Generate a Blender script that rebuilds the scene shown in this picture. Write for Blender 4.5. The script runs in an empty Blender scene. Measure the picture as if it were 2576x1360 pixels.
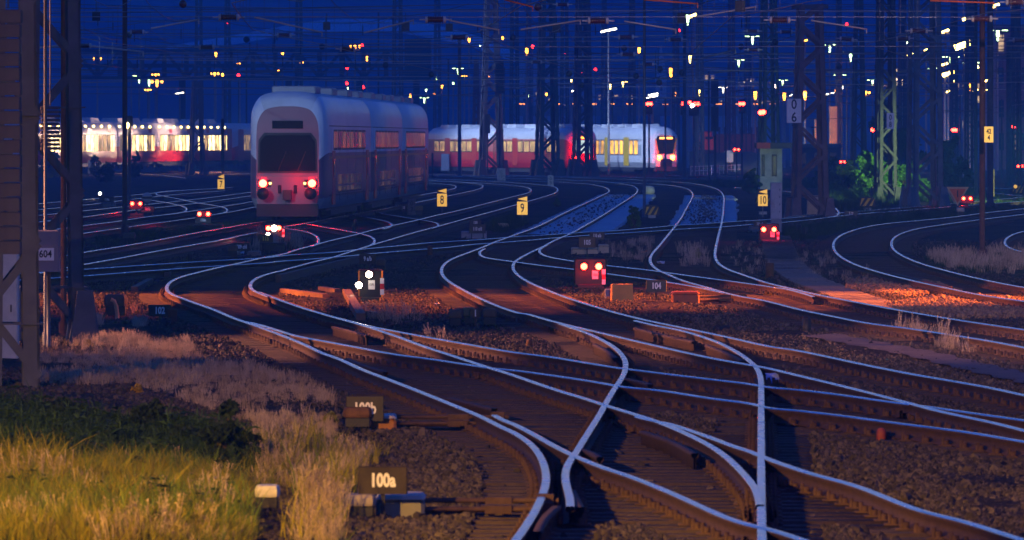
import bpy, math, random
import numpy as np
from mathutils import Vector, Matrix
random.seed(7); RNG = np.random.default_rng(7)
S = bpy.context.scene
COL = S.collection
PI = math.pi
R = math.radians
# ---------------------------------------------------------------- survey of the photograph
# measured pixels (2576 wide) become points on the ground / at a depth: camera 2.94 m above rail level
FPX, HCAM, CX, HY, GZ = 17500.0, 2.94, 1288.0, 351.0, -0.20
def gp(x, y, z=GZ):
    Y = FPX * (HCAM - z) / (y - HY)
    return Vector(((x - CX) * Y / FPX, Y, z))
def wp(x, y, Y):
    return Vector(((x - CX) * Y / FPX, Y, HCAM - (y - HY) * Y / FPX))
def px(n, Y): return n * Y / FPX
def proj(P):
    P = np.asarray(P)
    return CX + P[..., 0] * FPX / P[..., 1], HY + (HCAM - P[..., 2]) * FPX / P[..., 1]
def tr(x0, y0, w, pts):
    k = w / 2576.0
    return [((x0 + a * k) / 1.59006, (y0 + b * k) / 1.59006) for a, b in pts]

# ---------------------------------------------------------------- tagging
def tag(o, label=None, cat=None, group=None, kind=None):
    if label: o['label'] = label
    if cat: o['category'] = cat
    if group: o['group'] = group
    if kind: o['kind'] = kind
    return o
def empty(name, loc=(0, 0, 0), rz=0.0, label=None, cat=None, group=None):
    o = bpy.data.objects.new(name, None); COL.objects.link(o)
    o.empty_display_size = 0.2
    o.location = loc; o.rotation_euler = (0, 0, rz)
    return tag(o, label, cat, group)
def copy_tree(o, parent=None):
    c = o.copy(); COL.objects.link(c); c.parent = parent
    for ch in list(o.children): copy_tree(ch, c)
    return c

# ---------------------------------------------------------------- mesh builder
class MB:
    def __init__(s): s.v = []; s.f = []; s.m = []; s.mi = 0; s.sm = []; s.smooth = False
    def _add(s, vs, fs):
        b = len(s.v); s.v.extend([tuple(p) for p in vs])
        for f in fs:
            s.f.append([b + i for i in f]); s.m.append(s.mi); s.sm.append(s.smooth)
    def box(s, c, d, rz=0.0, M=None, taper=1.0):
        hx, hy, hz = d[0] / 2, d[1] / 2, d[2] / 2
        vs = [Vector((x * (taper if z > 0 else 1), y * (taper if z > 0 else 1), z)) for z in (-hz, hz) for x, y in ((-hx, -hy), (hx, -hy), (hx, hy), (-hx, hy))]
        if rz: vs = [Matrix.Rotation(rz, 3, 'Z') @ v for v in vs]
        if M: vs = [M @ v for v in vs]
        c = Vector(c)
        s._add([v + c for v in vs], [(3, 2, 1, 0), (4, 5, 6, 7), (0, 1, 5, 4), (1, 2, 6, 5), (2, 3, 7, 6), (3, 0, 4, 7)])
        return s
    def bbox(s, c, d, b=0.01, rz=0.0):
        """box with chamfered vertical and top edges"""
        hx, hy, hz = d[0] / 2, d[1] / 2, d[2] / 2
        def ring(ix, iy, z, cb):
            return [Vector(p) for p in ((-ix + cb, -iy, z), (ix - cb, -iy, z), (ix, -iy + cb, z), (ix, iy - cb, z), (ix - cb, iy, z), (-ix + cb, iy, z), (-ix, iy - cb, z), (-ix, -iy + cb, z))]
        rs = [ring(hx, hy, -hz, b), ring(hx, hy, hz - b, b), ring(hx - b, hy - b, hz, b)]
        vs = [v for r in rs for v in r]
        if rz: vs = [Matrix.Rotation(rz, 3, 'Z') @ v for v in vs]
        c = Vector(c); fs = [tuple(range(7, -1, -1)), tuple(range(16, 24))]
        for k in range(2):
            for i in range(8):
                j = (i + 1) % 8; fs.append((k * 8 + i, k * 8 + j, k * 8 + 8 + j, k * 8 + 8 + i))
        s._add([v + c for v in vs], fs); return s
    def bar(s, a, b, w, h=None, up=(0, 0, 1)):
        a = Vector(a); b = Vector(b); h = h or w; d = (b - a)
        if d.length < 1e-6: return s
        d.normalize(); u = Vector(up)
        if abs(d.dot(u)) > 0.98: u = Vector((0, 1, 0))
        x = d.cross(u).normalized(); z = x.cross(d).normalized()
        vs = []
        for p in (a, b):
            for i, j in ((-1, -1), (1, -1), (1, 1), (-1, 1)): vs.append(p + x * (i * w / 2) + z * (j * h / 2))
        s._add(vs, [(0, 1, 2, 3), (7, 6, 5, 4), (0, 4, 5, 1), (1, 5, 6, 2), (2, 6, 7, 3), (3, 7, 4, 0)]); return s
    def angle(s, a, b, w, t, ux, uy):
        """L section from a to b, flanges along ux and uy"""
        a = Vector(a); b = Vector(b); ux = Vector(ux); uy = Vector(uy)
        for p, q in ((ux, uy), (uy, ux)):
            vs = []
            for c in (a, b): vs += [c, c + p * w, c + p * w + q * t, c + q * t]
            s._add(vs, [(0, 1, 2, 3), (7, 6, 5, 4), (0, 4, 5, 1), (1, 5, 6, 2), (2, 6, 7, 3), (3, 7, 4, 0)])
        return s
    def tube(s, pts, r, n=8, cap=True):
        pts = [Vector(p) for p in pts]; rs = r if isinstance(r, (list, tuple)) else [r] * len(pts)
        b = len(s.v); sm = s.smooth; rings = []
        for i, p in enumerate(pts):
            d = (pts[min(i + 1, len(pts) - 1)] - pts[max(i - 1, 0)])
            d = d.normalized() if d.length > 1e-9 else Vector((0, 0, 1))
            u = Vector((0, 0, 1)) if abs(d.z) < 0.95 else Vector((0, 1, 0))
            x = d.cross(u).normalized(); z = x.cross(d)
            rings.append([p + (x * math.cos(2 * PI * k / n) + z * math.sin(2 * PI * k / n)) * rs[i] for k in range(n)])
        vs = [v for r_ in rings for v in r_]; fs = []
        for i in range(len(pts) - 1):
            for k in range(n):
                j = (k + 1) % n; fs.append((i * n + k, i * n + j, i * n + n + j, i * n + n + k))
        s.smooth = True; s._add(vs, fs); s.smooth = False
        if cap: 
            b2 = len(pts) * n - n
            s.v.extend([]); base = len(s.v) - len(vs)
            s.f.append([base + k for k in range(n)]); s.m.append(s.mi); s.sm.append(False)
            s.f.append([base + b2 + k for k in range(n - 1, -1, -1)]); s.m.append(s.mi); s.sm.append(False)
        s.smooth = sm; return s
    def cyl(s, a, b, r, n=12): return s.tube([a, b], r, n)
    def lathe(s, c, prof, n=14, axis='Z'):
        c = Vector(c); vs = []
        for r, h in prof:
            for k in range(n):
                q = (r * math.cos(2 * PI * k / n), r * math.sin(2 * PI * k / n), h)
                if axis == 'Y': q = (q[0], q[2], q[1])
                if axis == 'X': q = (q[2], q[0], q[1])
                vs.append(c + Vector(q))
        fs = []
        for i in range(len(prof) - 1):
            for k in range(n):
                j = (k + 1) % n; fs.append((i * n + k, i * n + j, i * n + n + j, i * n + n + k))
        fs.append(tuple(range(n - 1, -1, -1))); fs.append(tuple((len(prof) - 1) * n + k for k in range(n)))
        sm = s.smooth; s.smooth = True; s._add(vs, fs); s.smooth = sm; return s
    def prism(s, poly, depth, M=None, y=0.0):
        """polygon in x,z extruded along y"""
        n = len(poly); vs = [Vector((p[0], y - depth / 2, p[1])) for p in poly] + [Vector((p[0], y + depth / 2, p[1])) for p in poly]
        if M: vs = [M @ v for v in vs]
        fs = [tuple(range(n)), tuple(range(2 * n - 1, n - 1, -1))]
        for i in range(n):
            j = (i + 1) % n; fs.append((j, i, n + i, n + j))
        s._add(vs, fs); return s
    def loft(s, rings, closed=True, cap=True):
        n = len(rings[0]); vs = [p for r in rings for p in r]; fs = []
        for i in range(len(rings) - 1):
            for k in range(n if closed else n - 1):
                j = (k + 1) % n; fs.append((i * n + k, i * n + j, i * n + n + j, i * n + n + k))
        if cap: fs.append(tuple(range(n - 1, -1, -1))); fs.append(tuple((len(rings) - 1) * n + k for k in range(n)))
        s._add(vs, fs); return s
    def build(s, name, mats, parent=None, loc=None, rz=None):
        me = bpy.data.meshes.new(name); me.from_pydata(s.v, [], s.f); 
        if not isinstance(mats, (list, tuple)): mats = [mats]
        for m in mats: me.materials.append(m)
        if len(s.f):
            me.polygons.foreach_set('material_index', np.array(s.m, dtype=np.int32))
            me.polygons.foreach_set('use_smooth', np.array(s.sm, dtype=bool))
        me.update()
        o = bpy.data.objects.new(name, me); COL.objects.link(o)
        if parent: o.parent = parent
        if loc is not None: o.location = loc
        if rz is not None: o.rotation_euler = (0, 0, rz)
        return o
def npmesh(name, V, F, mats, parent=None, mi=None, smooth=False):
    """V (n,3), F (m,k) arrays"""
    me = bpy.data.meshes.new(name); V = np.asarray(V, np.float32); F = np.asarray(F, np.int32)
    me.vertices.add(len(V)); me.vertices.foreach_set('co', V.ravel())
    k = F.shape[1]; me.loops.add(F.size); me.loops.foreach_set('vertex_index', F.ravel())
    me.polygons.add(len(F)); me.polygons.foreach_set('loop_start', np.arange(0, F.size, k, dtype=np.int32))
    try: me.polygons.foreach_set('loop_total', np.full(len(F), k, dtype=np.int32))
    except Exception: pass
    for m in (mats if isinstance(mats, (list, tuple)) else [mats]): me.materials.append(m)
    if mi is not None: me.polygons.foreach_set('material_index', np.asarray(mi, np.int32))
    if smooth: me.polygons.foreach_set('use_smooth', np.ones(len(F), bool))
    me.update(calc_edges=True); me.validate()
    o = bpy.data.objects.new(name, me); COL.objects.link(o)
    if parent: o.parent = parent
    return o
def text(body, size, mat, parent, loc, sx=0.8, rz=0.0, name='lettering', align='CENTER', ext=0.002, bold=0.0):
    c = bpy.data.curves.new(name, 'FONT'); c.body = body; c.size = size; c.align_x = align; c.align_y = 'CENTER'
    c.extrude = ext; c.offset = bold; c.space_line = 0.95; c.resolution_u = 3
    c.materials.append(mat)
    q = bpy.data.objects.new(name, c); me = bpy.data.meshes.new_from_object(q); bpy.data.objects.remove(q)
    o = bpy.data.objects.new(name, me); COL.objects.link(o)
    o.parent = parent; o.location = loc; o.rotation_euler = (PI / 2, 0, rz); o.scale = (sx, 1, 1)
    return o

# ---------------------------------------------------------------- materials
MATS = {}
def mat(name, col, rough=0.7, metal=0.0, var=0.25, scale=6.0, bump=0.0, bscale=40.0, spec=0.3, col2=None, coat=0.0):
    if name in MATS: return MATS[name]
    m = bpy.data.materials.new(name); m.use_nodes = True; nt = m.node_tree; b = nt.nodes['Principled BSDF']
    b.inputs['Roughness'].default_value = rough; b.inputs['Metallic'].default_value = metal
    b.inputs['Specular IOR Level'].default_value = spec
    if coat: b.inputs['Coat Weight'].default_value = coat
    c2 = col2 or tuple(c * (1 - var) for c in col)
    tc = nt.nodes.new('ShaderNodeTexCoord'); no = nt.nodes.new('ShaderNodeTexNoise')
    no.inputs['Scale'].default_value = scale; no.inputs['Detail'].default_value = 5; no.inputs['Roughness'].default_value = 0.65
    nt.links.new(tc.outputs['Object'], no.inputs['Vector'])
    ra = nt.nodes.new('ShaderNodeValToRGB'); ra.color_ramp.elements[0].position = 0.35; ra.color_ramp.elements[1].position = 0.68
    ra.color_ramp.elements[0].color = (*c2, 1); ra.color_ramp.elements[1].color = (*col, 1)
    nt.links.new(no.outputs['Fac'], ra.inputs['Fac']); nt.links.new(ra.outputs['Color'], b.inputs['Base Color'])
    if bump:
        n2 = nt.nodes.new('ShaderNodeTexNoise'); n2.inputs['Scale'].default_value = bscale; n2.inputs['Detail'].default_value = 4
        nt.links.new(tc.outputs['Object'], n2.inputs['Vector'])
        bp = nt.nodes.new('ShaderNodeBump'); bp.inputs['Strength'].default_value = bump; bp.inputs['Distance'].default_value = 0.02
        nt.links.new(n2.outputs['Fac'], bp.inputs['Height']); nt.links.new(bp.outputs['Normal'], b.inputs['Normal'])
    MATS[name] = m; return m
def emit(name, col, strength, base=(0.5, 0.5, 0.5)):
    if name in MATS: return MATS[name]
    m = bpy.data.materials.new(name); m.use_nodes = True; b = m.node_tree.nodes['Principled BSDF']
    b.inputs['Base Color'].default_value = (*base, 1); b.inputs['Emission Color'].default_value = (*col, 1)
    b.inputs['Emission Strength'].default_value = strength
    MATS[name] = m; return m
def glassy(name, col, rough=0.08):
    m = mat(name, col, rough, 0.0, 0.1, 2.0, spec=0.6); return m

steel = mat('galvanised_steel', (0.16, 0.17, 0.19), 0.55, 0.6, 0.35, 3.0)
mast_mat = mat('mast_paint', (0.07, 0.075, 0.09), 0.6, 0.2, 0.4, 2.5)
mast_green = mat('mast_paint_greenish', (0.07, 0.11, 0.09), 0.6, 0.2, 0.4, 2.5)
mast_far = mat('far_mast_paint', (0.04, 0.045, 0.055), 0.7, 0.0, 0.3, 1.0)
rust = mat('rusty_steel', (0.16, 0.075, 0.035), 0.8, 0.1, 0.5, 9.0, 0.3)
rustpole = mat('rusty_pole_paint', (0.14, 0.06, 0.04), 0.75, 0.0, 0.4, 5.0)
railside = mat('rail_rust', (0.10, 0.055, 0.04), 0.75, 0.15, 0.45, 8.0, 0.2)
black = mat('black_paint', (0.012, 0.012, 0.014), 0.5, 0, 0.2, 10)
dark = mat('dark_housing', (0.03, 0.028, 0.028), 0.55, 0, 0.3, 10)
white = mat('white_paint', (0.75, 0.75, 0.74), 0.5, 0, 0.15, 5)
offwhite = mat('off_white_paint', (0.55, 0.54, 0.5), 0.55, 0, 0.25, 4)
greybox = mat('grey_cabinet_paint', (0.42, 0.42, 0.45), 0.55, 0, 0.2, 4)
beige = mat('beige_plastic', (0.5, 0.44, 0.34), 0.55, 0, 0.2, 6)
concrete = mat('concrete', (0.38, 0.37, 0.35), 0.85, 0, 0.35, 5, 0.4, 60)
timber = mat('old_timber', (0.07, 0.046, 0.036), 0.8, 0, 0.45, 12, 0.5, 40)
yellow = mat('sign_yellow', (0.75, 0.48, 0.03), 0.5, 0, 0.12, 5)
orange = mat('sign_orange', (0.62, 0.12, 0.015), 0.55, 0, 0.2, 5)
red = mat('red_paint', (0.5, 0.02, 0.02), 0.5, 0, 0.2, 5)
rubber = mat('cable_rubber', (0.02, 0.02, 0.02), 0.7, 0, 0.2, 8)
porcelain = mat('brown_porcelain', (0.10, 0.03, 0.018), 0.25, 0, 0.2, 8, spec=0.6)
cream = mat('cream_cap', (0.62, 0.58, 0.48), 0.5, 0, 0.2, 8)
wiremat = mat('copper_wire', (0.13, 0.13, 0.14), 0.5, 0.5, 0.2, 1)
wiremat_lit = mat('lit_wire', (0.35, 0.36, 0.36), 0.4, 0.7, 0.2, 1)  # lighter copy of the wire metal, its lit look put into the colour

# polished running surface of a rail
def railtop():
    m = bpy.data.materials.new('polished_rail_head'); m.use_nodes = True; nt = m.node_tree; b = nt.nodes['Principled BSDF']
    b.inputs['Metallic'].default_value = 1.0
    tc = nt.nodes.new('ShaderNodeTexCoord'); no = nt.nodes.new('ShaderNodeTexNoise'); no.inputs['Scale'].default_value = 1.3; no.inputs['Detail'].default_value = 6
    nt.links.new(tc.outputs['Object'], no.inputs['Vector'])
    mr = nt.nodes.new('ShaderNodeMapRange'); mr.inputs['To Min'].default_value = 0.14; mr.inputs['To Max'].default_value = 0.36
    nt.links.new(no.outputs['Fac'], mr.inputs['Value']); nt.links.new(mr.outputs['Result'], b.inputs['Roughness'])
    ra = nt.nodes.new('ShaderNodeValToRGB'); ra.color_ramp.elements[0].color = (0.42, 0.33, 0.30, 1); ra.color_ramp.elements[1].color = (0.82, 0.72, 0.66, 1)
    ra.color_ramp.elements[0].position = 0.3; ra.color_ramp.elements[1].position = 0.6
    nt.links.new(no.outputs['Fac'], ra.inputs['Fac']); nt.links.new(ra.outputs['Color'], b.inputs['Base Color'])
    MATS['polished_rail_head'] = m; return m
polished = railtop()

LIGHT_COLS = dict(red=(1.0, 0.010, 0.004), orange=(1.0, 0.30, 0.012), green=(0.62, 1.0, 0.42), yellow=(1.0, 0.62, 0.13), white=(1.0, 0.86, 0.62), blue=(0.5, 0.75, 1.0))
def lampmat(c, s): return emit('lamp_%s_%d' % (c, s), LIGHT_COLS[c], s)
# ================================================================ rails
def K1(p): return tr(340, 800, 800, p)
def K2(p): return tr(1000, 780, 800, p)
def K3(p): return tr(1600, 660, 800, p)
def K4(p): return tr(2200, 660, 800, p)
def K5(p): return tr(1640, 900, 800, p)
def K6(p): return tr(2400, 1000, 800, p)
def K7(p): return tr(2900, 700, 1196, p)
def K8(p): return tr(340, 620, 800, p)
def Q(r, c, p): return tr(1024 * c, 540 * r, 1024, p)
A1 = K3([(0, 172), (300, 182), (600, 189), (800, 196), (1000, 208), (1080, 236)][:0]) + \
     K3([(-200, 196), (300, 205), (700, 218), (1100, 238), (1370, 258), (1560, 276), (1670, 295), (1715, 315), (1715, 335), (1670, 355), (1580, 380), (1350, 435), (1000, 525), (644, 612)]) + \
     K2([(2400, 262), (2190, 315), (1870, 385), (1560, 455), (1430, 492), (1200, 548), (1000, 595), (770, 660), (620, 697)]) + \
     K1([(2576, 690), (2330, 733), (2150, 772), (1950, 820), (1800, 850), (1600, 895), (1400, 945), (1230, 990), (1120, 1035), (1055, 1085), (1030, 1130), (1050, 1175), (1110, 1210), (1220, 1250), (1350, 1300)]) + \
     Q(2, 0, [(2150, 395), (2350, 480)]) + Q(2, 1, [(0, 558), (250, 650), (500, 752), (660, 830), (840, 892), (1050, 990), (1300, 1085), (1600, 1200), (2000, 1360)]) + \
     Q(3, 1, [(2250, 105), (2500, 230)]) + Q(3, 2, [(0, 262), (170, 370), (270, 480), (325, 600), (345, 720), (325, 840), (255, 1010), (130, 1220), (20, 1370), (-120, 1560), (-220, 1700)])
A2 = K3([(-200, 165), (0, 172), (400, 184), (800, 195), (1200, 213), (1600, 240), (1850, 260), (1960, 272), (2040, 292), (2072, 315), (2040, 345), (1900, 395), (1700, 455), (1500, 512), (1150, 610), (850, 690), (650, 745), (450, 800), (250, 850)]) + \
     K2([(2000, 515), (1800, 575), (1640, 622), (1540, 650), (1380, 702), (1200, 757), (1060, 803), (870, 845), (640, 907), (420, 965)]) + \
     K1([(2576, 900), (2400, 937), (2250, 985), (2150, 1035), (2112, 1080), (2108, 1110), (2150, 1155), (2250, 1200), (2400, 1255)]) + \
     Q(2, 1, [(0, 208), (250, 302), (450, 372), (790, 472), (1000, 530), (1150, 575), (1450, 675), (1650, 750), (2000, 865), (2330, 972)]) + \
     Q(2, 2, [(0, 1048), (250, 1135), (500, 1217), (750, 1292), (920, 1348)]) + \
     Q(3, 2, [(1050, 30), (1200, 75), (1450, 155), (1650, 235), (1850, 325), (2050, 435), (2200, 550), (2330, 680), (2430, 800), (2478, 900), (2496, 1000)])
P10L = K3([(600, 196), (1000, 200), (1400, 204), (1800, 210), (2080, 220)]) + \
       K4([(300, 231), (450, 241), (610, 262), (700, 282), (770, 305), (800, 328), (760, 352), (680, 385), (560, 445), (400, 515), (250, 587), (100, 655)]) + \
       K3([(1932, 712), (1700, 817), (1500, 888), (1400, 925), (1260, 972), (1180, 1002), (1080, 1050), (980, 1085), (850, 1135), (700, 1190), (600, 1240), (545, 1290)]) + \
       K5([(390, 540), (383, 585), (410, 640), (480, 705), (560, 758), (750, 862), (950, 958), (1200, 1060), (1450, 1135)]) + \
       Q(2, 2, [(130, 430), (302, 477), (520, 545), (780, 635), (950, 718), (1070, 800), (1140, 890), (1150, 960), (1115, 1060), (1045, 1160), (975, 1270)]) + \
       Q(3, 2, [(905, 40), (845, 140), (765, 265), (690, 385), (630, 480), (570, 560), (540, 640), (535, 720), (550, 800), (575, 880), (590, 950), (585, 1010)])
P10R = K3([(460, 146), (900, 153), (1370, 168), (1932, 185)]) + \
       K4([(200, 192), (400, 200), (700, 217), (900, 238), (1060, 265), (1135, 290), (1162, 315), (1140, 348), (1080, 390), (950, 472), (800, 568), (650, 662), (500, 748), (360, 828), (250, 885), (130, 935), (0, 993)]) + \
       K3([(1850, 1045), (1760, 1082), (1600, 1160), (1490, 1225)]) + \
       K5([(1325, 470), (1308, 520), (1330, 580), (1420, 662), (1560, 742), (1750, 822), (1950, 902), (2200, 985), (2400, 1045)]) + \
       Q(2, 2, [(986, 405), (1300, 485), (1600, 548), (1900, 608), (2200, 672), (2576, 755)]) + \
       Q(2, 3, [(300, 800), (650, 872), (1050, 957), (1450, 1035), (1800, 1095), (2200, 1165), (2576, 1245), (2900, 1310)])
F1 = Q(2, 2, [(1240, 500), (1430, 545), (1700, 597), (1900, 655), (2100, 728), (2300, 835), (2430, 935), (2485, 1000), (2505, 1080), (2508, 1200), (2508, 1360)]) + \
     Q(3, 2, [(2508, 400), (2508, 800), (2512, 1200), (2520, 1500), (2525, 1750)])
P11L = K4([(700, 224), (960, 230), (1220, 241), (1450, 255), (1640, 275), (1760, 303), (1835, 332), (1862, 365), (1845, 410), (1785, 500), (1725, 620), (1655, 735), (1600, 802), (1530, 890), (1450, 985), (1380, 1072), (1310, 1140)]) + \
       K6([(632, 90), (628, 130), (645, 175), (700, 228), (770, 268), (860, 303), (1000, 367), (1150, 417), (1400, 483), (1600, 545), (1800, 592), (2050, 634), (2300, 692)]) + \
       Q(2, 3, [(322, 395), (600, 452), (1000, 530), (1400, 582), (1800, 642), (2200, 705), (2576, 775), (2900, 840)])
P11R = K4([(300, 162), (720, 177), (960, 183), (1220, 199), (1500, 213), (1750, 230), (1950, 256), (2120, 297), (2210, 335), (2245, 380), (2245, 450), (2232, 560), (2222, 680), (2214, 750), (2192, 815), (2170, 900), (2150, 1000), (2130, 1085)]) + \
       K6([(1468, 80), (1490, 135), (1550, 192), (1650, 247), (1800, 300), (1950, 352), (2100, 403), (2300, 455)]) + \
       Q(2, 3, [(322, 203), (500, 245), (900, 322), (1200, 378), (1600, 448), (2000, 512), (2576, 595), (2900, 640)])
B1 = Q(2, 0, [(2420, 505)]) + Q(2, 1, [(20, 540), (200, 595), (400, 655), (700, 712), (1000, 768), (1400, 842), (1800, 895), (2150, 948), (2400, 985)]) + \
     Q(2, 2, [(0, 1000), (330, 1042), (800, 1112), (1130, 1168), (1500, 1205), (2000, 1282), (2420, 1338)]) + Q(3, 3, [(0, 18), (350, 52), (700, 92), (1300, 172), (2000, 262), (2576, 357), (2900, 410)])
B2 = Q(2, 1, [(800, 470), (1000, 522), (1140, 558), (1400, 608), (1800, 682), (2200, 752), (2576, 817)]) + \
     Q(2, 2, [(400, 868), (750, 925), (1110, 982), (1300, 1005), (1600, 1042), (2000, 1090), (2400, 1138)]) + \
     Q(2, 3, [(0, 1168), (400, 1205), (800, 1255), (1200, 1312)]) + Q(3, 3, [(1600, 5), (2000, 62), (2576, 142), (2900, 190)])
G1 = Q(2, 2, [(420, 515), (520, 543), (700, 585), (1000, 655), (1500, 772), (2000, 882), (2350, 945), (2576, 985)]) + \
     Q(2, 3, [(300, 1057), (700, 1152), (1000, 1227), (1400, 1330)]) + Q(3, 3, [(1700, 52), (2300, 182), (2576, 252), (2900, 330)])
D1 = Q(3, 1, [(2400, 95), (2500, 150)]) + Q(3, 2, [(0, 175), (200, 275), (400, 388), (600, 488), (700, 532), (900, 612), (1200, 712), (1600, 872), (2000, 1052), (2200, 1135), (2400, 1195), (2576, 1235)]) + Q(3, 3, [(250, 1310), (500, 1400), (900, 1540)])
H1 = Q(3, 2, [(1260, 112), (1400, 148), (1600, 188), (1800, 253), (2000, 322), (2240, 412), (2400, 462), (2576, 535)]) + Q(3, 3, [(400, 672), (900, 812), (1500, 1042), (2000, 1172), (2576, 1352), (2900, 1450)])
X1a = K5([(960, 303), (890, 322), (858, 350), (880, 385), (960, 415), (1080, 434), (1200, 450), (1330, 468), (1500, 490), (1700, 517), (2120, 567)]) + K6([(110, 302), (400, 342), (700, 382), (860, 407), (1080, 442), (1300, 482), (1500, 525), (1620, 553)])
X1b = K5([(1760, 255), (1690, 290), (1645, 318), (1640, 338), (1680, 367), (1760, 400), (1880, 425)]) + K6([(-300, 145), (40, 190), (350, 223), (700, 262), (850, 284), (1200, 332), (1700, 397), (2300, 482)]) + Q(2, 3, [(0, 160), (200, 190), (400, 243), (465, 266)])
X2a = K1([(-900, 945), (100, 880), (640, 842), (925, 823), (1425, 791), (1850, 767), (2330, 738)]) + K2([(451, 773), (1070, 733), (1400, 697), (1800, 660), (2350, 608)]) + \
      K3([(760, 974), (1200, 945), (1500, 918), (1800, 903), (2140, 879), (2400, 862)]) + K4([(700, 851), (920, 836), (1180, 814), (1450, 790), (1600, 775), (1900, 760), (2215, 737), (2576, 712)]) + K7([(150, 396), (395, 380), (640, 360), (890, 336), (1050, 320), (1400, 290), (1800, 262), (2060, 235), (2576, 190)])
X2b = K1([(-900, 1030), (90, 962), (600, 922), (1000, 892), (1400, 863), (1900, 831), (2330, 803)]) + K2([(350, 851), (700, 826), (1000, 802), (1400, 766), (1600, 746), (2000, 712), (2576, 666)]) + \
      K3([(900, 1022), (1180, 1001), (1400, 986), (1700, 961), (2050, 928)]) + K4([(420, 906), (690, 886), (1000, 868), (1400, 843), (1700, 822), (1950, 806), (2180, 797), (2400, 778), (2576, 764)]) + K7([(150, 428), (400, 413), (640, 392), (980, 352), (1200, 330), (1530, 305), (1900, 275), (2576, 225)])
X3a = K2([(740, 370), (1060, 425), (1250, 458), (1430, 493), (1560, 527), (1635, 575), (1622, 612), (1540, 647), (1430, 685)])
X3b = K2([(1110, 215), (1280, 256), (1400, 272), (1600, 306), (1760, 342), (1845, 372), (1862, 392), (1825, 412), (1700, 440)])
X3c = K2([(1610, 215), (1700, 240), (1830, 263), (2000, 290), (2190, 319), (2380, 352), (2455, 380), (2440, 402), (2330, 432)])
X3d = K2([(300, 395), (470, 430), (700, 466), (830, 507), (905, 555), (912, 595), (860, 640), (770, 668)])
P8L = K3([(-200, 222), (50, 226), (350, 236), (550, 246), (680, 258), (745, 272), (752, 288), (700, 308), (480, 350), (200, 400), (-130, 460)]) + K2([(1357, 150), (1200, 188), (1000, 222), (720, 268), (400, 312), (75, 356)]) + K1([(1880, 345), (1400, 427), (1000, 502), (740, 549), (400, 606), (80, 656), (-600, 775)])
P8R = K3([(-200, 186), (0, 188), (300, 198), (600, 213), (850, 228), (1000, 243), (1080, 255), (1100, 270), (1060, 295), (900, 340), (620, 397), (200, 484)]) + K2([(1932, 132), (1640, 192), (1500, 213), (1270, 257), (1000, 303), (720, 362), (470, 403), (175, 464)]) + K1([(2000, 457), (1650, 532), (1400, 572), (1000, 642), (700, 697), (470, 742), (90, 807), (-600, 940)])
P7L = K3([(-700, 215), (-300, 216), (-60, 220), (20, 235), (30, 250), (-60, 275), (-300, 320)]) + K8([(2576, 535), (1900, 642), (1500, 702), (1115, 758), (720, 806), (460, 848), (75, 896), (-600, 985)])
P7R = K3([(-700, 204), (-300, 206), (0, 214), (150, 224), (215, 240), (200, 256), (60, 290), (-200, 345)]) + K8([(2576, 592), (1960, 716), (1400, 808), (1100, 851), (740, 897), (460, 941), (80, 991), (-600, 1090)])
P6L = K8([(2200, 470), (1500, 560), (900, 625), (460, 668), (60, 710), (-600, 775)])
P6R = K8([(2300, 500), (1560, 605), (900, 680), (460, 730), (60, 785), (-600, 860)])
P5L = K8([(1900, 420), (1230, 460), (800, 500), (460, 535), (60, 570), (-600, 630)])
P5R = K8([(1800, 460), (1230, 505), (800, 550), (460, 590), (60, 640), (-600, 705)])
XL1 = K8([(700, 560), (930, 595), (1150, 633), (1320, 683), (1338, 712), (1250, 742), (1000, 775)])
XL2 = K8([(960, 520), (1230, 570), (1420, 612), (1700, 655), (1850, 695), (1855, 725), (1700, 760)])
XL3 = K8([(1400, 450), (1000, 470), (900, 490), (885, 505), (960, 522)])
P13L = K7([(2900, 240), (2576, 288), (2225, 327), (2000, 357), (1700, 388), (1400, 416), (1200, 448), (1050, 493), (970, 530), (928, 580), (928, 622), (970, 682), (1100, 758), (1300, 825), (1600, 902), (1900, 967), (2200, 1028), (2576, 1083), (2900, 1130)])
P13R = K7([(2900, 290), (2576, 336), (2200, 382), (1900, 422), (1650, 462), (1500, 508), (1432, 552), (1422, 590), (1450, 640), (1550, 702), (1700, 762), (1900, 818), (2100, 868), (2350, 922), (2576, 963), (2900, 1010)])
P14L = K7([(2900, 420), (2576, 482), (2470, 512), (2405, 555), (2396, 585), (2440, 622), (2576, 660), (2900, 730)])
P15a = K7([(80, 108), (350, 124), (540, 142), (700, 172), (880, 248), (955, 285), (1002, 322), (990, 345), (900, 358)])
P15b = K7([(900, 330), (700, 345), (540, 360)])
P16a = K7([(2080, 106), (2370, 118), (2900, 130)]); P16b = K7([(2320, 156), (2576, 184), (2900, 200)])
P17a = K7([(2430, 36), (2900, 40)]); P17b = K7([(2430, 52), (2900, 57)])
P18a = K4([(-700, 128), (-200, 140), (340, 150), (1000, 160), (1480, 170), (2300, 178), (2900, 190)])
P18b = K4([(1480, 135), (2000, 140), (2600, 150)])
P19a = K3([(-900, 120), (-300, 126), (460, 131), (1250, 143), (1900, 156), (2300, 163)])
P20a = tr(340, 620, 800, [(100, 200), (460, 205), (1000, 212), (1500, 212), (2576, 205)]); P20b = tr(340, 620, 800, [(250, 235), (700, 245), (1100, 275), (1300, 300)])

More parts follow.
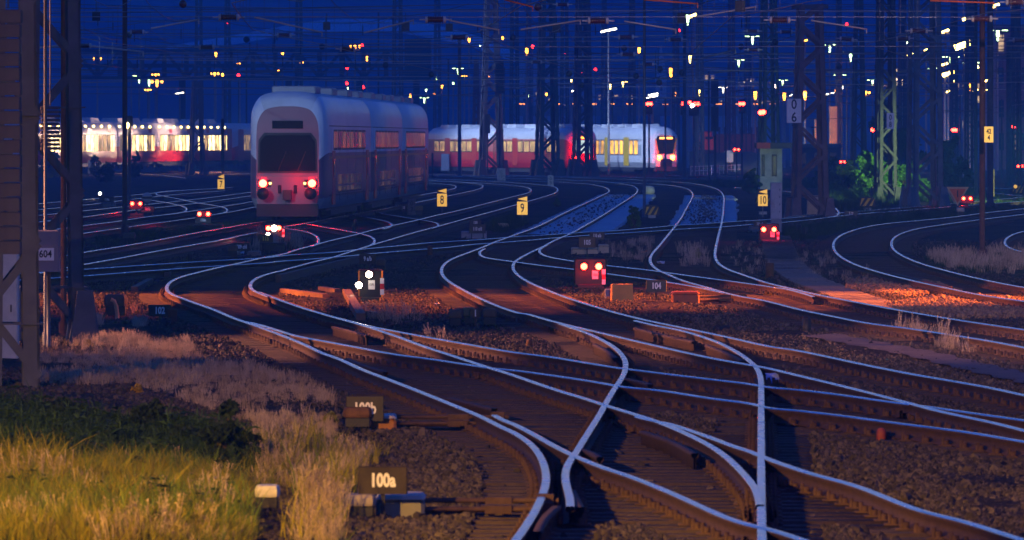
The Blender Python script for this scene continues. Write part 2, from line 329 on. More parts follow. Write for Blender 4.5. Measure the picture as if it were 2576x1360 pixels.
def catmull(P, step):
    P = [np.array(p, float) for p in P]; P = [2 * P[0] - P[1]] + P + [2 * P[-1] - P[-2]]
    out = []
    for i in range(1, len(P) - 2):
        a, b, c, d = P[i - 1:i + 3]; L = np.linalg.norm(c - b); n = max(2, int(L / step))
        # centripetal spline, no overshoot on uneven points
        t0 = 0.0; t1 = t0 + max(1e-6, np.linalg.norm(b - a)) ** 0.5; t2 = t1 + max(1e-6, L) ** 0.5; t3 = t2 + max(1e-6, np.linalg.norm(d - c)) ** 0.5
        for k in range(n):
            t = t1 + (t2 - t1) * k / n
            A_ = (t1 - t) / (t1 - t0) * a + (t - t0) / (t1 - t0) * b; B_ = (t2 - t) / (t2 - t1) * b + (t - t1) / (t2 - t1) * c; C_ = (t3 - t) / (t3 - t2) * c + (t - t2) / (t3 - t2) * d
            D_ = (t2 - t) / (t2 - t0) * A_ + (t - t0) / (t2 - t0) * B_; E_ = (t3 - t) / (t3 - t1) * B_ + (t - t1) / (t3 - t1) * C_
            out.append((t2 - t) / (t2 - t1) * D_ + (t - t1) / (t2 - t1) * E_)
    out.append(P[-2]); return np.array(out)
def smooth_line(L, n):
    """even out the tracing jitter"""
    for _ in range(n):
        M = L.copy(); M[1:-1] = 0.25 * L[:-2] + 0.5 * L[1:-1] + 0.25 * L[2:]; L = M
    return L
def rail_line(pts, z=0.0):
    c = smooth_line(catmull(pts, 3.0), 24)
    c[:, 1] = np.maximum(c[:, 1], HY + 55)
    Y = FPX * (HCAM - z) / (c[:, 1] - HY); X = (c[:, 0] - CX) * Y / FPX
    return np.stack([X, Y, np.full_like(X, z)], 1)
PROF = [(-.036, -.012), (-.030, -.002), (-.020, 0), (.020, 0), (.030, -.002), (.036, -.012), (.036, -.038), (.010, -.052), (.009, -.135), (.062, -.150), (.062, -.168), (-.062, -.168), (-.062, -.150), (-.009, -.135), (-.010, -.052), (-.036, -.038)]
RAILNO = [0]
def rail_mesh(name, line, parent, prof=PROF, dz=None):
    RAILNO[0] += 1
    if dz is None: dz = -0.0017 * (RAILNO[0] % 9)
    L = np.asarray(line); d = np.gradient(L[:, :2], axis=0); d /= np.maximum(1e-9, np.linalg.norm(d, axis=1))[:, None]
    nrm = np.stack([d[:, 1], -d[:, 0]], 1); n = len(prof); m = len(L)
    V = np.zeros((m, n, 3))
    for k, (a, b) in enumerate(prof):
        V[:, k, :2] = L[:, :2] + nrm * a; V[:, k, 2] = L[:, 2] + b + dz
    F = []; MI = []
    i = np.arange(m - 1)
    for k in range(n):
        j = (k + 1) % n
        F.append(np.stack([i * n + k, i * n + n + k, i * n + n + j, i * n + j], 1)); MI.append(np.full(m - 1, 0 if k in (0, 1, 2, 3, 4) and prof is PROF else 1))
    o = npmesh(name, V.reshape(-1, 3), np.concatenate(F), [polished, railside], parent, np.concatenate(MI))
    # end faces
    bmv = o.data
    return o
TRACKS = []   # (list of pairs of near lines used for the sleepers)
LINES = {}
def track(label, rails, pairs=()):
    L = [rail_line(p) for p in rails]
    t = empty('railway_track', label=label, cat='railway track', group='tracks crossing the yard')
    for l in L: rail_mesh('rail', l, t)
    for a, b in pairs: TRACKS.append((L[a], L[b]))
    return L
LA = track('sweeping track that loops far out left, then runs to the bottom of the picture', [A1, A2, D1], [(0, 1)])
LB = track('diagonal crossover of two rails branching right from the left loop', [B1, B2], [(0, 1)])
LP10 = track('centre S-curve coming off the pale slab, closing in a frog near the bottom', [P10L, P10R], [(0, 1)])
LF = track('switch track bending straight down beside the blue litter', [F1, G1, H1])
LP11 = track('S-curve right of centre beside yellow sign 10, running off lower right', [P11L, P11R], [(0, 1)])
LX1 = track('short crossover with a bright blue switch rail behind board 104', [X1a, X1b], [(0, 1)])
LX2 = track('long flat track crossing everything left to right behind signal 109', [X2a, X2b], [(0, 1)])
LX3 = track('double slip of hooked rails around the two small posts', [X3a, X3b, X3c, X3d])
LP8 = track('dark track carrying the big pale double deck train', [P8L, P8R], [(0, 1)])
LP7 = track('track behind the pale double deck train, past the paired red signal lights', [P7L, P7R], [(0, 1)])
LP6 = track('dim track under the far left signals, second from the fence', [P6L, P6R], [(0, 1)])
LP5 = track('dim track nearest the fence on the far left', [P5L, P5R], [(0, 1)])
track('faint hooked crossover rails among the far left tracks', [XL1, XL2, XL3])
LP13 = track('wide C-shaped curve on the right in front of the lattice masts', [P13L, P13R], [(0, 1)])
LP14 = track('curved rail at the right edge behind the rusty pole', [P14L])
track('hooked siding rail curling behind the beige concrete box', [P15a, P15b])
track('siding at the far right behind the paired red lights', [P16a, P16b])
track('distant straight siding at the right edge by the yellow post', [P17a, P17b])
track('far track in front of the yellow and white train', [P18a, P18b])
track('far track in front of the red and white commuter train', [P19a])
track('far left track along the low fence', [P20a, P20b])
# check rails and wing rails: short pieces beside the running rails
CHK = [(-.034, -.004), (.034, -.004), (.034, -.04), (.012, -.055), (.012, -.165), (-.012, -.165), (-.012, -.055), (-.034, -.04)]
chk_src = [Q(2, 1, [(915, 885), (1050, 945), (1180, 985), (1305, 1022)]), Q(2, 1, [(1945, 1280), (2150, 1330), (2400, 1390)]) , Q(3, 2, [(255, 1262), (330, 1120), (455, 1005)]), Q(2, 2, [(1240, 575), (1500, 640), (1835, 712)]),
           Q(2, 2, [(1960, 745), (2150, 820), (2320, 905)]), Q(2, 2, [(830, 735), (960, 800), (1040, 875)]), Q(3, 2, [(600, 840), (640, 920), (690, 1010)]), Q(3, 2, [(1310, 245), (1600, 340), (1840, 470)]), Q(2, 2, [(1130, 1085), (1300, 1120), (1395, 1150)]), Q(3, 2, [(710, 440), (800, 470), (885, 520)]),
           Q(2, 1, [(780, 565), (950, 605), (1120, 655)]), K7([(1440, 840), (1700, 905), (1950, 965)])]
for i, c in enumerate(chk_src):
    w = ['left loop, first', 'left loop, near its lower bend', 'lowest bend at the bottom edge', 'centre curve, inner side', 'switch bend by the blue litter', 'centre curve before the frog', 'frog tip at the bottom', 'closing curve above the bottom edge', 'middle crossing', 'frog block', 'left loop above the twin lamp reflections', 'right C-shaped curve'][i]
    l = rail_line(c, -0.012); o = rail_mesh('check_rail', l, None, CHK)
    o.data.materials[0] = railside
    tag(o, 'short rusty check rail at the ' + w, 'check rail', 'check rails beside the running rails')

# ================================================================ sleepers with their clips, one bed
def spans_at(Yk):
    out = []; xs = []
    for a, b in TRACKS:
        for A_, B_ in ((a, b),):
            xa = crossings(A_, Yk); xb = crossings(B_, Yk)
            for p in xa:
                c = [q for q in xb if 0.9 < abs(q - p) < 2.6]
                for q in c: out.append((min(p, q) - 0.55, max(p, q) + 0.55))
    for l in ALLRAILS: xs += crossings(l, Yk)
    # long timbers under switches: join rails that have no partner
    out += [(x - 0.5, x + 0.5) for x in xs]
    out.sort(); mg = []
    for s_, e_ in out:
        if mg and s_ < mg[-1][1] + 0.12: mg[-1][1] = max(mg[-1][1], e_)
        else: mg.append([s_, e_])
    return mg, xs
def crossings(L, Yk):
    y = L[:, 1]; i = np.where((y[:-1] - Yk) * (y[1:] - Yk) < 0)[0]
    return [float(L[k, 0] + (L[k + 1, 0] - L[k, 0]) * (Yk - y[k]) / (y[k + 1] - y[k])) for k in i]
ALLRAILS = LA + LB + LP10 + LF + LP11 + LX1 + LP13 + LP14
PITCH = 0.63; SPANS = {}
tm = MB(); 
def sleeper_bed(k0, k1, name):
    V = []; F = []; MI = []
    def bx(cx, cy, cz, dx, dy, dz, m, jit=0.0):
        b = len(V)
        for z in (-dz / 2, dz / 2):
            for x, y in ((-dx / 2, -dy / 2), (dx / 2, -dy / 2), (dx / 2, dy / 2), (-dx / 2, dy / 2)): V.append((cx + x, cy + y + jit * x, cz + z))
        for f in ((4, 5, 6, 7), (0, 1, 5, 4), (1, 2, 6, 5), (2, 3, 7, 6), (3, 0, 4, 7)): F.append([b + q for q in f]); MI.append(m)
    for k in range(k0, k1):
        Yk = k * PITCH; mg, xs = spans_at(Yk); SPANS[k] = mg
        lim = 1400 * Yk / FPX
        for s_, e_ in mg:
            if e_ < -lim or s_ > lim: continue
            bx((s_ + e_) / 2, Yk + RNG.normal(0, .012), -0.245 + RNG.normal(0, .004), e_ - s_, 0.25, 0.15, 0, RNG.normal(0, .004))
        if Yk < 190:
            for x in xs:
                if abs(x) > lim: continue
                bx(x, Yk, -0.163, .34, .16, .012, 1)
                for sg in (-1, 1):
                    bx(x + sg * .085, Yk, -0.135, .05, .09, .05, 1); bx(x + sg * .12, Yk, -0.125, .035, .035, .085, 1)
    o = npmesh(name, V, F, [timber, railside], None, MI)
    tag(o, kind='structure'); return o
# ================================================================ camera
cam = bpy.data.cameras.new('camera'); co = bpy.data.objects.new('camera', cam); COL.objects.link(co)
co.location = (0, 0, HCAM); co.rotation_euler = (PI / 2, 0, 0)
cam.sensor_width = 36.0; cam.lens = 36.0 * FPX / 2576.0; cam.shift_y = -(680 - HY) / 2576.0
cam.clip_start = 1.0; cam.clip_end = 9000
cam.dof.use_dof = True; cam.dof.focus_distance = 165.0; cam.dof.aperture_fstop = 9.0; cam.dof.aperture_blades = 7
S.camera = co
S.view_settings.view_transform = 'Standard'; S.view_settings.look = 'None'; S.view_settings.exposure = 2.4; S.view_settings.gamma = 1.0
S.cycles.use_denoising = True
try: S.cycles.denoiser = 'OPENIMAGEDENOISE'; S.cycles.denoising_input_passes = 'RGB_ALBEDO_NORMAL'
except Exception: pass
S.cycles.max_bounces = 6; S.cycles.diffuse_bounces = 2; S.cycles.glossy_bounces = 3; S.cycles.transmission_bounces = 2; S.cycles.volume_bounces = 0
S.cycles.sample_clamp_indirect = 3.0; S.cycles.caustics_reflective = False; S.cycles.caustics_refractive = False
S.cycles.use_light_tree = True

# ================================================================ dusk sky
w = bpy.data.worlds.new('World'); S.world = w; w.use_nodes = True; nt = w.node_tree; bg = nt.nodes['Background']
sk = nt.nodes.new('ShaderNodeTexSky'); sk.sky_type = 'NISHITA'; sk.sun_disc = False
SUN_EL, SUN_AZ = R(2.5), R(150)
sk.sun_elevation = SUN_EL; sk.sun_rotation = SUN_AZ; sk.air_density = 1.0; sk.dust_density = 0.6; sk.ozone_density = 4.0
tint = nt.nodes.new('ShaderNodeMix'); tint.data_type = 'RGBA'; tint.blend_type = 'MULTIPLY'; tint.inputs[0].default_value = 1.0
tcw = nt.nodes.new('ShaderNodeTexCoord'); sx = nt.nodes.new('ShaderNodeSeparateXYZ'); nt.links.new(tcw.outputs['Generated'], sx.inputs[0])
def sky_ramp(stops):
    r_ = nt.nodes.new('ShaderNodeValToRGB'); el = r_.color_ramp.elements; el[0].position, el[0].color = stops[0][0], (*stops[0][1], 1); el[1].position, el[1].color = stops[-1][0], (*stops[-1][1], 1)
    for q, c in stops[1:-1]: e_ = el.new(q); e_.color = (*c, 1)
    nt.links.new(sx.outputs['Z'], r_.inputs['Fac']); return r_
base_r = sky_ramp([(0.0, (.15, .36, 1.1)), (.38, (.09, .31, 1.0))])
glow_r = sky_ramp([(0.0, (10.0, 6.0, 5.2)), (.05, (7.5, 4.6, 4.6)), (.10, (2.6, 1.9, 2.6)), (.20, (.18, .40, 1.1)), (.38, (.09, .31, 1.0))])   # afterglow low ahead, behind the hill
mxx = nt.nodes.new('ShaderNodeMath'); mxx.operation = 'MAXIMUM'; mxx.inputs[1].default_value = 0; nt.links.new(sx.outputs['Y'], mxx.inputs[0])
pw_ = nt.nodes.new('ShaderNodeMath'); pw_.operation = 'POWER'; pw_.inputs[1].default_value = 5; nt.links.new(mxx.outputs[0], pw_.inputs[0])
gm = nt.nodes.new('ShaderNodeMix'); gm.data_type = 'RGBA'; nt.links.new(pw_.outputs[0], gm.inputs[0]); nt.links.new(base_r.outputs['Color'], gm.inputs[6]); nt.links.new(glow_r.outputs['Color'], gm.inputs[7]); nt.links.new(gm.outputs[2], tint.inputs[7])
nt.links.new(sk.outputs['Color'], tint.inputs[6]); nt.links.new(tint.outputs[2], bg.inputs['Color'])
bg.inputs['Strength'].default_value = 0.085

# ================================================================ ground
def axis(dense0, dense1, step, far0, far1):
    a = [far0]; v = far0
    lo = list(np.arange(dense0, dense1, step))
    up = []; q = dense1; st = step
    while q < far1: up.append(q); st *= 1.25; q += st
    dn = []; q = dense0; st = step
    while q > far0: st *= 1.25; q -= st; dn.append(q)
    return np.array(sorted(dn) + lo + up)
gx = axis(-26, 26, 0.5, -830, 830); gy = axis(44, 330, 0.6, -50, 2580)
XX, YY = np.meshgrid(gx, gy)
def wav(x, y): return 0.030 * np.sin(x * 1.3 + 0.7 * np.sin(y * 0.21)) * np.sin(y * 0.37 + 1.1) + 0.02 * np.sin(x * 3.1 + y * 0.9) + 0.012 * np.sin(x * 0.5 - y * 1.7)
def inpoly(x, y, poly):
    r = np.zeros(np.shape(x), bool); n = len(poly); j = n - 1
    for i in range(n):
        xi, yi = poly[i]; xj, yj = poly[j]
        r ^= ((yi > y) != (yj > y)) & (x < (xj - xi) * (y - yi) / ((yj - yi) or 1e-9) + xi); j = i
    return r
ALLR_PTS = np.concatenate([l[::3, :2] for l in ALLRAILS + LX2 + LX3 + LP8 + LP7 if True])
ALLR_PTS = ALLR_PTS[(ALLR_PTS[:, 1] < 330) & (ALLR_PTS[:, 1] > 40)]
NB = 0.8
cells = {}
for p in ALLR_PTS: cells[(int(p[0] // NB), int(p[1] // NB))] = 1
def near_rail(x, y, r=0):
    k = np.zeros(np.shape(x), bool); ix = np.floor(np.asarray(x) / NB).astype(int); iy = np.floor(np.asarray(y) / NB).astype(int)
    it = np.nditer([ix, iy], flags=['multi_index'])
    for a, b in it:
        a = int(a); b = int(b)
        k[it.multi_index] = any((a + i, b + j) in cells for i in range(-r, r + 1) for j in range(-r, r + 1))
    return k
fade = np.clip((420 - YY) / 120, 0, 1) * np.clip((60 - np.abs(XX)) / 20, 0, 1)
ZZ = GZ + wav(XX, YY) * fade * 0.7
# ballast heaps up between the tracks, lies low under the rails
m = (YY > 40) & (YY < 330) & (np.abs(XX) < 40)
nr = np.zeros(XX.shape, bool); nr[m] = near_rail(XX[m], YY[m], 1)
ZZ[nr] = np.minimum(ZZ[nr], GZ - 0.005)
ZZ[m & ~nr & (YY < 190)] += 0.04; ZZ[m & ~nr & (YY >= 190)] -= 0.03
# the bank carrying the left grass
bank = np.clip((-2.2 - XX - (YY - 60) * 0.05) / 2.5, 0, 1) * np.clip((110 - YY) / 25, 0, 1)
ZZ = ZZ + bank * 0.10
ny, nx = XX.shape
idx = np.arange(ny * nx).reshape(ny, nx)
F = np.stack([idx[:-1, :-1], idx[:-1, 1:], idx[1:, 1:], idx[1:, :-1]], -1).reshape(-1, 4)
def ground_mat():
    m = bpy.data.materials.new('ballast_ground'); m.use_nodes = True; nt = m.node_tree; b = nt.nodes['Principled BSDF']
    tc = nt.nodes.new('ShaderNodeTexCoord')
    vo = nt.nodes.new('ShaderNodeTexVoronoi'); vo.inputs['Scale'].default_value = 14.0
    nt.links.new(tc.outputs['Object'], vo.inputs['Vector'])
    ra = nt.nodes.new('ShaderNodeValToRGB'); e = ra.color_ramp.elements; e[0].color = (0.018, 0.014, 0.013, 1); e[1].color = (0.06, 0.046, 0.040, 1); e[0].position = 0.1; e[1].position = 0.9
    sep = nt.nodes.new('ShaderNodeSeparateColor'); nt.links.new(vo.outputs['Color'], sep.inputs['Color']); nt.links.new(sep.outputs[0], ra.inputs['Fac'])
    no = nt.nodes.new('ShaderNodeTexNoise'); no.inputs['Scale'].default_value = 0.22; no.inputs['Detail'].default_value = 6; nt.links.new(tc.outputs['Object'], no.inputs['Vector'])
    r2 = nt.nodes.new('ShaderNodeValToRGB'); r2.color_ramp.elements[0].position = 0.4; r2.color_ramp.elements[1].position = 0.62; r2.color_ramp.elements[0].color = (0.55, 0.5, 0.5, 1); r2.color_ramp.elements[1].color = (1.25, 1.1, 1.0, 1)
    nt.links.new(no.outputs['Fac'], r2.inputs['Fac'])
    mx = nt.nodes.new('ShaderNodeMix'); mx.data_type = 'RGBA'; mx.blend_type = 'MULTIPLY'; mx.inputs[0].default_value = 1
    nt.links.new(ra.outputs['Color'], mx.inputs[6]); nt.links.new(r2.outputs['Color'], mx.inputs[7]); nt.links.new(mx.outputs[2], b.inputs['Base Color'])
    bp = nt.nodes.new('ShaderNodeBump'); bp.inputs['Strength'].default_value = 0.9; bp.inputs['Distance'].default_value = 0.035
    nt.links.new(vo.outputs['Distance'], bp.inputs['Height']); nt.links.new(bp.outputs['Normal'], b.inputs['Normal'])
    b.inputs['Roughness'].default_value = 0.95; b.inputs['Specular IOR Level'].default_value = 0.1
    return m
gmat = ground_mat()
tag(npmesh('ground', np.stack([XX, YY, ZZ], -1).reshape(-1, 3), F, gmat, None, None, True), kind='structure')
def ground_z(x, y):
    bk = np.clip((-2.2 - x - (y - 60) * 0.05) / 2.5, 0, 1) * np.clip((110 - y) / 25, 0, 1)
    return GZ + 0.03 + bk * 0.10

for nm, k0, k1 in (('sleepers', 72, 420),): sleeper_bed(k0, k1, nm)

# ---------------------------------------------------------------- scattered stuff by points
def hidden(o):
    for c in list(o.users_collection): c.objects.unlink(o)
    return o
def instancer(name, pts, rot, scl, src, label_kind='stuff'):
    """points carry rotation and scale; the stuff is instanced on them"""
    pts = np.asarray(pts, np.float32); n = len(pts)
    me = bpy.data.meshes.new(name); me.vertices.add(n); me.vertices.foreach_set('co', pts.ravel())
    a = me.attributes.new('rot', 'FLOAT_VECTOR', 'POINT'); a.data.foreach_set('vector', np.asarray(rot, np.float32).ravel())
    a = me.attributes.new('scl', 'FLOAT_VECTOR', 'POINT'); a.data.foreach_set('vector', np.asarray(scl, np.float32).ravel())
    a = me.attributes.new('pick', 'INT', 'POINT'); a.data.foreach_set('value', RNG.integers(0, len(src), n).astype(np.int32))
    o = bpy.data.objects.new(name, me); COL.objects.link(o)
    g = bpy.data.node_groups.new(name, 'GeometryNodeTree')
    g.interface.new_socket('Geometry', in_out='INPUT', socket_type='NodeSocketGeometry'); g.interface.new_socket('Geometry', in_out='OUTPUT', socket_type='NodeSocketGeometry')
    N = g.nodes; gi = N.new('NodeGroupInput'); go = N.new('NodeGroupOutput')
    m2p = N.new('GeometryNodeMeshToPoints'); g.links.new(gi.outputs[0], m2p.inputs[0])
    join = N.new('GeometryNodeJoinGeometry')
    def attr(nm, t):
        x = N.new('GeometryNodeInputNamedAttribute'); x.data_type = t; x.inputs['Name'].default_value = nm; return x.outputs['Attribute']
    for k, so in enumerate(src):
        oi = N.new('GeometryNodeObjectInfo'); oi.inputs['Object'].default_value = so; oi.transform_space = 'ORIGINAL'
        ip = N.new('GeometryNodeInstanceOnPoints'); cp = N.new('FunctionNodeCompare'); cp.data_type = 'INT'; cp.operation = 'EQUAL'
        g.links.new(attr('pick', 'INT'), cp.inputs[2]); cp.inputs[3].default_value = k
        g.links.new(m2p.outputs[0], ip.inputs['Points']); g.links.new(cp.outputs[0], ip.inputs['Selection'])
        g.links.new(oi.outputs['Geometry'], ip.inputs['Instance'])
        e2r = N.new('FunctionNodeEulerToRotation'); g.links.new(attr('rot', 'FLOAT_VECTOR'), e2r.inputs[0]); g.links.new(e2r.outputs[0], ip.inputs['Rotation'])
        g.links.new(attr('scl', 'FLOAT_VECTOR'), ip.inputs['Scale']); g.links.new(ip.outputs[0], join.inputs[0])
    g.links.new(join.outputs[0], go.inputs[0])
    md = o.modifiers.new('scatter', 'NODES'); md.node_group = g
    tag(o, kind=label_kind); return o
stone_mats = [mat('ballast_stone_a', (0.072, 0.054, 0.046), 0.85, 0, 0.35, 20), mat('ballast_stone_b', (0.045, 0.035, 0.031), 0.9, 0, 0.4, 20), mat('ballast_stone_c', (0.11, 0.085, 0.072), 0.85, 0, 0.3, 20)]
def rock(i):
    r = random.Random(100 + i); mb = MB(); t = (1 + 5 ** .5) / 2
    vs = [(-1, t, 0), (1, t, 0), (-1, -t, 0), (1, -t, 0), (0, -1, t), (0, 1, t), (0, -1, -t), (0, 1, -t), (t, 0, -1), (t, 0, 1), (-t, 0, -1), (-t, 0, 1)]
    fs = [(0, 11, 5), (0, 5, 1), (0, 1, 7), (0, 7, 10), (0, 10, 11), (1, 5, 9), (5, 11, 4), (11, 10, 2), (10, 7, 6), (7, 1, 8), (3, 9, 4), (3, 4, 2), (3, 2, 6), (3, 6, 8), (3, 8, 9), (4, 9, 5), (2, 4, 11), (6, 2, 10), (8, 6, 7), (9, 8, 1)]
    vs = [Vector(v) / 1.9 * r.uniform(0.62, 1.15) for v in vs]; vs = [Vector((v.x, v.y * .85, v.z * .7)) for v in vs]
    mb._add(vs, fs); return hidden(mb.build('stone_source', stone_mats[i % 3]))
rocks = [rock(i) for i in range(6)]
def scatter_ground(n, y0, y1, bias=1.6, xlim=1330):
    """random ground points, denser towards the camera"""
    u = RNG.random(n); Y = (y0 ** (1 - bias) + u * (y1 ** (1 - bias) - y0 ** (1 - bias))) ** (1 / (1 - bias))
    X = (RNG.random(n) * 2 - 1) * xlim * Y / FPX
    return X, Y
GRASS_YELLOW = [(-60, 1235), (60, 1230), (220, 1225), (330, 1200), (430, 1190), (540, 1215), (620, 1270), (655, 1340), (700, 1420), (-60, 1420)]
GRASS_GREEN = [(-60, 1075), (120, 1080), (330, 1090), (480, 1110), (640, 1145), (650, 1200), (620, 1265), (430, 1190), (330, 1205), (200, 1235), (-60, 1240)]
GRASS_DRY = [(236, 800), (330, 785), (425, 808), (470, 860), (500, 905), (620, 930), (780, 970), (880, 1050), (1000, 1115), (985, 1150), (640, 1140), (640, 1075), (330, 985), (100, 1000), (90, 880), (200, 870)]
GRASS_MIX = [(860, 1130), (1000, 1120), (905, 1200), (870, 1260), (860, 1400), (640, 1400), (640, 1150)]
X, Y = scatter_ground(420000, 48, 215, 2.2)
gxp, gyp = proj(np.stack([X, Y, np.full_like(X, GZ)], -1))
keep = ~(inpoly(gxp, gyp, GRASS_YELLOW) | inpoly(gxp, gyp, GRASS_GREEN))
keep &= ~(inpoly(gxp, gyp, GRASS_DRY) & (RNG.random(len(X)) < .8))
k = np.round(Y / PITCH).astype(int)
for kk in np.unique(k):
    sel = np.where(k == kk)[0]; near = np.abs(Y[sel] - kk * PITCH) < 0.15
    bad = np.zeros(len(sel), bool)
    for s_, e_ in SPANS.get(int(kk), []): bad |= (X[sel] > s_ - .03) & (X[sel] < e_ + .03)
    keep[sel] &= ~(bad & near & (RNG.random(len(sel)) < .995))
# keep stones off the rails
rp = np.concatenate([l[:, :2] for l in ALLRAILS]); order = np.argsort(rp[:, 1]); rp = rp[order]
def rail_dist_ok(X, Y, r):
    ok = np.ones(len(X), bool)
    for l in ALLRAILS + LX2 + LX3 + LP8 + LP7:
        a = l[:-1, :2]; b = l[1:, :2]
        yo = np.argsort(l[:, 1]);  ys = l[yo, 1]
        # rails that run mostly away from the camera: compare by depth
        i = np.clip(np.searchsorted(ys, Y), 1, len(ys) - 1)
        d = np.abs(X - l[yo[i], 0]); ok &= ~((d < r) & (np.abs(ys[i] - Y) < 1.2))
    return ok
keep &= rail_dist_ok(X, Y, 0.085)
X, Y = X[keep], Y[keep]; n = len(X)
sc = RNG.lognormal(math.log(.0175), .42, n)
intrk = np.zeros(n, bool); kk_ = np.round(Y / PITCH).astype(int)
for q in np.unique(kk_):
    sel = np.where(kk_ == q)[0]
    for s_, e_ in SPANS.get(int(q), []): intrk[sel] |= (X[sel] > s_) & (X[sel] < e_)
instancer('ballast_stones', np.stack([X, Y, np.where(intrk, GZ - .035, ground_z(X, Y) - .01) + RNG.random(n) * .02 + sc * .2], -1), RNG.random((n, 3)) * 6.28, sc[:, None] * (0.8 + .4 * RNG.random((n, 3))), rocks)

# coarse stones heaped on the right, coloured paler to strengthen the orange lamp pool
hx = []
for poly, n_ in (([(2130, 712), (2330, 716), (2420, 742), (2270, 752), (2130, 735)], 5200), ([(2225, 775), (2420, 748), (2600, 772), (2600, 806), (2400, 808), (2260, 796)], 6500)):
    W_ = [gp(*q) for q in poly]; x = RNG.uniform(min(q.x for q in W_), max(q.x for q in W_), n_ * 3); y = RNG.uniform(min(q.y for q in W_), max(q.y for q in W_), n_ * 3)
    ok = inpoly(x, y, [(q.x, q.y) for q in W_]) & rail_dist_ok(x, y, .3); hx.append(np.stack([x[ok][:n_], y[ok][:n_], GZ + .03 + RNG.random(min(n_, ok.sum())) * .07], -1))
hx = np.concatenate(hx); n = len(hx); sc = RNG.lognormal(math.log(.034), .35, n)
pale_src = []
for i in range(4):
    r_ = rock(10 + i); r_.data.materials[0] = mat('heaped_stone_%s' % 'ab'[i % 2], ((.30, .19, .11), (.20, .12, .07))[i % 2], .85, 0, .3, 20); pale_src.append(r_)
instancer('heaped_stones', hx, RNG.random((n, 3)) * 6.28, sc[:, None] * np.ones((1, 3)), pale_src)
# ---------------------------------------------------------------- grass
def blade_mat(nm, c1, c2):
    m = bpy.data.materials.new(nm); m.use_nodes = True; nt = m.node_tree; b = nt.nodes['Principled BSDF']
    oi = nt.nodes.new('ShaderNodeObjectInfo'); ra = nt.nodes.new('ShaderNodeValToRGB'); ra.color_ramp.elements[0].color = (*c1, 1); ra.color_ramp.elements[1].color = (*c2, 1)
    nt.links.new(oi.outputs['Random'], ra.inputs['Fac']); nt.links.new(ra.outputs['Color'], b.inputs['Base Color'])
    b.inputs['Roughness'].default_value = 0.7; b.inputs['Specular IOR Level'].default_value = 0.2
    b.inputs['Subsurface Weight'].default_value = 0.0
    return m
g_yel = blade_mat('meadow_grass', (0.06, 0.10, 0.006), (0.32, 0.25, 0.014)); g_grn = blade_mat('lush_grass', (0.008, 0.026, 0.010), (0.025, 0.055, 0.014))  # lush grass blades coloured darker to stand for the shadow on their band
g_dry = blade_mat('dry_grass', (0.28, 0.20, 0.13), (0.52, 0.40, 0.30)); g_leaf = blade_mat('broad_leaf', (0.02, 0.05, 0.02), (0.05, 0.10, 0.02))
def tuft(i, m, nb, h, spread, wdt, lean, seed):
    r = random.Random(seed + i); mb = MB()
    for _ in range(nb):
        a = r.uniform(0, 6.28); rr = spread * r.random() ** .5; bx, by = rr * math.cos(a), rr * math.sin(a)
        hh = h * r.uniform(.45, 1.1); d = r.uniform(0, 6.28); ln = hh * r.uniform(.05, lean); w_ = wdt * r.uniform(.6, 1.3); o = r.uniform(0, 3.14)
        ox, oy = math.cos(o) * w_ / 2, math.sin(o) * w_ / 2; P = []
        for t in (0, .45, .8, 1.0):
            c = Vector((bx + math.cos(d) * ln * t * t, by + math.sin(d) * ln * t * t, hh * (t - .12 * lean * t * t))); q = (1 - t) ** .6
            P.append((c + Vector((ox * q, oy * q, 0)), c - Vector((ox * q, oy * q, 0))))
        vs = [v for p in P for v in p]; mb._add(vs, [(0, 1, 3, 2), (2, 3, 5, 4), (4, 5, 7, 6)])
    return hidden(mb.build('tuft_source', m))
def feather(i, m, seed):
    """thin stems with seed heads"""
    r = random.Random(seed + i); mb = MB()
    for _ in range(14):
        a = r.uniform(0, 6.28); rr = .12 * r.random(); b0 = Vector((rr * math.cos(a), rr * math.sin(a), 0)); d = r.uniform(0, 6.28); h = r.uniform(.16, .34)
        tip = b0 + Vector((math.cos(d) * h * .25, math.sin(d) * h * .25, h))
        mb.bar(b0, tip, .004)
        for q in range(7):
            p = b0.lerp(tip, .55 + .45 * q / 6); dd = Vector((r.uniform(-1, 1), r.uniform(-1, 1), r.uniform(.1, 1))).normalized() * .03
            s_ = Vector((r.uniform(-1, 1), r.uniform(-1, 1), 0)) * .006
            mb._add([p, p + dd + s_, p + dd - s_], [(0, 1, 2)])
    return hidden(mb.build('tuft_source', m))
T_yel = [tuft(i, g_yel, 22, .50, .20, .012, (1.1, .7, 1.3, .9)[i], 10) for i in range(4)]
T_grn = [tuft(i, g_grn, 26, .42, .15, .014, .7, 30) for i in range(4)]
g_mid = blade_mat('fresh_grass', (0.05, 0.10, 0.012), (0.13, 0.17, 0.02))
T_mid = [tuft(i, g_mid, 24, .45, .17, .015, .9, 130) for i in range(3)]
T_low = [tuft(i, g_grn, 20, .16, .12, .010, .9, 50) for i in range(3)]
T_dry = [feather(i, g_dry, 70) for i in range(4)] + [tuft(9, g_dry, 16, .22, .14, .008, 1.0, 90)]
def weed(i, m, seed):
    r = random.Random(seed + i); mb = MB()
    for _ in range(16):
        a = r.uniform(0, 6.28); L_ = r.uniform(.08, .2); c = Vector((0, 0, r.uniform(.02, .34))); d = Vector((math.cos(a), math.sin(a), r.uniform(.1, .7))); n_ = Vector((-math.sin(a), math.cos(a), 0)) * L_ * .22
        mb._add([c, c + d * L_ * .5 + n_, c + d * L_ - Vector((0, 0, L_ * .25)), c + d * L_ * .5 - n_], [(0, 1, 2, 3)])
    mb.bar((0, 0, 0), (0, 0, .36), .008)
    return hidden(mb.build('tuft_source', m))
T_weed = [weed(i, g_leaf if i < 2 else g_grn, 200) for i in range(3)]
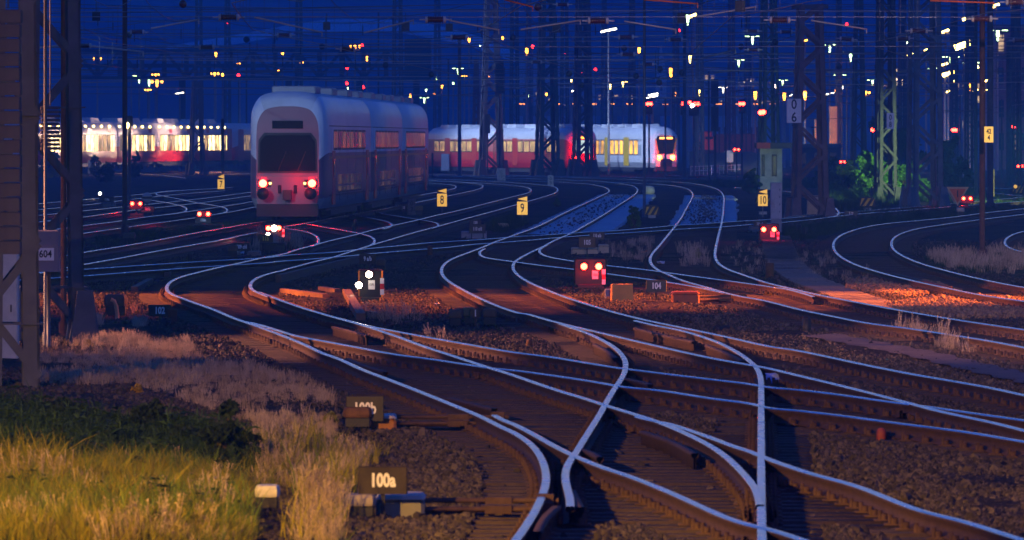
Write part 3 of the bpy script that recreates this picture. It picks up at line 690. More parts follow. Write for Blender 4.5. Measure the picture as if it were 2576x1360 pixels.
CLEAR = [(600, 760, 1240, 1440), (845, 1015, 1055, 1150), (368, 462, 795, 870), (255, 335, 785, 850), (850, 1090, 1280, 1420)]
def patch(name, poly, n, src, s0, s1, noise=None):
    """grass inside a plan outline (ground polygon)"""
    W_ = [gp(*p) for p in poly]; x0 = min(p.x for p in W_); x1 = max(p.x for p in W_); y0 = min(p.y for p in W_); y1 = max(p.y for p in W_)
    pl = [(p.x, p.y) for p in W_]; X = RNG.random(n * 3) * (x1 - x0) + x0; Y = RNG.random(n * 3) * (y1 - y0) + y0
    ok = inpoly(X, Y, pl) & rail_dist_ok(X, Y, .18)
    dx, dy = proj(np.stack([X, Y, np.full_like(X, GZ)], -1))
    for a, b, c, d in CLEAR: ok &= ~((dx > a) & (dx < b) & (dy > c) & (dy < d))
    if noise: ok &= (np.sin(X * noise[0] + 1.7 * np.sin(Y * noise[0] * .6)) + np.sin(Y * noise[0] * .5 + X) + RNG.normal(0, .6, len(X))) > noise[1]
    X, Y = X[ok][:n], Y[ok][:n]; m_ = len(X)
    sc = RNG.uniform(s0, s1, m_) * (1 + .38 * np.sin(X * 2.1 + 2 * np.sin(Y * .8)) * np.sin(Y * 1.1 + X))
    rot = np.stack([RNG.normal(0, .1, m_), RNG.normal(0, .1, m_), RNG.random(m_) * 6.28], -1)
    return instancer(name, np.stack([X, Y, ground_z(X, Y) - .03], -1), rot, np.stack([sc, sc, sc * RNG.uniform(.8, 1.2, m_)], -1), src)
patch('meadow_grass', GRASS_YELLOW, 8500, T_yel, .24, .62, (1.6, -1.25))
patch('meadow_grass', GRASS_YELLOW, 1500, T_yel, .5, .85, (2.6, .5))
patch('lush_grass', GRASS_YELLOW, 1300, T_mid + T_low, .45, .9, (1.1, .7))
patch('broad_weeds', GRASS_YELLOW, 160, T_weed[2:], .4, .8, (1.7, .6))
patch('dry_grass', GRASS_YELLOW, 500, T_dry, .5, .95, (2.1, .8))
patch('seed_stalks', GRASS_YELLOW, 90, T_dry[:4], .5, .9, (1.3, .2))
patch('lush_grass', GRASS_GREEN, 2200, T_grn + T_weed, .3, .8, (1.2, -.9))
patch('dry_grass', GRASS_DRY, 10000, T_dry, .22, .48, (1.1, .0))
patch('mixed_grass', GRASS_MIX, 900, T_yel[:2] + T_dry + T_low, .45, .9, (2.0, -.1))
patch('verge_grass', [(2095, 560), (2160, 535), (2300, 530), (2480, 500), (2576, 500), (2576, 528), (2300, 560), (2130, 580), (2060, 600), (1975, 612), (1968, 580)], 5200, T_low + T_grn[:1], .5, 1.0)
patch('dry_verge_grass', [(1850, 620), (1935, 610), (1945, 690), (1870, 705), (1790, 660)], 300, T_dry[:2] + T_low, .35, .7, (2.3, .7))
patch('dry_verge_grass', [(1990, 650), (2080, 640), (2200, 690), (2190, 720), (2090, 710), (2010, 690)], 340, T_dry[:2] + T_low, .35, .7, (2.3, .7))
patch('pale_verge_grass', [(2330, 650), (2600, 640), (2600, 695), (2450, 690), (2350, 672)], 1500, T_low + T_dry[:1], .5, 1.1, (1.3, -.2))
patch('dry_verge_grass', [(1525, 615), (1640, 610), (1650, 650), (1600, 668), (1530, 650)], 260, T_dry + T_low, .4, .7, (1.9, .5))
patch('dry_verge_grass', [(1705, 640), (1775, 640), (1780, 675), (1715, 675)], 45, T_dry, .6, 1.0)
patch('weeds', [(1240, 555), (1310, 545), (1330, 565), (1260, 590), (1220, 580)], 260, T_low + T_grn[:1], .7, 1.2)
patch('weeds', [(1550, 470), (2100, 452), (2200, 470), (1900, 478), (1700, 466)], 2500, T_low, 1.0, 2.2)
patch('weeds', [(900, 428), (1100, 428), (1120, 437), (900, 438)], 900, T_grn, 1.0, 2.0)
patch('weeds', [(2060, 480), (2400, 470), (2500, 498), (2080, 535)], 2600, T_grn[:2] + T_low, .8, 1.6, (.5, -.8))
patch('weeds', [(2200, 830), (2360, 850), (2500, 880), (2480, 900), (2250, 860)], 150, T_dry[:2] + T_low, .5, .9, (1.5, .4))
patch('weeds', [(240, 590), (640, 560), (640, 590), (240, 625)], 500, T_low, .8, 1.6, (1.0, .2))
patch('weeds', [(640, 600), (750, 590), (760, 625), (600, 640)], 300, T_dry[:2] + T_low, .8, 1.4, (1.0, 0))
patch('weeds', [(1000, 790), (1150, 860), (1500, 900), (1100, 870), (900, 800)], 260, T_dry[:2] + T_low, .5, .9, (1.3, .2))

# ================================================================ slab track, paths
def strip_between(name, La, Lb, ya, yb, ea, eb, z, material):
    """a slab along two rails between two depths"""
    ys = np.linspace(ya, yb, 60)
    def at(L, yk):
        j = np.argmin(np.abs(L[:, 1] - yk)); return L[j, 0]
    mb = MB(); P = []
    for yk in ys: P.append((at(La, yk) - ea + .06 * math.sin(yk * .9) , at(Lb, yk) + eb + .08 * math.sin(yk * 1.3), yk))
    for i in range(len(P) - 1):
        a0, b0, y0 = P[i]; a1, b1, y1 = P[i + 1]
        mb._add([(a0, y0, z), (b0, y0, z), (b1, y1, z), (a1, y1, z)], [(0, 1, 2, 3)])
        mb._add([(a0, y0, z), (a1, y1, z), (a1, y1, z - .1), (a0, y0, z - .1)], [(0, 1, 2, 3)])
        mb._add([(b0, y0, z), (b1, y1, z), (b1, y1, z - .1), (b0, y0, z - .1)], [(3, 2, 1, 0)])
    o = mb.build(name, material); tag(o, kind='structure'); return o
slab_mat = mat('slab_concrete', (0.74, 0.74, 0.73), 0.8, 0, 0.4, 1.4, 0.3, 30)
def mono(L, ymax):   # the part of a rail nearer than ymax, far loops left out
    j = np.argmax(L[:, 1] < ymax); return L[j:]
P10l, P10r, P11l, P11r = LP10[0], LP10[1], LP11[0], LP11[1]
def near_part(L, y_from, y_to):
    s = (L[:, 1] >= y_from - 1) & (L[:, 1] <= y_to + 1); return L[s]
Y580, Y480 = FPX * HCAM / (580 - HY), FPX * HCAM / (484 - HY)
strip_between('slab_track_bed', near_part(P10l, Y580, 420), near_part(P10r, Y580, 420), Y580, Y480, .45, 1.0, -.13, slab_mat)
Y556, Y470 = FPX * HCAM / (557 - HY), FPX * HCAM / (486 - HY)
strip_between('slab_track_bed', near_part(P11l, Y556, 400), near_part(P11r, Y556, 400), Y556, Y470, .35, .55, -.13, slab_mat)
# loose ballast lying on the slabs
def dots(pts2, n):
    pass
X = []; 
for L_, R_, ya, yb, n in ((P10l, P10r, Y580, Y480, 420), (P11l, P11r, Y556, Y470, 800)):
    yy = ya + (yb - ya) * RNG.random(n)
    for q in yy:
        a = L_[np.argmin(np.abs(L_[:, 1] - q)), 0]; b = R_[np.argmin(np.abs(R_[:, 1] - q)), 0]
        t = np.clip(RNG.normal(.5, .22), .02, 1.25); X.append((a + (b - a) * t, q, -.11))
X = np.array(X); n = len(X); sc = RNG.lognormal(math.log(.032), .45, n)
instancer('loose_stones', X, RNG.random((n, 3)) * 6.28, sc[:, None] * np.ones((1, 3)), rocks)
# board walk between the tracks on the right
wk = empty('board_walk', label='worn plank walkway curving between the tracks beside the short rusty post', cat='walkway')
cl = catmull([(1952, 600), (1958, 625), (1975, 665), (2020, 705), (2090, 735), (2175, 765), (2260, 785)], 2.0)
cl = np.array([tuple(gp(a, b)) for a, b in cl]); seg = np.concatenate([[0], np.cumsum(np.linalg.norm(np.diff(cl[:, :2], axis=0), axis=1))])
mb = MB(); DK = []; s_ = 0.0
while s_ < seg[-1]:
    i = min(np.searchsorted(seg, s_), len(cl) - 1); p = cl[i]
    h_ = .43 + RNG.normal(0, .015); zt_ = GZ + .075 + RNG.normal(0, .004); a_ = []
    for dy, zz in ((-.2, GZ), (-.2, zt_), (.2, zt_), (.2, GZ)): a_.append([(p[0] - h_, p[1] + dy, zz), (p[0] + h_, p[1] + dy, zz)])
    DK += a_; s_ += .45
mb._add([q for r_ in DK for q in r_], [(2 * i, 2 * i + 1, 2 * i + 3, 2 * i + 2) for i in range(len(DK) - 1)])
mb.build('deck', mat('walk_planks', (0.20, 0.17, 0.15), .8, 0, .4, 7), wk)
# trodden path on the right, foreground
pth = catmull([(2060, 842), (2200, 868), (2330, 893), (2450, 922), (2620, 960)], 6)
mb = MB(); P = [gp(a, b, GZ + .072) for a, b in pth]
for i in range(len(P) - 1):
    h = Vector((.28 + .05 * math.sin(i * .7), .55, 0)); mb._add([P[i] - h, P[i] + h, P[i + 1] + h, P[i + 1] - h], [(0, 1, 2, 3)])
tag(mb.build('foot_path', mat('path_earth', (0.20, 0.15, 0.13), .95, 0, .3, 3)), kind='structure')

# ================================================================ hills far behind
def ridge(name, Y0, Y1, base_y, crest, m):
    """a hillside from its foot up to a crest line (profile points: x, height)"""
    n = 120; mcount = 26; xs = np.linspace(-825, 825, n); V = []
    for j in range(mcount):
        t = j / (mcount - 1); Yj = Y0 + (Y1 - Y0) * t
        for x in xs:
            h = np.interp(x, [c[0] for c in crest], [c[1] for c in crest]); zz = GZ - 1 + (h + 1) * (t ** .8) + 2.5 * math.sin(x * .021 + 3 * t) * t
            V.append((x, Yj + 30 * math.sin(x * .007), zz))
    V = np.array(V); idx = np.arange(n * mcount).reshape(mcount, n)
    F = np.stack([idx[:-1, :-1], idx[:-1, 1:], idx[1:, 1:], idx[1:, :-1]], -1).reshape(-1, 4)
    return tag(npmesh(name, V, F, m, None, None, True), kind='structure')
hill_mat = mat('hill_vineyard', (0.016, 0.042, 0.055), 0.95, 0, 0.35, .012)
ridge('hill', 1500, 2300, 0, [(-900, 82), (-300, 74), (-60, 68), (60, 72), (200, 78), (900, 86)], hill_mat)
# the pale bare terrace that arcs across the slope
def slope_z(x, Yj):
    t = np.clip((Yj - 30 * math.sin(x * .007) - 1500) / 800, 0, 1); h = np.interp(x, [-900, -300, -60, 60, 200, 900], [82, 74, 68, 72, 78, 86])
    return GZ - 1 + (h + 1) * (t ** .8) + 2.5 * math.sin(x * .021 + 3 * t) * t
def on_slope(x, y):
    """where the sight line through a pixel meets the slope"""
    for Yj in np.arange(1500, 2340, 2.0):
        P = wp(x, y, Yj)
        if P.z <= slope_z(P.x, Yj) + .1: return P
    return wp(x, y, 2300)
top = [(420, 122), (520, 106), (610, 91), (720, 70), (820, 56), (920, 54), (1010, 58), (1090, 68), (1180, 90), (1260, 120), (1300, 140)]
bot = [(420, 130), (520, 124), (600, 116), (700, 98), (800, 88), (920, 85), (1010, 90), (1090, 103), (1180, 122), (1260, 150), (1300, 165)]
tp = catmull(top, 12); bt = catmull(bot, 12); k = 70
tp = tp[np.linspace(0, len(tp) - 1, k).astype(int)]; bt = bt[np.linspace(0, len(bt) - 1, k).astype(int)]
V = []
for i in range(k):
    for t in np.linspace(0, 1, 6):
        q = on_slope(*(tp[i] * (1 - t) + bt[i] * t)); V.append((q.x, q.y - 1.2, q.z + .5))
idx = np.arange(k * 6).reshape(k, 6); F = np.stack([idx[:-1, :-1], idx[1:, :-1], idx[1:, 1:], idx[:-1, 1:]], -1).reshape(-1, 4)
tag(npmesh('hill_terrace', np.array(V), F, mat('pale_terrace', (0.85, 0.86, 0.86), .9, 0, .15, .05), None, None, True), kind='structure')

# ================================================================ haze
def haze_box(density):
    mb = MB(); mb.box((0, 1270, 55), (1700, 2700, 116)); m = bpy.data.materials.new('haze'); m.use_nodes = True; nt = m.node_tree
    nt.nodes.remove(nt.nodes['Principled BSDF']); v = nt.nodes.new('ShaderNodeVolumePrincipled'); v.inputs['Density'].default_value = density
    v.inputs['Color'].default_value = (0.07, 0.38, 1.0, 1); nt.links.new(v.outputs[0], nt.nodes['Material Output'].inputs['Volume'])
    o = mb.build('haze', m); tag(o, kind='stuff'); return o
haze_box(0.00070)
# ================================================================ lattice masts
def lattice_mast(label, x, ybase, wpx, wtop, ytop, Y=None, rot=.35, m=None, parts=True, leg=.11, pitch=1.15, foot=True, group='lattice masts across the yard', dia=None):
    """four-legged lattice mast; x is its centre, ybase its foot in the survey, wpx / wtop its breadth in survey pixels"""
    P = gp(x, ybase) if Y is None else Vector(((x - CX) * Y / FPX, Y, GZ)); Y = P.y
    W0 = px(wpx, Y); W1 = px(wtop, Y); H = HCAM - (ytop - HY) * Y / FPX - GZ; m = m or mast_mat
    t = empty('lattice_mast', P, rot if parts else 0, label, 'lattice mast', group)
    f = 1 / (abs(math.cos(rot)) + abs(math.sin(rot)))
    W0 *= f; W1 *= f
    def cr(z, sx, sy):
        wz = (W0 + (W1 - W0) * z / H) / 2; return Vector((sx * wz, sy * wz, z))
    corners = [(-1, -1), (1, -1), (1, 1), (-1, 1)]; br = MB(); lg_all = MB()
    dia = dia or leg * .7
    for sx, sy in corners:
        lg = MB() if parts else lg_all
        lg.angle(cr(0, sx, sy), cr(H, sx, sy), leg, leg * .14, (-sx, 0, 0), (0, -sy, 0))
        lg.bar(cr(0, sx, sy) + Vector((-sx * .015, -sy * .015, 0)), cr(H, sx, sy) + Vector((-sx * .015, -sy * .015, 0)), .03)
        if parts: lg.build('leg', m, t)
    z = .25; npan = 0
    while z < H - .3:
        wz = W0 + (W1 - W0) * z / H; z2 = min(H, z + wz * pitch)
        for i in range(4):
            a, b = corners[i], corners[(i + 1) % 4]
            p, q = (cr(z, *a), cr(z2, *b)); p2, q2 = (cr(z, *b), cr(z2, *a))
            zig = (npan + (i in (2, 3))) % 2
            br.bar(*((p, q) if zig else (p2, q2)), dia, .012, up=(a[0] + b[0], a[1] + b[1], 0.001))
        z = z2; npan += 1
    for z in (.9, H * .5):
        for i in range(4):
            br.bar(cr(z, *corners[i]), cr(z, *corners[(i + 1) % 4]), dia * 1.2, .02)
    if parts:
        br.build('bracing', m, t)
        if foot:
            for sx, sy in corners:
                fb = MB(); c = cr(0, sx, sy); w_ = leg * 1.15
                fb.loft([[c + Vector((a * w_ * k, b * w_ * k, zz)) for a, b in ((-1, -1), (1, -1), (1, 1), (-1, 1))] for k, zz in ((1.0, -.1), (1.0, .12), (.55, leg * 4.5))]); fb.build('foot', m, t)
    else:
        br.v += []; b0 = len(lg_all.v); lg_all.v += br.v; lg_all.f += [[b0 + i for i in f_] for f_ in br.f]; lg_all.m += br.m; lg_all.sm += br.sm
        o = lg_all.build('lattice_mast', m, None, P, rot); 
        for k_ in ('label', 'category', 'group'): o[k_] = t[k_]
        bpy.data.objects.remove(t); t = o
    return t
def pole(label, x, ybase, wpx, ytop, m, Y=None, name='pole', cat='pole', group=None, lean=0.0):
    P = gp(x, ybase) if Y is None else Vector(((x - CX) * Y / FPX, Y, GZ)); r = px(wpx, P.y) / 2; H = HCAM - (ytop - HY) * P.y / FPX - GZ
    mb = MB(); mb.tube([(0, 0, -.05), (0, 0, .25), (0, 0, .26), (lean, 0, H)], [r * 1.6, r * 1.6, r, r * .92], 10)
    return tag(mb.build(name, m, None, P), label, cat, group)

# --- left foreground group
mast_lit = mat('mast_paint_lit', (.085, .09, .125), .6, .1, .35, 2.5)  # lighter copy of the mast paint, the light on it put into the colour
M1 = lattice_mast('big near lattice mast at the left edge, foot in the green grass', 30, 1000, 150, 120, -420, rot=.10, leg=.20, dia=.10, pitch=1.25, foot=False, m=mast_lit)
M2 = lattice_mast('second lattice mast at left, wide foot beside number plate 604', 132, 872, 170, 138, -330, rot=.12, leg=.19, dia=.10, pitch=1.15, m=mast_lit)
def counterweight(label, x0, x1, y0, y1, Y, n, m):
    a = wp(x0, y0, Y); b = wp(x1, y1, Y); W_ = b.x - a.x; H = a.z - b.z; t = empty('counterweight', ((a.x + b.x) / 2, Y, b.z), 0, label, 'counterweight', 'stacked tension weights')
    mb = MB(); mb.bbox((0, 0, (H / n - .014) / 2), (W_, W_ * .9, H / n - .014), .012); me = None
    for k in range(n):
        if me is None: o = mb.build('weight', m, t); me = o.data
        else: o = bpy.data.objects.new('weight', me); COL.objects.link(o); o.parent = t
        o.location = (RNG.normal(0, .006), 0, k * H / n); o.rotation_euler = (0, 0, RNG.normal(0, .02))
    r_ = MB(); r_.cyl((0, 0, H), (0, 0, H + 6), .012, 6); r_.build('rod', steel, t); return t
wmat = mat('cast_weight', (0.085, 0.075, 0.095), .8, 0, .3, 5)
counterweight('tall stack of heavy square weights at the far left edge', -12, 53, 22, 640, 82, 17, wmat)
counterweight('small stack of weights hanging inside the second mast', 103, 150, 266, 378, 104, 11, wmat)
# the tall pipes between the masts
pole('pale grey pipe standing inside the left mast', 114, 880, 9, -300, steel, name='cable_pipe', cat='pipe')
pole('rusty orange pipe behind the left mast', 160, 850, 15, -300, rustpole, name='rusty_pipe', cat='pipe')
# switch box with the number 604
Yb = 103.0; t = empty('equipment_box', Vector(((122 - CX) * Yb / FPX, Yb, GZ)), 0, 'grey equipment box carrying the white plate 604 inside the mast', 'equipment box')
z0 = HCAM - (684 - HY) * Yb / FPX - GZ; z1 = HCAM - (580 - HY) * Yb / FPX - GZ
MB().bbox((0, 0, (z0 + z1) / 2), (px(58, Yb), .25, z1 - z0), .015).build('housing', mat('box_purple_grey', (.22, .19, .22), .6, 0, .2, 4), t)
MB().cyl((0, .02, -.1), (0, .02, z0), .03).build('stand', steel, t)
zp = HCAM - (640 - HY) * Yb / FPX - GZ; pl = MB().box((-.035, -.14, zp), (.25, .012, .185)).build('number_plate', white, t)
text('604', .15, black, pl, (-.035, -.149, zp), .85, bold=.003)
# white cabinet at the left edge
P = Vector(((12 - CX) * 96 / FPX, 96, GZ)); H = HCAM - (628 - HY) * 96 / FPX - GZ
t = empty('relay_cabinet', P, 0, 'pale cabinet behind the near mast at the left edge', 'cabinet')
MB().bbox((0, 0, H / 2), (px(70, 96), .35, H), .02).build('housing', offwhite, t); MB().bbox((0, 0, H + .03), (px(76, 96), .4, .05), .015).build('lid', offwhite, t)
mb = MB(); mb.box((0, -.178, H * .5), (.30, .006, H * .9)); mb.build('door', offwhite, t); MB().box((.1, -.187, H * .5), (.02, .015, .1)).build('handle', dark, t)

# --- masts in the middle and right
T06 = lattice_mast('lattice mast wearing the white 06 board, dark red flat base', 2037, 553, 97, 66, 12, rot=.14, leg=.19, dia=.13, pitch=.92, m=mat('mast_red_grey', (.14, .10, .12), .6, .2, .4, 2.5))
mb = MB(); mb.box((0, 0, 0), (px(92, T06.location.y), .3, .14)); hd = mb.build('head_beam', mast_mat, T06); hd.location = (0, 0, HCAM - (18 - HY) * T06.location.y / FPX - GZ); hd.rotation_euler = (0, 0, -.14)
lattice_mast('tall lattice mast right of the green bushes, broad concrete feet', 2326, 528, 92, 78, -60, rot=.2, leg=.23, dia=.14, pitch=.9, m=mat('mast_blue_grey', (.09, .13, .18), .6, .2, .4, 2.5))
lattice_mast('lattice mast half hidden in the green bushes', 2228, 512, 58, 46, -60, rot=.25, leg=.18, dia=.12, pitch=1.05, m=mast_far)
lattice_mast('greenish lattice mast behind the signal hut', 1934, 0, 60, 38, -80, Y=430, rot=.3, leg=.2, dia=.1, m=mast_green, foot=False)
lattice_mast('slender lattice mast between the hut and the bushes', 2160, 0, 44, 20, -60, Y=460, rot=.2, leg=.18, dia=.09, parts=True, foot=False)
lattice_mast('dark lattice mast with a signal box in front of the red train', 1236, 0, 68, 30, -60, Y=600, rot=.2, leg=.30, dia=.20, foot=True, pitch=.95)
lattice_mast('wide greenish lattice mast in front of the red train', 1377, 0, 66, 38, -60, Y=585, rot=.25, leg=.32, dia=.22, m=mast_green, pitch=.95)
lattice_mast('dark lattice mast just left of the yellow and white train front', 1466, 0, 56, 34, -60, Y=590, rot=.3, leg=.32, dia=.22, pitch=.95)
lattice_mast('small lattice mast standing before the lit commuter train', 495, 0, 46, 26, 205, Y=615, rot=.25, leg=.22, dia=.12)
lattice_mast('slim lattice mast in front of the yellow train, coloured orange as if lit', 1198, 0, 26, 12, 150, Y=680, rot=.2, leg=.2, dia=.1, m=rustpole, foot=False)  # the rusty colour stands for orange lamp light on this mast
far_m = [(500, 30, 16, 700), (572, 22, 14, 760), (752, 26, 16, 740), (1000, 34, 24, 660), (1100, 24, 14, 820), (1294, 28, 20, 700), (1330, 18, 12, 830), (1420, 26, 18, 720), (1520, 20, 12, 880), (1590, 22, 14, 760), (1700, 22, 14, 760), (1760, 26, 16, 640), (1840, 24, 16, 700), (1880, 20, 12, 820), (2110, 20, 14, 640), (2270, 26, 18, 560), (2400, 24, 16, 620), (2440, 30, 20, 520), (2555, 32, 22, 480)]
words = ['over the double deck train roof', 'above the lit commuter train', 'near the dark footbridge', 'beside the end block of the dark footbridge', 'just right of the dark footbridge', 'over the red train', 'over the far pale halls', 'above the red train cab', 'under the long white lamp', 'left of the thin grey pole', 'beside the church spire', 'right of the church spire', 'above the red depot shed', 'left of the signal hut', 'behind the 06 mast', 'behind the bushes', 'by the yellow glare lamps', 'left of the rusty pole', 'at the right edge']
for (x, a, b, Y), wd in zip(far_m, words):
    lattice_mast('thin distant lattice mast ' + wd, x, 0, a, b, -60, Y=Y, rot=.3, m=mast_far, parts=False, leg=.16, dia=.09, pitch=1.3, group='distant lattice masts')

# --- poles
pole('brown pole in front of the lit commuter train', 314, 590, 13, -60, rustpole)
pole('rusty brown pole at right wearing the yellow 42 4 board', 2471, 652, 15, -80, rustpole)
pole('thin grey pole rising past the yellow and black board', 1621, 545, 7.5, -60, steel)
pole('thin grey post before the left end of the red train', 1156, 0, 9, 92, steel, Y=560)
pole('slim post in front of the yellow train cab', 1674, 0, 5, 250, steel, Y=575)
pole('dark post right of the yellow train cab', 1722, 0, 9, 60, mast_mat, Y=545)
pole('thin dark post before the left tracks near the fence', 1088, 0, 5, 385, dark, Y=560)
pole('broad blue grey post right of the rusty pole', 2491, 525, 16, -60, mast_mat)
pole('broad blue grey post at the far right edge', 2538, 470, 15, 100, mast_mat)
pole('slim grey post left of the rusty pole', 2455, 500, 9, -60, mast_mat)
pole('thin pole in front of the double deck train', 560, 0, 9, 300, mast_mat, Y=420)
for i, (x, yt, Y, wd) in enumerate([(690, 60, 720, 'above the middle of the double deck train'), (620, 150, 690, 'behind the double deck train'), (820, 40, 820, 'over the footbridge'), (952, 30, 700, 'left of the footbridge end'), (1128, 150, 640, 'beside the right end of the double deck train'), (1268, 170, 660, 'above the red train'), (1540, 230, 650, 'above the yellow train'), (1783, 180, 520, 'by the dark signals'), (1800, 300, 500, 'by the white fence'), (1826, 200, 560, 'left of the depot shed'), (2013, 150, 700, 'inside the 06 mast'), (2130, 220, 640, 'left of the bushes'), (2210, 90, 540, 'above the bushes'), (2268, 300, 500, 'behind the tall mast'), (2415, 240, 600, 'between the bright lamps'), (2520, 250, 560, 'before the brick building')]):
    pole('thin far post ' + wd, x, 0, 4.5, yt, mast_far, Y=Y, group='thin far posts')

# ================================================================ signs
def board(label, x, y0, y1, w, Y, body, m, tm_, size, name='sign_board', cat='sign', post=True, sx=.75, thick=.03, frame=None, group=None, postm=None, rz=0.0):
    """board whose face runs from y0 to y1 (survey) at depth Y"""
    c = wp(x, (y0 + y1) / 2, Y); H = px(y1 - y0, Y); W_ = px(w, Y); z = c.z - GZ
    t = empty(name, (c.x, Y, GZ), rz, label, cat, group)
    pl = MB().bbox((0, 0, z), (W_, thick, H), min(.01, thick * .3)).build('board', m, t)
    if frame: 
        f = MB(); e = .018
        for a, b in (((-W_ / 2, z), (W_ / 2, z)),): pass
        for s_ in (-1, 1): f.box((s_ * (W_ / 2 - e / 2), -thick / 2 - .003, z), (e, .004, H)); f.box((0, -thick / 2 - .003, z + s_ * (H / 2 - e / 2)), (W_ - 2 * e, .004, e))
        f.build('rim', frame, t)
    if body: text(body, size * H, tm_, pl, (0, -thick / 2 - .003, z - .015 * H), sx, bold=.006)
    if post:
        for q in ((0,) if W_ < .5 else (-W_ * .35, W_ * .35)):
            MB().bar((q, .03, -.1), (q, .03, z - H / 2 + .02), .035).build('post', postm or dark, t)
    return t
signwhite = mat('sign_lettering', (.8, .78, .74), .5, 0, .1, 5)
signdark = mat('sign_dark_plate', (.035, .028, .022), .5, 0, .25, 6)
signbrown = mat('sign_brown_plate', (.10, .055, .02), .5, 0, .4, 4)
def Yof(yb, z=GZ): return FPX * (HCAM - z) / (yb - HY)
board('dark number board reading 100a above its grey machine', 963, 1174, 1244, 124, Yof(1318), '100a', mat('sign_brown_big', (.055, .04, .018), .45, 0, .55, 3), signwhite, .66, post=True, group='point number boards', sx=.72)
board('dark number board reading 100b half behind a brown cap box', 918, 996, 1060, 96, Yof(1092), '100b', signdark, signwhite, .62, group='point number boards', sx=.72)
board('black number board reading 102 by the dry grass', 402, 767, 797, 58, Yof(812), '102', signdark, signwhite, .78, group='point number boards')
board('black number board reading 104 on two short orange posts', 1651, 705, 735, 52, Yof(760), '104', signdark, signwhite, .72, group='point number boards', postm=rust)
board('brown number board reading 105 above a cream machine', 1477, 597, 624, 42, Yof(645), '105', signbrown, signwhite, .62, group='point number boards')
board('dark number board reading 110 a b behind board 105', 1502, 584, 603, 38, Yof(634), '110 a/b', signdark, signwhite, .62, group='point number boards', sx=.6)
board('dark number board reading 110 c d above a grey machine', 1201, 565, 588, 42, Yof(604), '110 c/d', signdark, signwhite, .55, group='point number boards', sx=.6)
board('dark number board reading 130 behind another board', 1196, 553, 568, 30, Yof(598), '130', signdark, signwhite, .6, group='point number boards')
board('dark number board reading 109 c d beside plastic litter', 608, 612, 631, 40, Yof(645), '109 c/d', signdark, signwhite, .7, group='point number boards', sx=.65)
board('dark number board reading 9 a b above the twin white signal', 925, 639, 664, 42, Yof(690), '9 a/b', signdark, signwhite, .62, group='point number boards', sx=.65)
board('brown number board reading 115 under the bright signal', 668, 591, 611, 38, Yof(633), '115', signbrown, yellow, .75, group='point number boards')
board('dark number board reading 118a at the left near a white light', 269, 495, 510, 36, Yof(525), '118a', signdark, signwhite, .55, group='point number boards')
board('dark number board reading 117a beside twin red lights', 372, 520, 534, 34, Yof(545), '117a', signdark, signwhite, .6, group='point number boards')
board('dark number board reading 116a under twin red lights', 511, 546, 562, 40, Yof(575), '116a', signdark, signwhite, .6, group='point number boards')
board('black number board reading 112 beside the grass verge', 2141, 531, 545, 34, Yof(552), '112', signdark, signwhite, .75, group='point number boards')
board('black number board reading 111 a b over twin red lights', 1912, 557, 571, 34, Yof(598), '111 a/b', signdark, signwhite, .7, group='point number boards', sx=.6)
board('black number board reading 13 beside the old kilometre stone', 1016, 514, 532, 16, Yof(540), '13', signdark, signwhite, .5, group='point number boards')
board('black number board with a white 1 among three cap boxes', 1196, 778, 800, 30, Yof(826), '1', signdark, signwhite, 1.0, group='point number boards')
signlit = yellow
def track_sign(label, n, x, y0, y1, w, ybase, m):
    Y = Yof(ybase); t = board(label, x, y0, y1, w, Y, n, m, black, .96, name='track_number_sign', sx=.66, frame=None, thick=.05, postm=steel, group='yellow track number signs')
    top = wp(x, y0, Y).z - GZ; h = px(12, Y); W_ = px(w, Y)
    MB().box((0, 0, top + h * .62), (W_ * .95, .02, h)).build('arrow_plate', mat('arrow_brown', (.10, .05, .015), .5, 0, .2, 5), t)
    MB().prism([(-W_ * .44, top + h * .55), (W_ * .46, top + h * .12), (W_ * .46, top + h * 1.1)], .02, y=-.02).build('arrow', m, t)
    return t
yel2 = emit('sign_glow_yellow', (1.0, .52, .05), .17, (.85, .62, .12))  # emission added so the sign faces stand out from their surroundings
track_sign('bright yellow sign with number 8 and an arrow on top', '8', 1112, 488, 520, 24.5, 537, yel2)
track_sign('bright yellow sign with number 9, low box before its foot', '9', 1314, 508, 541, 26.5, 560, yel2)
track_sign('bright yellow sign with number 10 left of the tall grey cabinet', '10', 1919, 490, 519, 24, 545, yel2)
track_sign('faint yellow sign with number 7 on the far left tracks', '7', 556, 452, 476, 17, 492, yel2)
MB().bbox((0, 0, .1), (.42, .3, .22), .02)
board('white board reading 0 over 6 on the right lattice mast', 1997.5, 249, 310, 37, 262, '0\n6', white, black, .56, sx=.85, post=False, frame=mat('board_edge', (.6, .6, .6), .5), group='kilometre boards')
tt = board('blue lit white board reading 0 over 8 behind the tall mast', 2240, 285, 325, 19, 330, '0\n8', white, black, .47, post=False, group='kilometre boards')
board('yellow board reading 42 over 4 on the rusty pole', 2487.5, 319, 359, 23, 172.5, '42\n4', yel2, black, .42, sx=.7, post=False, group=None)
for o in list(tt.children): pass
def tri_sign(label, x, y0, y1, w, ybase, n, m, tilt=0.0):
    Y = Yof(ybase); c = wp(x, y0, Y); W_ = px(w, Y); H = px(y1 - y0, Y); z = c.z - GZ
    t = empty('triangle_sign', (c.x, Y, GZ), 0, label, 'sign', 'orange triangle signs'); M_ = Matrix.Rotation(tilt, 3, 'Y')
    MB().prism([(-W_ / 2, z), (W_ / 2, z), (0, z - H)], .02).build('rim', mat('tri_rim', (.55, .38, .2), .5), t)
    k = .74; MB().prism([(-W_ / 2 * k, z - H * .10), (W_ / 2 * k, z - H * .10), (0, z - H * .86)], .02, y=-.006).build('panel', orange, t)
    if n: text(n, H * .5, black, t, (0, -.02, z - H * .38), .9, bold=.01)
    MB().bar((0, .03, -.1), (0, .03, z - H * .3), .05).build('post', dark, t)
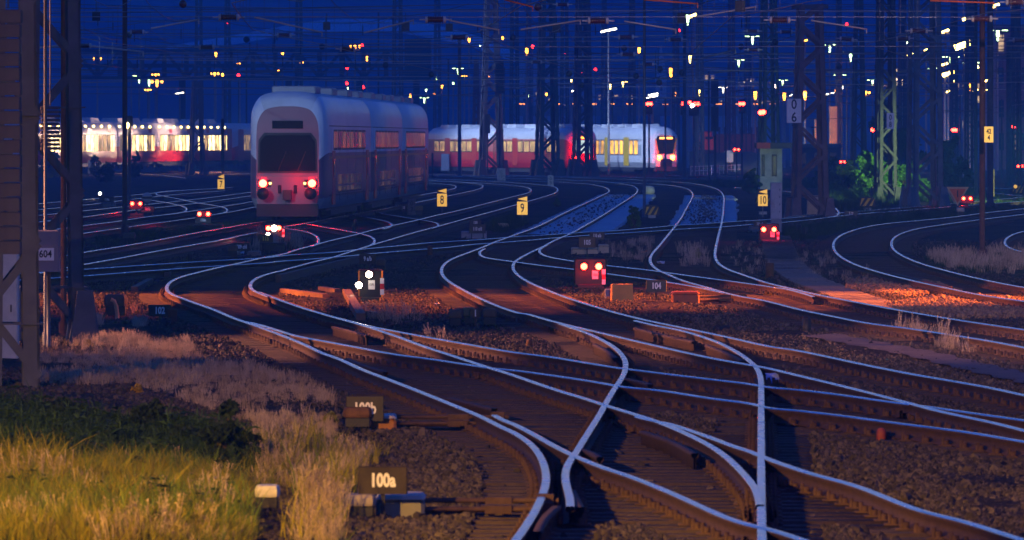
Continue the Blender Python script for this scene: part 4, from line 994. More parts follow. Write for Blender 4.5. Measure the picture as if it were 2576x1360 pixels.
tri_sign('orange triangle sign with number 1 pointing down at right', 2409, 471, 519, 56, 540, '1', orange)
tri_sign('second orange triangle sign tucked behind the first', 2400, 480, 513, 34, 533, None, orange)
def hazard(label, x, y0, y1, w, ybase):
    Y = Yof(ybase); c = wp(x, (y0 + y1) / 2, Y); W_ = px(w, Y); H = px(y1 - y0, Y); z = c.z - GZ
    t = empty('hazard_board', (c.x, Y, GZ), 0, label, 'hazard board', 'yellow and black striped boards')
    oc = [(-W_ * .5, z - H * .5), (W_ * .5, z - H * .5), (W_ * .5, z + H * .2), (W_ * .3, z + H * .5), (-W_ * .3, z + H * .5), (-W_ * .5, z + H * .2)]
    MB().prism(oc, .04).build('panel', black, t)
    yb = MB()
    for q in (-.42, -.02, .38):   # clipped diagonal bars
        a = W_ * .13; pts = [(W_ * (q - .22) - a * .4, z - H * .42), (W_ * (q - .22) + a, z - H * .42), (W_ * (q + .12) + a, z + H * .36), (W_ * (q + .12) - a * .4, z + H * .36)]
        pts = [(min(max(p[0], -W_ * .46), W_ * .46), p[1]) for p in pts]; yb.prism(pts, .006, y=-.024)
    yb.build('stripes', mat('hazard_yellow', (.55, .36, .01), .5, 0, .15, 5), t)
    MB().bar((0, .04, -.1), (0, .04, z), .06).build('post', dark, t); MB().box((0, .05, .06), (W_ * .5, .3, .12)).build('base', concrete, t)
hazard('striped board beside the thin grey pole', 1640, 517, 543, 37, 549)
hazard('striped board in front of the green bushes', 2182, 496, 521, 40, 530)
hazard('striped board at the far right edge below a round disc', 2561, 465, 488, 30, 497)
hazard('striped board hidden behind yellow sign 10', 1919, 494, 516, 40, 540)
Y = Yof(497); c = wp(2553, 470, Y); t = empty('disc_signal', (c.x, Y - .4, GZ), 0, 'black box with a tan slashed disc at the far right edge', 'signal')
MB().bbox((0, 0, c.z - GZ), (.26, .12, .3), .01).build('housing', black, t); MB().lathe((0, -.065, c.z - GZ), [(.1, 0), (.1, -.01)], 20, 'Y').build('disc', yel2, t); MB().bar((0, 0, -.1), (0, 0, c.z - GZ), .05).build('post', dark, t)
Y = Yof(536); c = wp(370, 498, Y); t = empty('disc_signal', (c.x, Y, GZ), 0, 'round pale disc with a dark bar beside the left twin reds', 'signal')
MB().lathe((0, 0, c.z - GZ), [(px(13, Y), .02), (px(13, Y), -.02)], 24, 'Y').build('disc', greybox, t); MB().box((0, -.025, c.z - GZ), (px(28, Y), .01, px(6, Y))).build('bar', black, t); MB().bar((0, .04, -.1), (0, .04, c.z - GZ), .06).build('post', dark, t)
# kilometre stones
def km_stone(label, x, y0, w, ybase, txt, m):
    Y = Yof(ybase); H = px(ybase - y0, Y); W_ = px(w, Y); P = gp(x, ybase); t = empty('kilometre_stone', P, .12, label, 'kilometre stone', 'old kilometre stones')
    mb = MB(); mb.loft([[Vector((a * W_ / 2 * k, b * W_ * .3 * k, z)) for a, b in ((-1, -1), (1, -1), (1, 1), (-1, 1))] for k, z in ((1.04, -.1), (1.0, H * .9), (.86, H * .97), (.6, H))]); s_ = mb.build('stone', m, t)
    text(txt, H * .42, black, s_, (0, -W_ * .33, H * .48), .9)
km_stone('grey weathered stone reading 0 over 7', 1035, 500, 20, 540, '0\n7', mat('old_stone', (.20, .18, .16), .9, 0, .5, 9, .4))
km_stone('pale blue lit stone reading 0 over 9', 1385, 441, 14, 469, '0\n9', mat('pale_stone', (.55, .55, .55), .85, 0, .4, 9))

# ================================================================ shunting signals
halo_lights = []
def lens(mb_name, parent, loc, r, c, s):
    o = MB().lathe((0, 0, 0), [(r * .6, -.035), (r, -.02), (r, .0)], 16, 'Y').build(mb_name, lampmat(c, s), parent); o.location = loc
    return o
def add_point(loc, c, energy, r=.06, name='signal_glow'):
    l = bpy.data.lights.new(name, 'POINT'); l.energy = energy; l.color = LIGHT_COLS[c]; l.shadow_soft_size = r
    o = bpy.data.objects.new(name, l); COL.objects.link(o); o.location = loc; return o
def dwarf_signal(label, x, y0, y1, w, ybase, lights, plate=None, marker=None, E=6):
    """lights: (x, y, colour) in survey pixels"""
    Y = Yof(ybase); c = wp(x, (y0 + y1) / 2, Y); W_ = px(w, Y); H = px(y1 - y0, Y); z = c.z - GZ
    t = empty('shunting_signal', (c.x, Y, GZ), 0, label, 'shunting signal', 'low shunting signals')
    MB().bbox((0, .08, z), (W_, .30, H), .03).build('housing', black, t)
    MB().bar((0, .1, -.1), (0, .1, z - H / 2), .09).build('post', dark, t); MB().bbox((0, .1, .03), (W_ * .8, .4, .16), .02).build('base', dark, t)
    for lx, ly, cc in lights:
        p = wp(lx, ly, Y); q = (p.x - c.x, -.085, p.z - GZ); rr = .055
        MB().lathe((q[0], -.07, q[2]), [(rr * 1.5, 0), (rr * 1.45, -.10), (rr * 1.3, -.10), (rr * 1.3, 0)], 18, 'Y').build('hood', black, t)
        lens('lens', t, q, rr * (1.25 if cc == 'red' else 1.1) * (1.5 if (cc == 'white' and lx == 690) else 1), cc, 26 if cc == 'red' else 20)
        lo = add_point((p.x, Y - .30, p.z - .02), cc, E * (.22 if cc == 'red' else .03))
    if plate:
        tx, lx, ly, sz = plate; p = wp(lx, ly, Y); pl = MB().box((p.x - c.x, -.083, p.z - GZ), (px(sz * .72, Y), .012, px(sz, Y))).build('number_plate', white, t)
        text(tx, px(sz, Y) * .42, black, pl, (p.x - c.x, -.092, p.z - GZ), .7)
    if marker:
        lx, ly0, ly1, wd = marker; h = px(ly1 - ly0, Y) / 3; p = wp(lx, ly1, Y)
        mk = MB(); mk.mi = 0
        for k in range(3):
            mk.mi = k % 2; mk.box((p.x - c.x, -.12, p.z - GZ + h * (k + .5)), (px(wd, Y), .03, h))
        mk.build('marker_post', [white, red], t)
    return t
dwarf_signal('low signal with two white lights and plate 109', 932, 678, 748, 62, 762, [(929, 691, 'white'), (903, 718, 'white')], ('109II', 935, 717, 23), (961.5, 700, 742, 10), E=14)
dwarf_signal('low signal with two red lights and plate 105', 1485, 650, 716, 82, 728, [(1469, 671, 'red'), (1506, 671, 'red')], ('105II', 1497, 692, 21), (1518.5, 678, 716, 9), E=16)
dwarf_signal('low signal with two red lights before the tall grey cabinet', 1935, 563, 605, 50, 612, [(1921, 578, 'red'), (1947, 578, 'red')], ('104', 1943, 590, 14), (1957, 584, 603, 6), E=14)
dwarf_signal('low signal at left with red and dazzling white lights above board 115', 689, 563, 596, 46, 612, [(675, 575, 'red'), (690, 575, 'white'), (702, 574, 'red'), (674, 591, 'white')], None, (713, 577, 597, 6), E=14)
dwarf_signal('low signal with two red lights beside the pale disc', 343, 504, 527, 38, 545, [(333, 513, 'red'), (353, 513, 'red')], E=16)
dwarf_signal('low signal with two red lights beyond the double deck train tail', 513, 530, 549, 36, 574, [(502, 539, 'red'), (524, 539, 'red')], E=16)
dwarf_signal('low signal with two red lights behind the orange triangle', 2433, 491, 512, 36, 528, [(2424, 500, 'red'), (2441, 500, 'red')], E=16)
dwarf_signal('low signal with one white light at far left', 252, 482, 495, 16, 510, [(252, 487.5, 'white')], E=6)
for x, y, wd in ((2120, 408, 'in front of the hedge'), (2566, 419, 'at the right edge by the sidings'), (1853, 377, 'on the grassy slope by the depot')):
    Y = 480; c = wp(x, y, Y); t = empty('shunting_signal', (c.x, Y, GZ), 0, 'tiny far signal with two red lights ' + wd, 'shunting signal', 'low shunting signals')
    MB().bbox((0, .1, c.z - GZ), (.5, .2, .3), .03).build('housing', black, t); MB().bar((0, .1, -.1), (0, .1, c.z - GZ), .08).build('post', dark, t)
    for s_ in (-1, 1): lens('lens', t, (s_ * .13, -.02, c.z - GZ), .08, 'red', 18)
# tall colour light signals
def tall_signal(label, x, y0, y1, w, Y, lights, double=False):
    c = wp(x, y1, Y); H = px(y1 - y0, Y); W_ = px(w, Y); t = empty('colour_light_signal', (c.x, Y, GZ), 0, label, 'railway signal', 'tall colour light signals'); z = c.z - GZ
    MB().bbox((0, 0, z + H / 2), (W_, .25, H), .04).build('screen', black, t)
    if double: MB().bbox((0, 0, z - H * .62), (W_, .25, H), .04).build('screen', black, t)
    MB().cyl((0, .2, -.1), (0, .2, z + H), .08, 8).build('mast', mast_mat, t)
    for lx, ly, cc in lights:
        p = wp(lx, ly, Y); lens('lens', t, (p.x - c.x, -.13, p.z - GZ), .15, cc, 22)
    return t
tall_signal('tall signal with two red lights left of the church', 1633, 248, 288, 16, 600, [(1629, 262, 'red'), (1637, 262, 'red')])
tall_signal('tall signal with one strong red light right of the church', 1719, 246, 290, 14, 560, [(1719, 262, 'red')])
tall_signal('tall wide signal with several red lights', 1746, 250, 292, 26, 590, [(1735, 259, 'red'), (1748, 262, 'red'), (1756, 262, 'red'), (1741, 267, 'white')])
tall_signal('tall signal with two red lights above the depot slope', 1867, 250, 286, 16, 560, [(1862, 262, 'red'), (1870, 262, 'red')])
tall_signal('tall signal on the greenish mast with two red lights', 1917, 273, 296, 16, 425, [(1913, 284, 'red'), (1920, 283, 'red')])
tall_signal('unlit dark double signal left of the depot slope', 1798, 200, 262, 19, 560, [], True)
tall_signal('unlit dark double signal above the red train', 1257, 155, 236, 20, 590, [], False)
tall_signal('unlit dark signal low on the red train mast', 1226, 288, 336, 14, 598, [])
tall_signal('small signal with two red lights left of the brick building', 2401, 322, 334, 14, 600, [(2397, 328, 'red'), (2404, 328, 'red')])
tall_signal('small signal with two red lights on the brick building side', 2546, 314, 326, 14, 500, [(2541, 319, 'red'), (2550, 319, 'red')])
tall_signal('small signal with a red light left of the tall mast', 2195, 322, 333, 12, 520, [(2195, 327, 'red')])
tall_signal('dark signal by the thin posts in front of the commuter train', 325, 292, 318, 18, 330, [(317, 316, 'yellow')])
# ================================================================ track side gear
def cap_box(label, x, y0, y1, w, ybase, capm, group='cable cap boxes on stalks', depth=.25):
    """domed cable cap standing on a bundle of cables"""
    Y = Yof(ybase); P = gp(x, ybase); W_ = px(w, Y); H = px(ybase - y0, Y); hc = px(y1 - y0, Y); t = empty('cable_box', P, 0, label, 'cable box', group)
    cp = MB(); cp.smooth = False
    rs = []
    for k, z in ((.94, H - hc), (1.0, H - hc * .8), (1.0, H - hc * .35), (.9, H - hc * .08), (.7, H)):
        rs.append([Vector((a * W_ / 2 * k, b * depth / 2 * k, z)) for a, b in ((-1, -.6), (-.8, -1), (.8, -1), (1, -.6), (1, .6), (.8, 1), (-.8, 1), (-1, .6))])
    cp.loft(rs); cp.build('cap', capm, t)
    MB().bbox((0, 0, H - hc * 1.45), (W_ * .88, depth * .85, hc * .9), .01).build('terminal_box', dark, t)
    cb = MB()
    for q in (-.32, -.1, .12, .33):
        cb.tube([(W_ * q, 0, H - hc * 1.8), (W_ * q * 1.1, -.02, H * .25), (W_ * (q * 1.5 + RNG.normal(0, .05)), -.06, -.06)], .018, 6)
    cb.build('cable_bundle', rubber, t)
    return t
cap_box('beige mushroom-capped cable box in the near grass', 673, 1220, 1250, 62, 1316, cream)
cap_box('grey capped cable box against the machine of board 100a', 908, 1243, 1272, 76, 1318, mat('cap_mauve', (.30, .25, .24), .6, 0, .2, 5))
cap_box('rust brown capped box hiding half of board 100b', 900, 1024, 1050, 72, 1092, rust)
cap_box('brown cap box leftmost of three around the white 1', 1145, 779, 800, 34, 830, mat('cap_brown', (.16, .09, .05), .6, 0, .3, 5))
cap_box('olive cap box in the middle of three around the white 1', 1180, 774, 795, 30, 824, mat('cap_olive', (.22, .16, .05), .6, 0, .3, 5))
cap_box('brown cap box rightmost of three around the white 1', 1232, 777, 798, 36, 830, MATS['cap_brown'])
cap_box('dark domed cable box by the bent tan pipe', 291, 741, 770, 58, 800, mat('cap_dark', (.10, .07, .06), .6, 0, .3, 5), group=None)
cap_box('brown cap box left of board 109 c d', 585, 617, 632, 26, 650, MATS['cap_brown'])
cap_box('brown cap box right of board 9 a b', 958, 652, 668, 24, 684, MATS['cap_brown'])
cap_box('dark cap box at the foot of the brown pole', 324, 585, 600, 34, 612, MATS['cap_dark'], group=None)
cap_box('small cap box right of the old kilometre stone', 1054, 518, 530, 20, 540, MATS['cap_olive'], group=None)
cap_box('yellowish cap box under the orange triangle sign', 2416, 523, 533, 20, 545, beige, group=None)
def point_machine(label, x0, x1, y0, y1, m, rods=0.0, rodz=.12, lid=None):
    """flat motor box with lid, feet and rods that run to the rails"""
    Y = Yof(y1); a = gp(x0, y1); b = gp(x1, y1); W_ = b.x - a.x; H = px(y1 - y0, Y); t = empty('point_machine', ((a.x + b.x) / 2, Y, GZ), 0, label, 'point machine', 'point machines beside the tracks')
    MB().bbox((0, .3, H * .46), (W_, .7, H * .8), .03).build('housing', m, t); MB().bbox((0, .3, H * .94), (W_ * 1.02, .74, H * .16), .03).build('lid', lid or m, t)
    ft = MB()
    for q in (-.38, .38): ft.box((W_ * q, .3, 0), (.12, .9, .08))
    ft.build('mounting_bars', dark, t)
    bl = MB(); n_b = max(3, int(W_ / .16))
    for q in range(n_b): bl.lathe((-W_ * .46 + W_ * .92 * q / (n_b - 1), -.052, H * .80), [(.012, 0), (.012, -.012)], 6, 'Y')
    bl.build('lid_bolts', steel, t); cb = MB(); cb.tube([(-W_ * .3, -.03, H * .3), (-W_ * .36, -.22, H * .12), (-W_ * .55, -.3, .01), (-W_ * .8, -.28, 0)], .018, 6); cb.build('cable', rubber, t)
    if rods:
        s_ = 1 if rods > 0 else -1; rd = MB()
        for q, zz in ((.1, .10), (.32, .16), (.52, .07)): rd.cyl((s_ * W_ * .48, q, zz), (s_ * W_ * .5 + rods, q, zz), .022, 7); rd.box((s_ * W_ * .5 + rods * .55, q, zz), (.22, .07, .06)); rd.box((s_ * W_ * .5 + rods * .9, q, zz + .01), (.14, .09, .09))
        rd.build('drive_rods', railside, t)
    return t
mach_grey = mat('machine_grey', (.20, .19, .17), .6, 0, .25, 4); 
point_machine('grey point machine with bright lid under board 100a', 945, 1068, 1248, 1314, mach_grey, 1.1, lid=mat('machine_lid', (.42, .38, .34), .55, 0, .2, 4))
point_machine('orange point machine beside the brown cap box of board 100b', 934, 997, 1047, 1090, mat('machine_orange', (.34, .13, .03), .6, 0, .3, 4), 1.2, lid=mat('machine_pale_lid', (.45, .38, .34), .55))
point_machine('rust red point machine right of board 104', 1690, 1760, 735, 768, mat('machine_red', (.30, .08, .03), .65, 0, .35, 4), .9)
point_machine('cream point machine below board 105', 1437, 1505, 624, 643, mat('machine_cream', (.50, .42, .26), .6, 0, .3, 4))
point_machine('cream half of the machine pair behind board 105', 1505, 1532, 616, 640, MATS['machine_cream'])
point_machine('pale grey point machine below board 110 c d', 1160, 1224, 583, 602, mat('machine_pale', (.36, .33, .33), .6, 0, .3, 4))
point_machine('pale box beside yellow sign 9 in the weeds', 1252, 1280, 563, 574, MATS['machine_cream'])
point_machine('dark low machine below board 116a', 484, 560, 566, 580, dark)
point_machine('grey low machine beside board 118a', 240, 290, 510, 522, mach_grey)
point_machine('dark grey machine below board 115', 650, 720, 612, 634, dark)
point_machine('tan block right of board 109 c d', 622, 655, 633, 647, mat('machine_tan', (.34, .24, .18), .65, 0, .3, 4))
point_machine('grey machine left of the twin reds by the grey cabinet', 1885, 1910, 571, 586, mach_grey)
# boxes and blocks
def block(name, label, cat, x0, x1, y0, y1, dep, m, group=None, rz=0.0, b=.02, top=1.0):
    Y = Yof(y1); a = gp(x0, y1); c = gp(x1, y1); H = px(y1 - y0, Y); W_ = c.x - a.x; mb = MB()
    if top != 1.0: mb.box((0, 0, H / 2), (W_, dep, H), taper=top)
    else: mb.bbox((0, 0, H / 2), (W_, dep, H), b)
    return tag(mb.build(name, m, None, ((a.x + c.x) / 2, Y + dep / 2, GZ), rz), label, cat, group)
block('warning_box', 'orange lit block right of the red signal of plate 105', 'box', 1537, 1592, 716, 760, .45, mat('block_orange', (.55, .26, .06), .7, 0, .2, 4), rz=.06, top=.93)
block('small_drum', 'small blue grey drum against the orange block', 'drum', 1521, 1539, 727, 757, .14, mat('drum_blue', (.18, .19, .30), .6, 0, .2, 4))
block('concrete_box', 'tall beige concrete box behind the 06 mast', 'box', 2030, 2066, 493, 552, .6, mat('box_concrete', (.50, .46, .36), .8, 0, .25, 4), top=.88)
t = empty('relay_cabinet', gp(1953, 585), 0, 'tall pale grey cabinet with graffiti above twin red lights', 'cabinet', 'relay cabinets')
Y = Yof(585); H = px(585 - 462, Y); W_ = px(28, Y)
MB().bbox((0, .2, H * .64), (W_, .4, H * .72), .015).build('housing', greybox, t); MB().bbox((0, .2, H * .14), (W_ * .96, .38, H * .28), .01).build('plinth', mat('plinth_grey', (.30, .29, .31), .7, 0, .25, 4), t)
MB().bbox((0, .2, H * 1.005), (W_ * 1.04, .44, .03), .01).build('lid', greybox, t); mb = MB()
for q in range(4): mb.box((W_ * .3, -.004, H * (.42 + .15 * q)), (.02, .012, .06))
mb.build('hinges', dark, t); mb = MB()
for a, b in (((-.9, .62), (-.3, .56)), ((-.8, .58), (-.5, .48)), ((-.6, .6), (-.2, .5)), ((-.9, .55), (-.6, .6))): mb.bar((W_ * .5 * a[0], -.005, H * a[1]), (W_ * .5 * b[0], -.005, H * b[1]), .02, .004)
mb.build('graffiti_tag', mat('graffiti_red', (.30, .05, .05), .6), t)
t = empty('relay_cabinet', gp(1261, 457), 0, 'pale cabinet with a dark graffiti scrawl before the red train', 'cabinet', 'relay cabinets')
Y = Yof(457); H = px(33, Y); W_ = px(21, Y); MB().bbox((0, .3, H / 2), (W_, .5, H), .03).build('housing', offwhite, t); mb = MB()
pts = [(-.3, .9), (-.1, .8), (.1, .86), (-.2, .7), (.2, .62), (-.1, .5), (.3, .45), (0, .3), (.35, .2), (.1, .1), (.3, .05)]
for p, q in zip(pts[:-1], pts[1:]): mb.bar((p[0] * W_, .04, p[1] * H), (q[0] * W_, .04, q[1] * H), .05, .01)
mb.build('graffiti_tag', black, t)
for i, (x0, x1, y0, y1, m, wd) in enumerate([(1110, 1130, 388, 438, mat('cab_blue', (.16, .20, .30), .6, 0, .2, 4), 'dark blue cabinet on two legs before the yellow train tail'), (1791, 1808, 416, 440, greybox, 'pale blue lit cabinet by the white fence'), (221, 236, 404, 444, offwhite, 'pale cabinet by the left fence end'), (1432, 1442, 438, 446, dark, 'small dark cabinet in front of the red train')]):
    P = gp(x0, y1); Y = Yof(y1); H = px(y1 - y0, Y); W_ = px(x1 - x0, Y); t = empty('relay_cabinet', gp((x0 + x1) / 2, y1), 0, wd, 'cabinet', 'relay cabinets')
    MB().bbox((0, .3, H * .58), (W_, .5, H * .84), .03).build('housing', m, t); lg = MB()
    for q in (-.4, .4): MB().box((W_ * q, .3, H * .08), (.08, .3, H * .18)).build('leg', dark, t)
# green grey bell-topped post
P = gp(1835, 436); Y = P.y; t = empty('telephone_box', P, 0, 'pale green box with a pitched lid on a post by the white fence', 'signal box'); k = px(1, Y)
MB().bbox((0, 0, k * 40), (k * 19, k * 16, k * 26), .03).build('housing', mat('pale_green', (.45, .52, .45), .6, 0, .2, 4), t); MB().lathe((0, 0, k * 52), [(k * 13, 0), (k * 12, k * 2), (k * 4, k * 5)], 12).build('lid', MATS['pale_green'], t); MB().cyl((0, 0, 0), (0, 0, k * 28), k * 3, 8).build('post', dark, t)
# small posts
def peg(label, x, y0, y1, w, m, name='marker_post', group=None, dome=True):
    P = gp(x, y1); r = px(w, P.y) / 2; H = px(y1 - y0, P.y); return tag(MB().lathe((0, 0, -.05), [(r, 0), (r, H + .05 - r), (r * .85, H + .05 - r * .4), (r * .4, H + .05)] if dome else [(r, 0), (r, H + .05)], 12).build(name, m, None, P), label, 'marker post', group)
peg('orange domed marker peg left of the long crossing rail', 1331, 855, 878, 15, rust, group='domed marker pegs')
peg('red domed marker peg in the right foreground ballast', 2217, 1077, 1112, 25, mat('peg_red', (.32, .06, .04), .6, 0, .3, 6), group='domed marker pegs')
peg('dark domed peg above the long flat track at left', 478, 545 + 90, 662, 14, dark, group='domed marker pegs')
peg('brown domed peg beside a white stone, right of board 9 a b', 1082, 617, 645, 14, rust, group='domed marker pegs')
peg('small dark post, upper of two between the double slip rails', 894, 551, 572, 9, dark, group='domed marker pegs')
peg('small dark post, lower of two between the double slip rails', 890, 563, 580, 9, dark, group='domed marker pegs')
peg('short rusty post beside the plank walkway', 1936, 662, 700, 22, rust, dome=False)
peg('dark stub post in the right foreground below the curved tracks', 2029, 802, 840, 22, dark, dome=False)
peg('thin dark stub post in the verge grass, left one', 2010, 566, 592, 12, dark, dome=False); peg('thin dark stub post in the verge grass, right one', 2026, 572, 592, 12, dark, dome=False)
P = gp(438, 816); tag(MB().box((0, 0, .11), (.10, .1, .24)).box((-.03, 0, .24), (.16, .16, .025)).build('capped_stake', timber, None, P), 'short wooden stake with a pale cap right of board 102', 'stake')
# bent tan pipe
P = gp(292, 806); mb = MB(); mb.tube([(-.09, 0, .36), (-.03, 0, .33), (.0, 0, .25), (.02, 0, .1), (.02, 0, -.05)], .035, 10); tag(mb.build('cable_conduit', mat('conduit_tan', (.50, .30, .16), .6, 0, .2, 5), None, P), 'bent tan conduit beside the dark domed box', 'conduit')
# loose rail pieces and beams
def beam(label, a, b, w, m=None, name='loose_beam', h=None, z=.0):
    A_, B_ = gp(*a), gp(*b); W_ = px(w, A_.y); h = h or W_; mb = MB(); mb.bar(A_ + Vector((0, 0, h / 2 + z)), B_ + Vector((0, 0, h / 2 + z)), W_, h)
    return tag(mb.build(name, m or timber, None), label, 'beam', 'loose beams and rail pieces')
beamm = mat('beam_brown', (.17, .10, .065), .75, 0, .35, 5)
beam('loose rail piece pointing towards the centre below the white signal', (872, 748), (908, 812), 20, beamm)
beam('short rail stub lying right of the diagonal piece', (925, 800), (958, 806), 18, beamm)
beam('long beam lying left of the white signal', (712, 742), (820, 757), 16, beamm)
beam('shorter beam behind the long one by the white signal', (808, 737), (850, 744), 16, beamm)
beam('beam leaning towards the tracks left of the loop', (338, 738), (378, 716), 16, beamm)
beam('dim beam farther up, left of the loop', (420, 700), (452, 684), 14, beamm)
beam('flat kerb stone lying in the dry grass by the wide mast foot', (304, 885), (440, 882), 12, concrete, h=.06)
beam('grey trough lid on the ground beside the left mast', (560, 652), (640, 646), 10, dark, h=.05)
beam('long guard rail behind the right arm of the left loop', (700, 715), (905, 664), 14, beamm, h=.2)
beam('dark rod lying on the orange lit ballast at right', (2246, 770), (2350, 770), 4, black, h=.03)
# litter
def crumple(label, x, y, w, m, seed, up=0.0, amp=.45):
    P = gp(x, y); r = random.Random(seed); W_ = px(w, P.y); mb = MB(); vs = []; n = 5
    for j in range(n):
        for i in range(n): vs.append(Vector(((i / (n - 1) - .5) * W_ * r.uniform(.7, 1.1), (j / (n - 1) - .5) * W_ * 1.4, (.02 + r.random() * W_ * amp) + up * j / (n - 1))))
    mb._add(vs, [(j * n + i, j * n + i + 1, (j + 1) * n + i + 1, (j + 1) * n + i) for j in range(n - 1) for i in range(n - 1)])
    return tag(mb.build('litter', m, None, P), label, 'litter', 'scraps of litter')
plastic = mat('pale_plastic', (.7, .72, .76), .4, 0, .2, 30)
crumple('crumpled blue and white packet beside the straight switch rail', 1945, 972, 36, mat('packet_blue', (.14, .28, .9), .4, 0, .6, 5, col2=(.5, .6, .85)), 3, .13, .16)
crumple('crushed clear plastic by board 109 c d', 603, 645, 24, plastic, 5)
crumple('white scrap between the centre tracks above the white 1', 1100, 770, 14, plastic, 7)
crumple('pale scrap inside the right S curve', 1662, 668, 22, plastic, 9)
crumple('orange scrap left of the right S curve', 1620, 640, 18, orange, 11)
crumple('tiny teal scrap in the right foreground', 2232, 912, 12, mat('scrap_teal', (.1, .45, .42), .4), 13)
crumple('pale violet scrap below the rust red machine', 1790, 848, 14, plastic, 15)
tag(MB().lathe((0, 0, 0), [(.05, 0), (.09, .05), (.08, .1), (.03, .13)], 10).build('white_stone', white, None, gp(1054, 645)), 'round white stone beside a brown peg', 'stone')
tag(MB().lathe((0, 0, 0), [(.3, 0), (.36, .18), (.3, .4), (.12, .5)], 14).build('pale_boulder', offwhite, None, gp(1632, 490)), 'pale round object beside the thin grey pole', 'boulder')

# ================================================================ signal hut
P = Vector(((1936 - CX) * 410 / FPX, 410, GZ)); t = empty('signal_hut', P, 0, 'small pale hut with a flat dark roof and a red strip behind the 06 mast', 'hut'); k = px(1, 410)
zb = HCAM - (462 - HY) * k - GZ
hutm = mat('hut_wall', (.42, .44, .46), .8, 0, .35, 2.0)
zt = HCAM - (375 - HY) * k - GZ
MB().box((k * 4, 1.4, zt / 2), (k * 56, 2.6, zt)).build('wall', hutm, t)
rf = MB().box((k * 14, 1.2, zt + k * 8), (k * 96, 3.4, k * 14)).build('roof', mat('hut_roof', (.07, .07, .08), .7, 0, .2, 3), t); MB().box((k * -16, -.52, zt + k * 8), (k * 34, .03, k * 15)).build('fascia', mat('fascia_red', (.45, .07, .06), .6, 0, .3, 6), t)
for q, w_ in ((-16, 8), (12, 13)):
    f = MB().box((k * q, .09, zt * .62), (k * w_, .05, zt * .5)).build('window', dark, t); MB().box((k * q, .055, zt * .62), (k * w_ * .7, .03, zt * .43)).build('pane', mat('dark_pane', (.02, .025, .03), .08, 0, .1, 2, spec=.8), f)
# white paling fence by the depot
def paling(label, xa, ya, xb, yb, n, h, m, name='fence', rails=2, w=.05):
    A_, B_ = gp(xa, ya), gp(xb, yb); t = empty(name, A_, 0, label, 'fence'); pr = MB(); me = None
    for i in range(n + 1):
        p = (B_ - A_) * (i / n)
        if me is None: o = MB().box((0, 0, h / 2), (w, w, h)).build('post', m, t); me = o.data
        else: o = bpy.data.objects.new('post', me); COL.objects.link(o); o.parent = t
        o.location = p
    for q in range(rails):
        zz = h * (1 - .45 * q) - .06; pr.bar(Vector((0, -.03, zz)), (B_ - A_) + Vector((0, -.03, zz)), .04, .05)
    pr.build('rails', m, t)
paling('white low fence right of the yellow train', 1738, 443, 1868, 437, 13, .85, white)
paling('low dark wire fence along the left tracks', 232, 430, 560, 434, 12, 1.1, dark, rails=3)
paling('low wire fence before the yellow train tail', 960, 434, 1085, 434, 6, .8, steel)
# yellow post right
P = gp(2497, 505); MB(); tag(MB().box((0, 0, .9), (px(9, P.y), .1, px(43, P.y) * 1.6)).build('guard_post', mat('post_yellow', (.6, .42, .04), .5), None, P), 'short yellow post at the right by the sidings', 'post')

# ================================================================ trees and bushes
def leaf_mesh(name, m, centre_list, n, leaf, parent=None):
    """leaves spread through overlapping clumps"""
    C_ = np.array([c[:3] for c in centre_list]); Rr = np.array([c[3] for c in centre_list]); k = RNG.integers(0, len(C_), n)
    d = RNG.normal(0, 1, (n, 3)); d /= np.linalg.norm(d, axis=1)[:, None]; r = RNG.random(n) ** .4
    P = C_[k] + d * (Rr[k] * r)[:, None] * np.array([1, 1, .85]); P[:, 2] = np.maximum(P[:, 2], .02)
    u = RNG.normal(0, 1, (n, 3)); u /= np.linalg.norm(u, axis=1)[:, None]; v = np.cross(u, RNG.normal(0, 1, (n, 3))); v /= np.linalg.norm(v, axis=1)[:, None]
    s_ = leaf * RNG.uniform(.6, 1.3, n)[:, None]; V = np.stack([P - u * s_, P + v * s_ * .45, P + u * s_, P - v * s_ * .45], 1).reshape(-1, 3)
    return npmesh(name, V, np.arange(4 * n).reshape(n, 4), m, parent)
def bush(label, x, ybase, y0, w, Y, m, n, leaf=.09, name='bush', cat='bush', seed=0, group=None):
    P = gp(x, ybase) if Y is None else Vector(((x - CX) * Y / FPX, Y, GZ)); Y = P.y; W_ = px(w, Y); H = HCAM - (y0 - HY) * Y / FPX - GZ; r = random.Random(seed + int(x)); t = empty(name, P, 0, label, cat, group)
    cs = []
    for i in range(46):
        a = r.uniform(0, 6.28); h = r.random() ** 1.2; rad = (1 - abs(h - .35) * 1.0) * W_ * .44 * r.random() ** .5
        cs.append((rad * math.cos(a), rad * math.sin(a), H * (.08 + .82 * h * r.uniform(.7, 1.08)), min(W_, H * 1.5) * r.uniform(.04, .14)))
    leaf_mesh('crown', m, cs, n, leaf, t)
    tk = MB()
    for i in range(14):
        c = cs[r.randrange(len(cs))]; tk.tube([(r.uniform(-.1, .1), 0, -.05), (c[0] * .4, c[1] * .4, c[2] * .5), c[:3]], [.06, .04, .012], 6)
    tk.build('trunk', timber, t); return t
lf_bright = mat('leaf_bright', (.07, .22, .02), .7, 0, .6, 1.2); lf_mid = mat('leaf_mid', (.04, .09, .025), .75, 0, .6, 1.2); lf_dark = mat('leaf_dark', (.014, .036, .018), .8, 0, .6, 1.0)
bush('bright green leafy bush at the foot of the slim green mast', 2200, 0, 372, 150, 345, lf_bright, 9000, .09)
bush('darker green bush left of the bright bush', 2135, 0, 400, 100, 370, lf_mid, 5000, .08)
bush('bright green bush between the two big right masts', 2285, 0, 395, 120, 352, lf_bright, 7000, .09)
bush('tall dark green tree behind the right masts', 2250, 0, 255, 190, 440, lf_mid, 10000, .14, 'tree', 'tree')
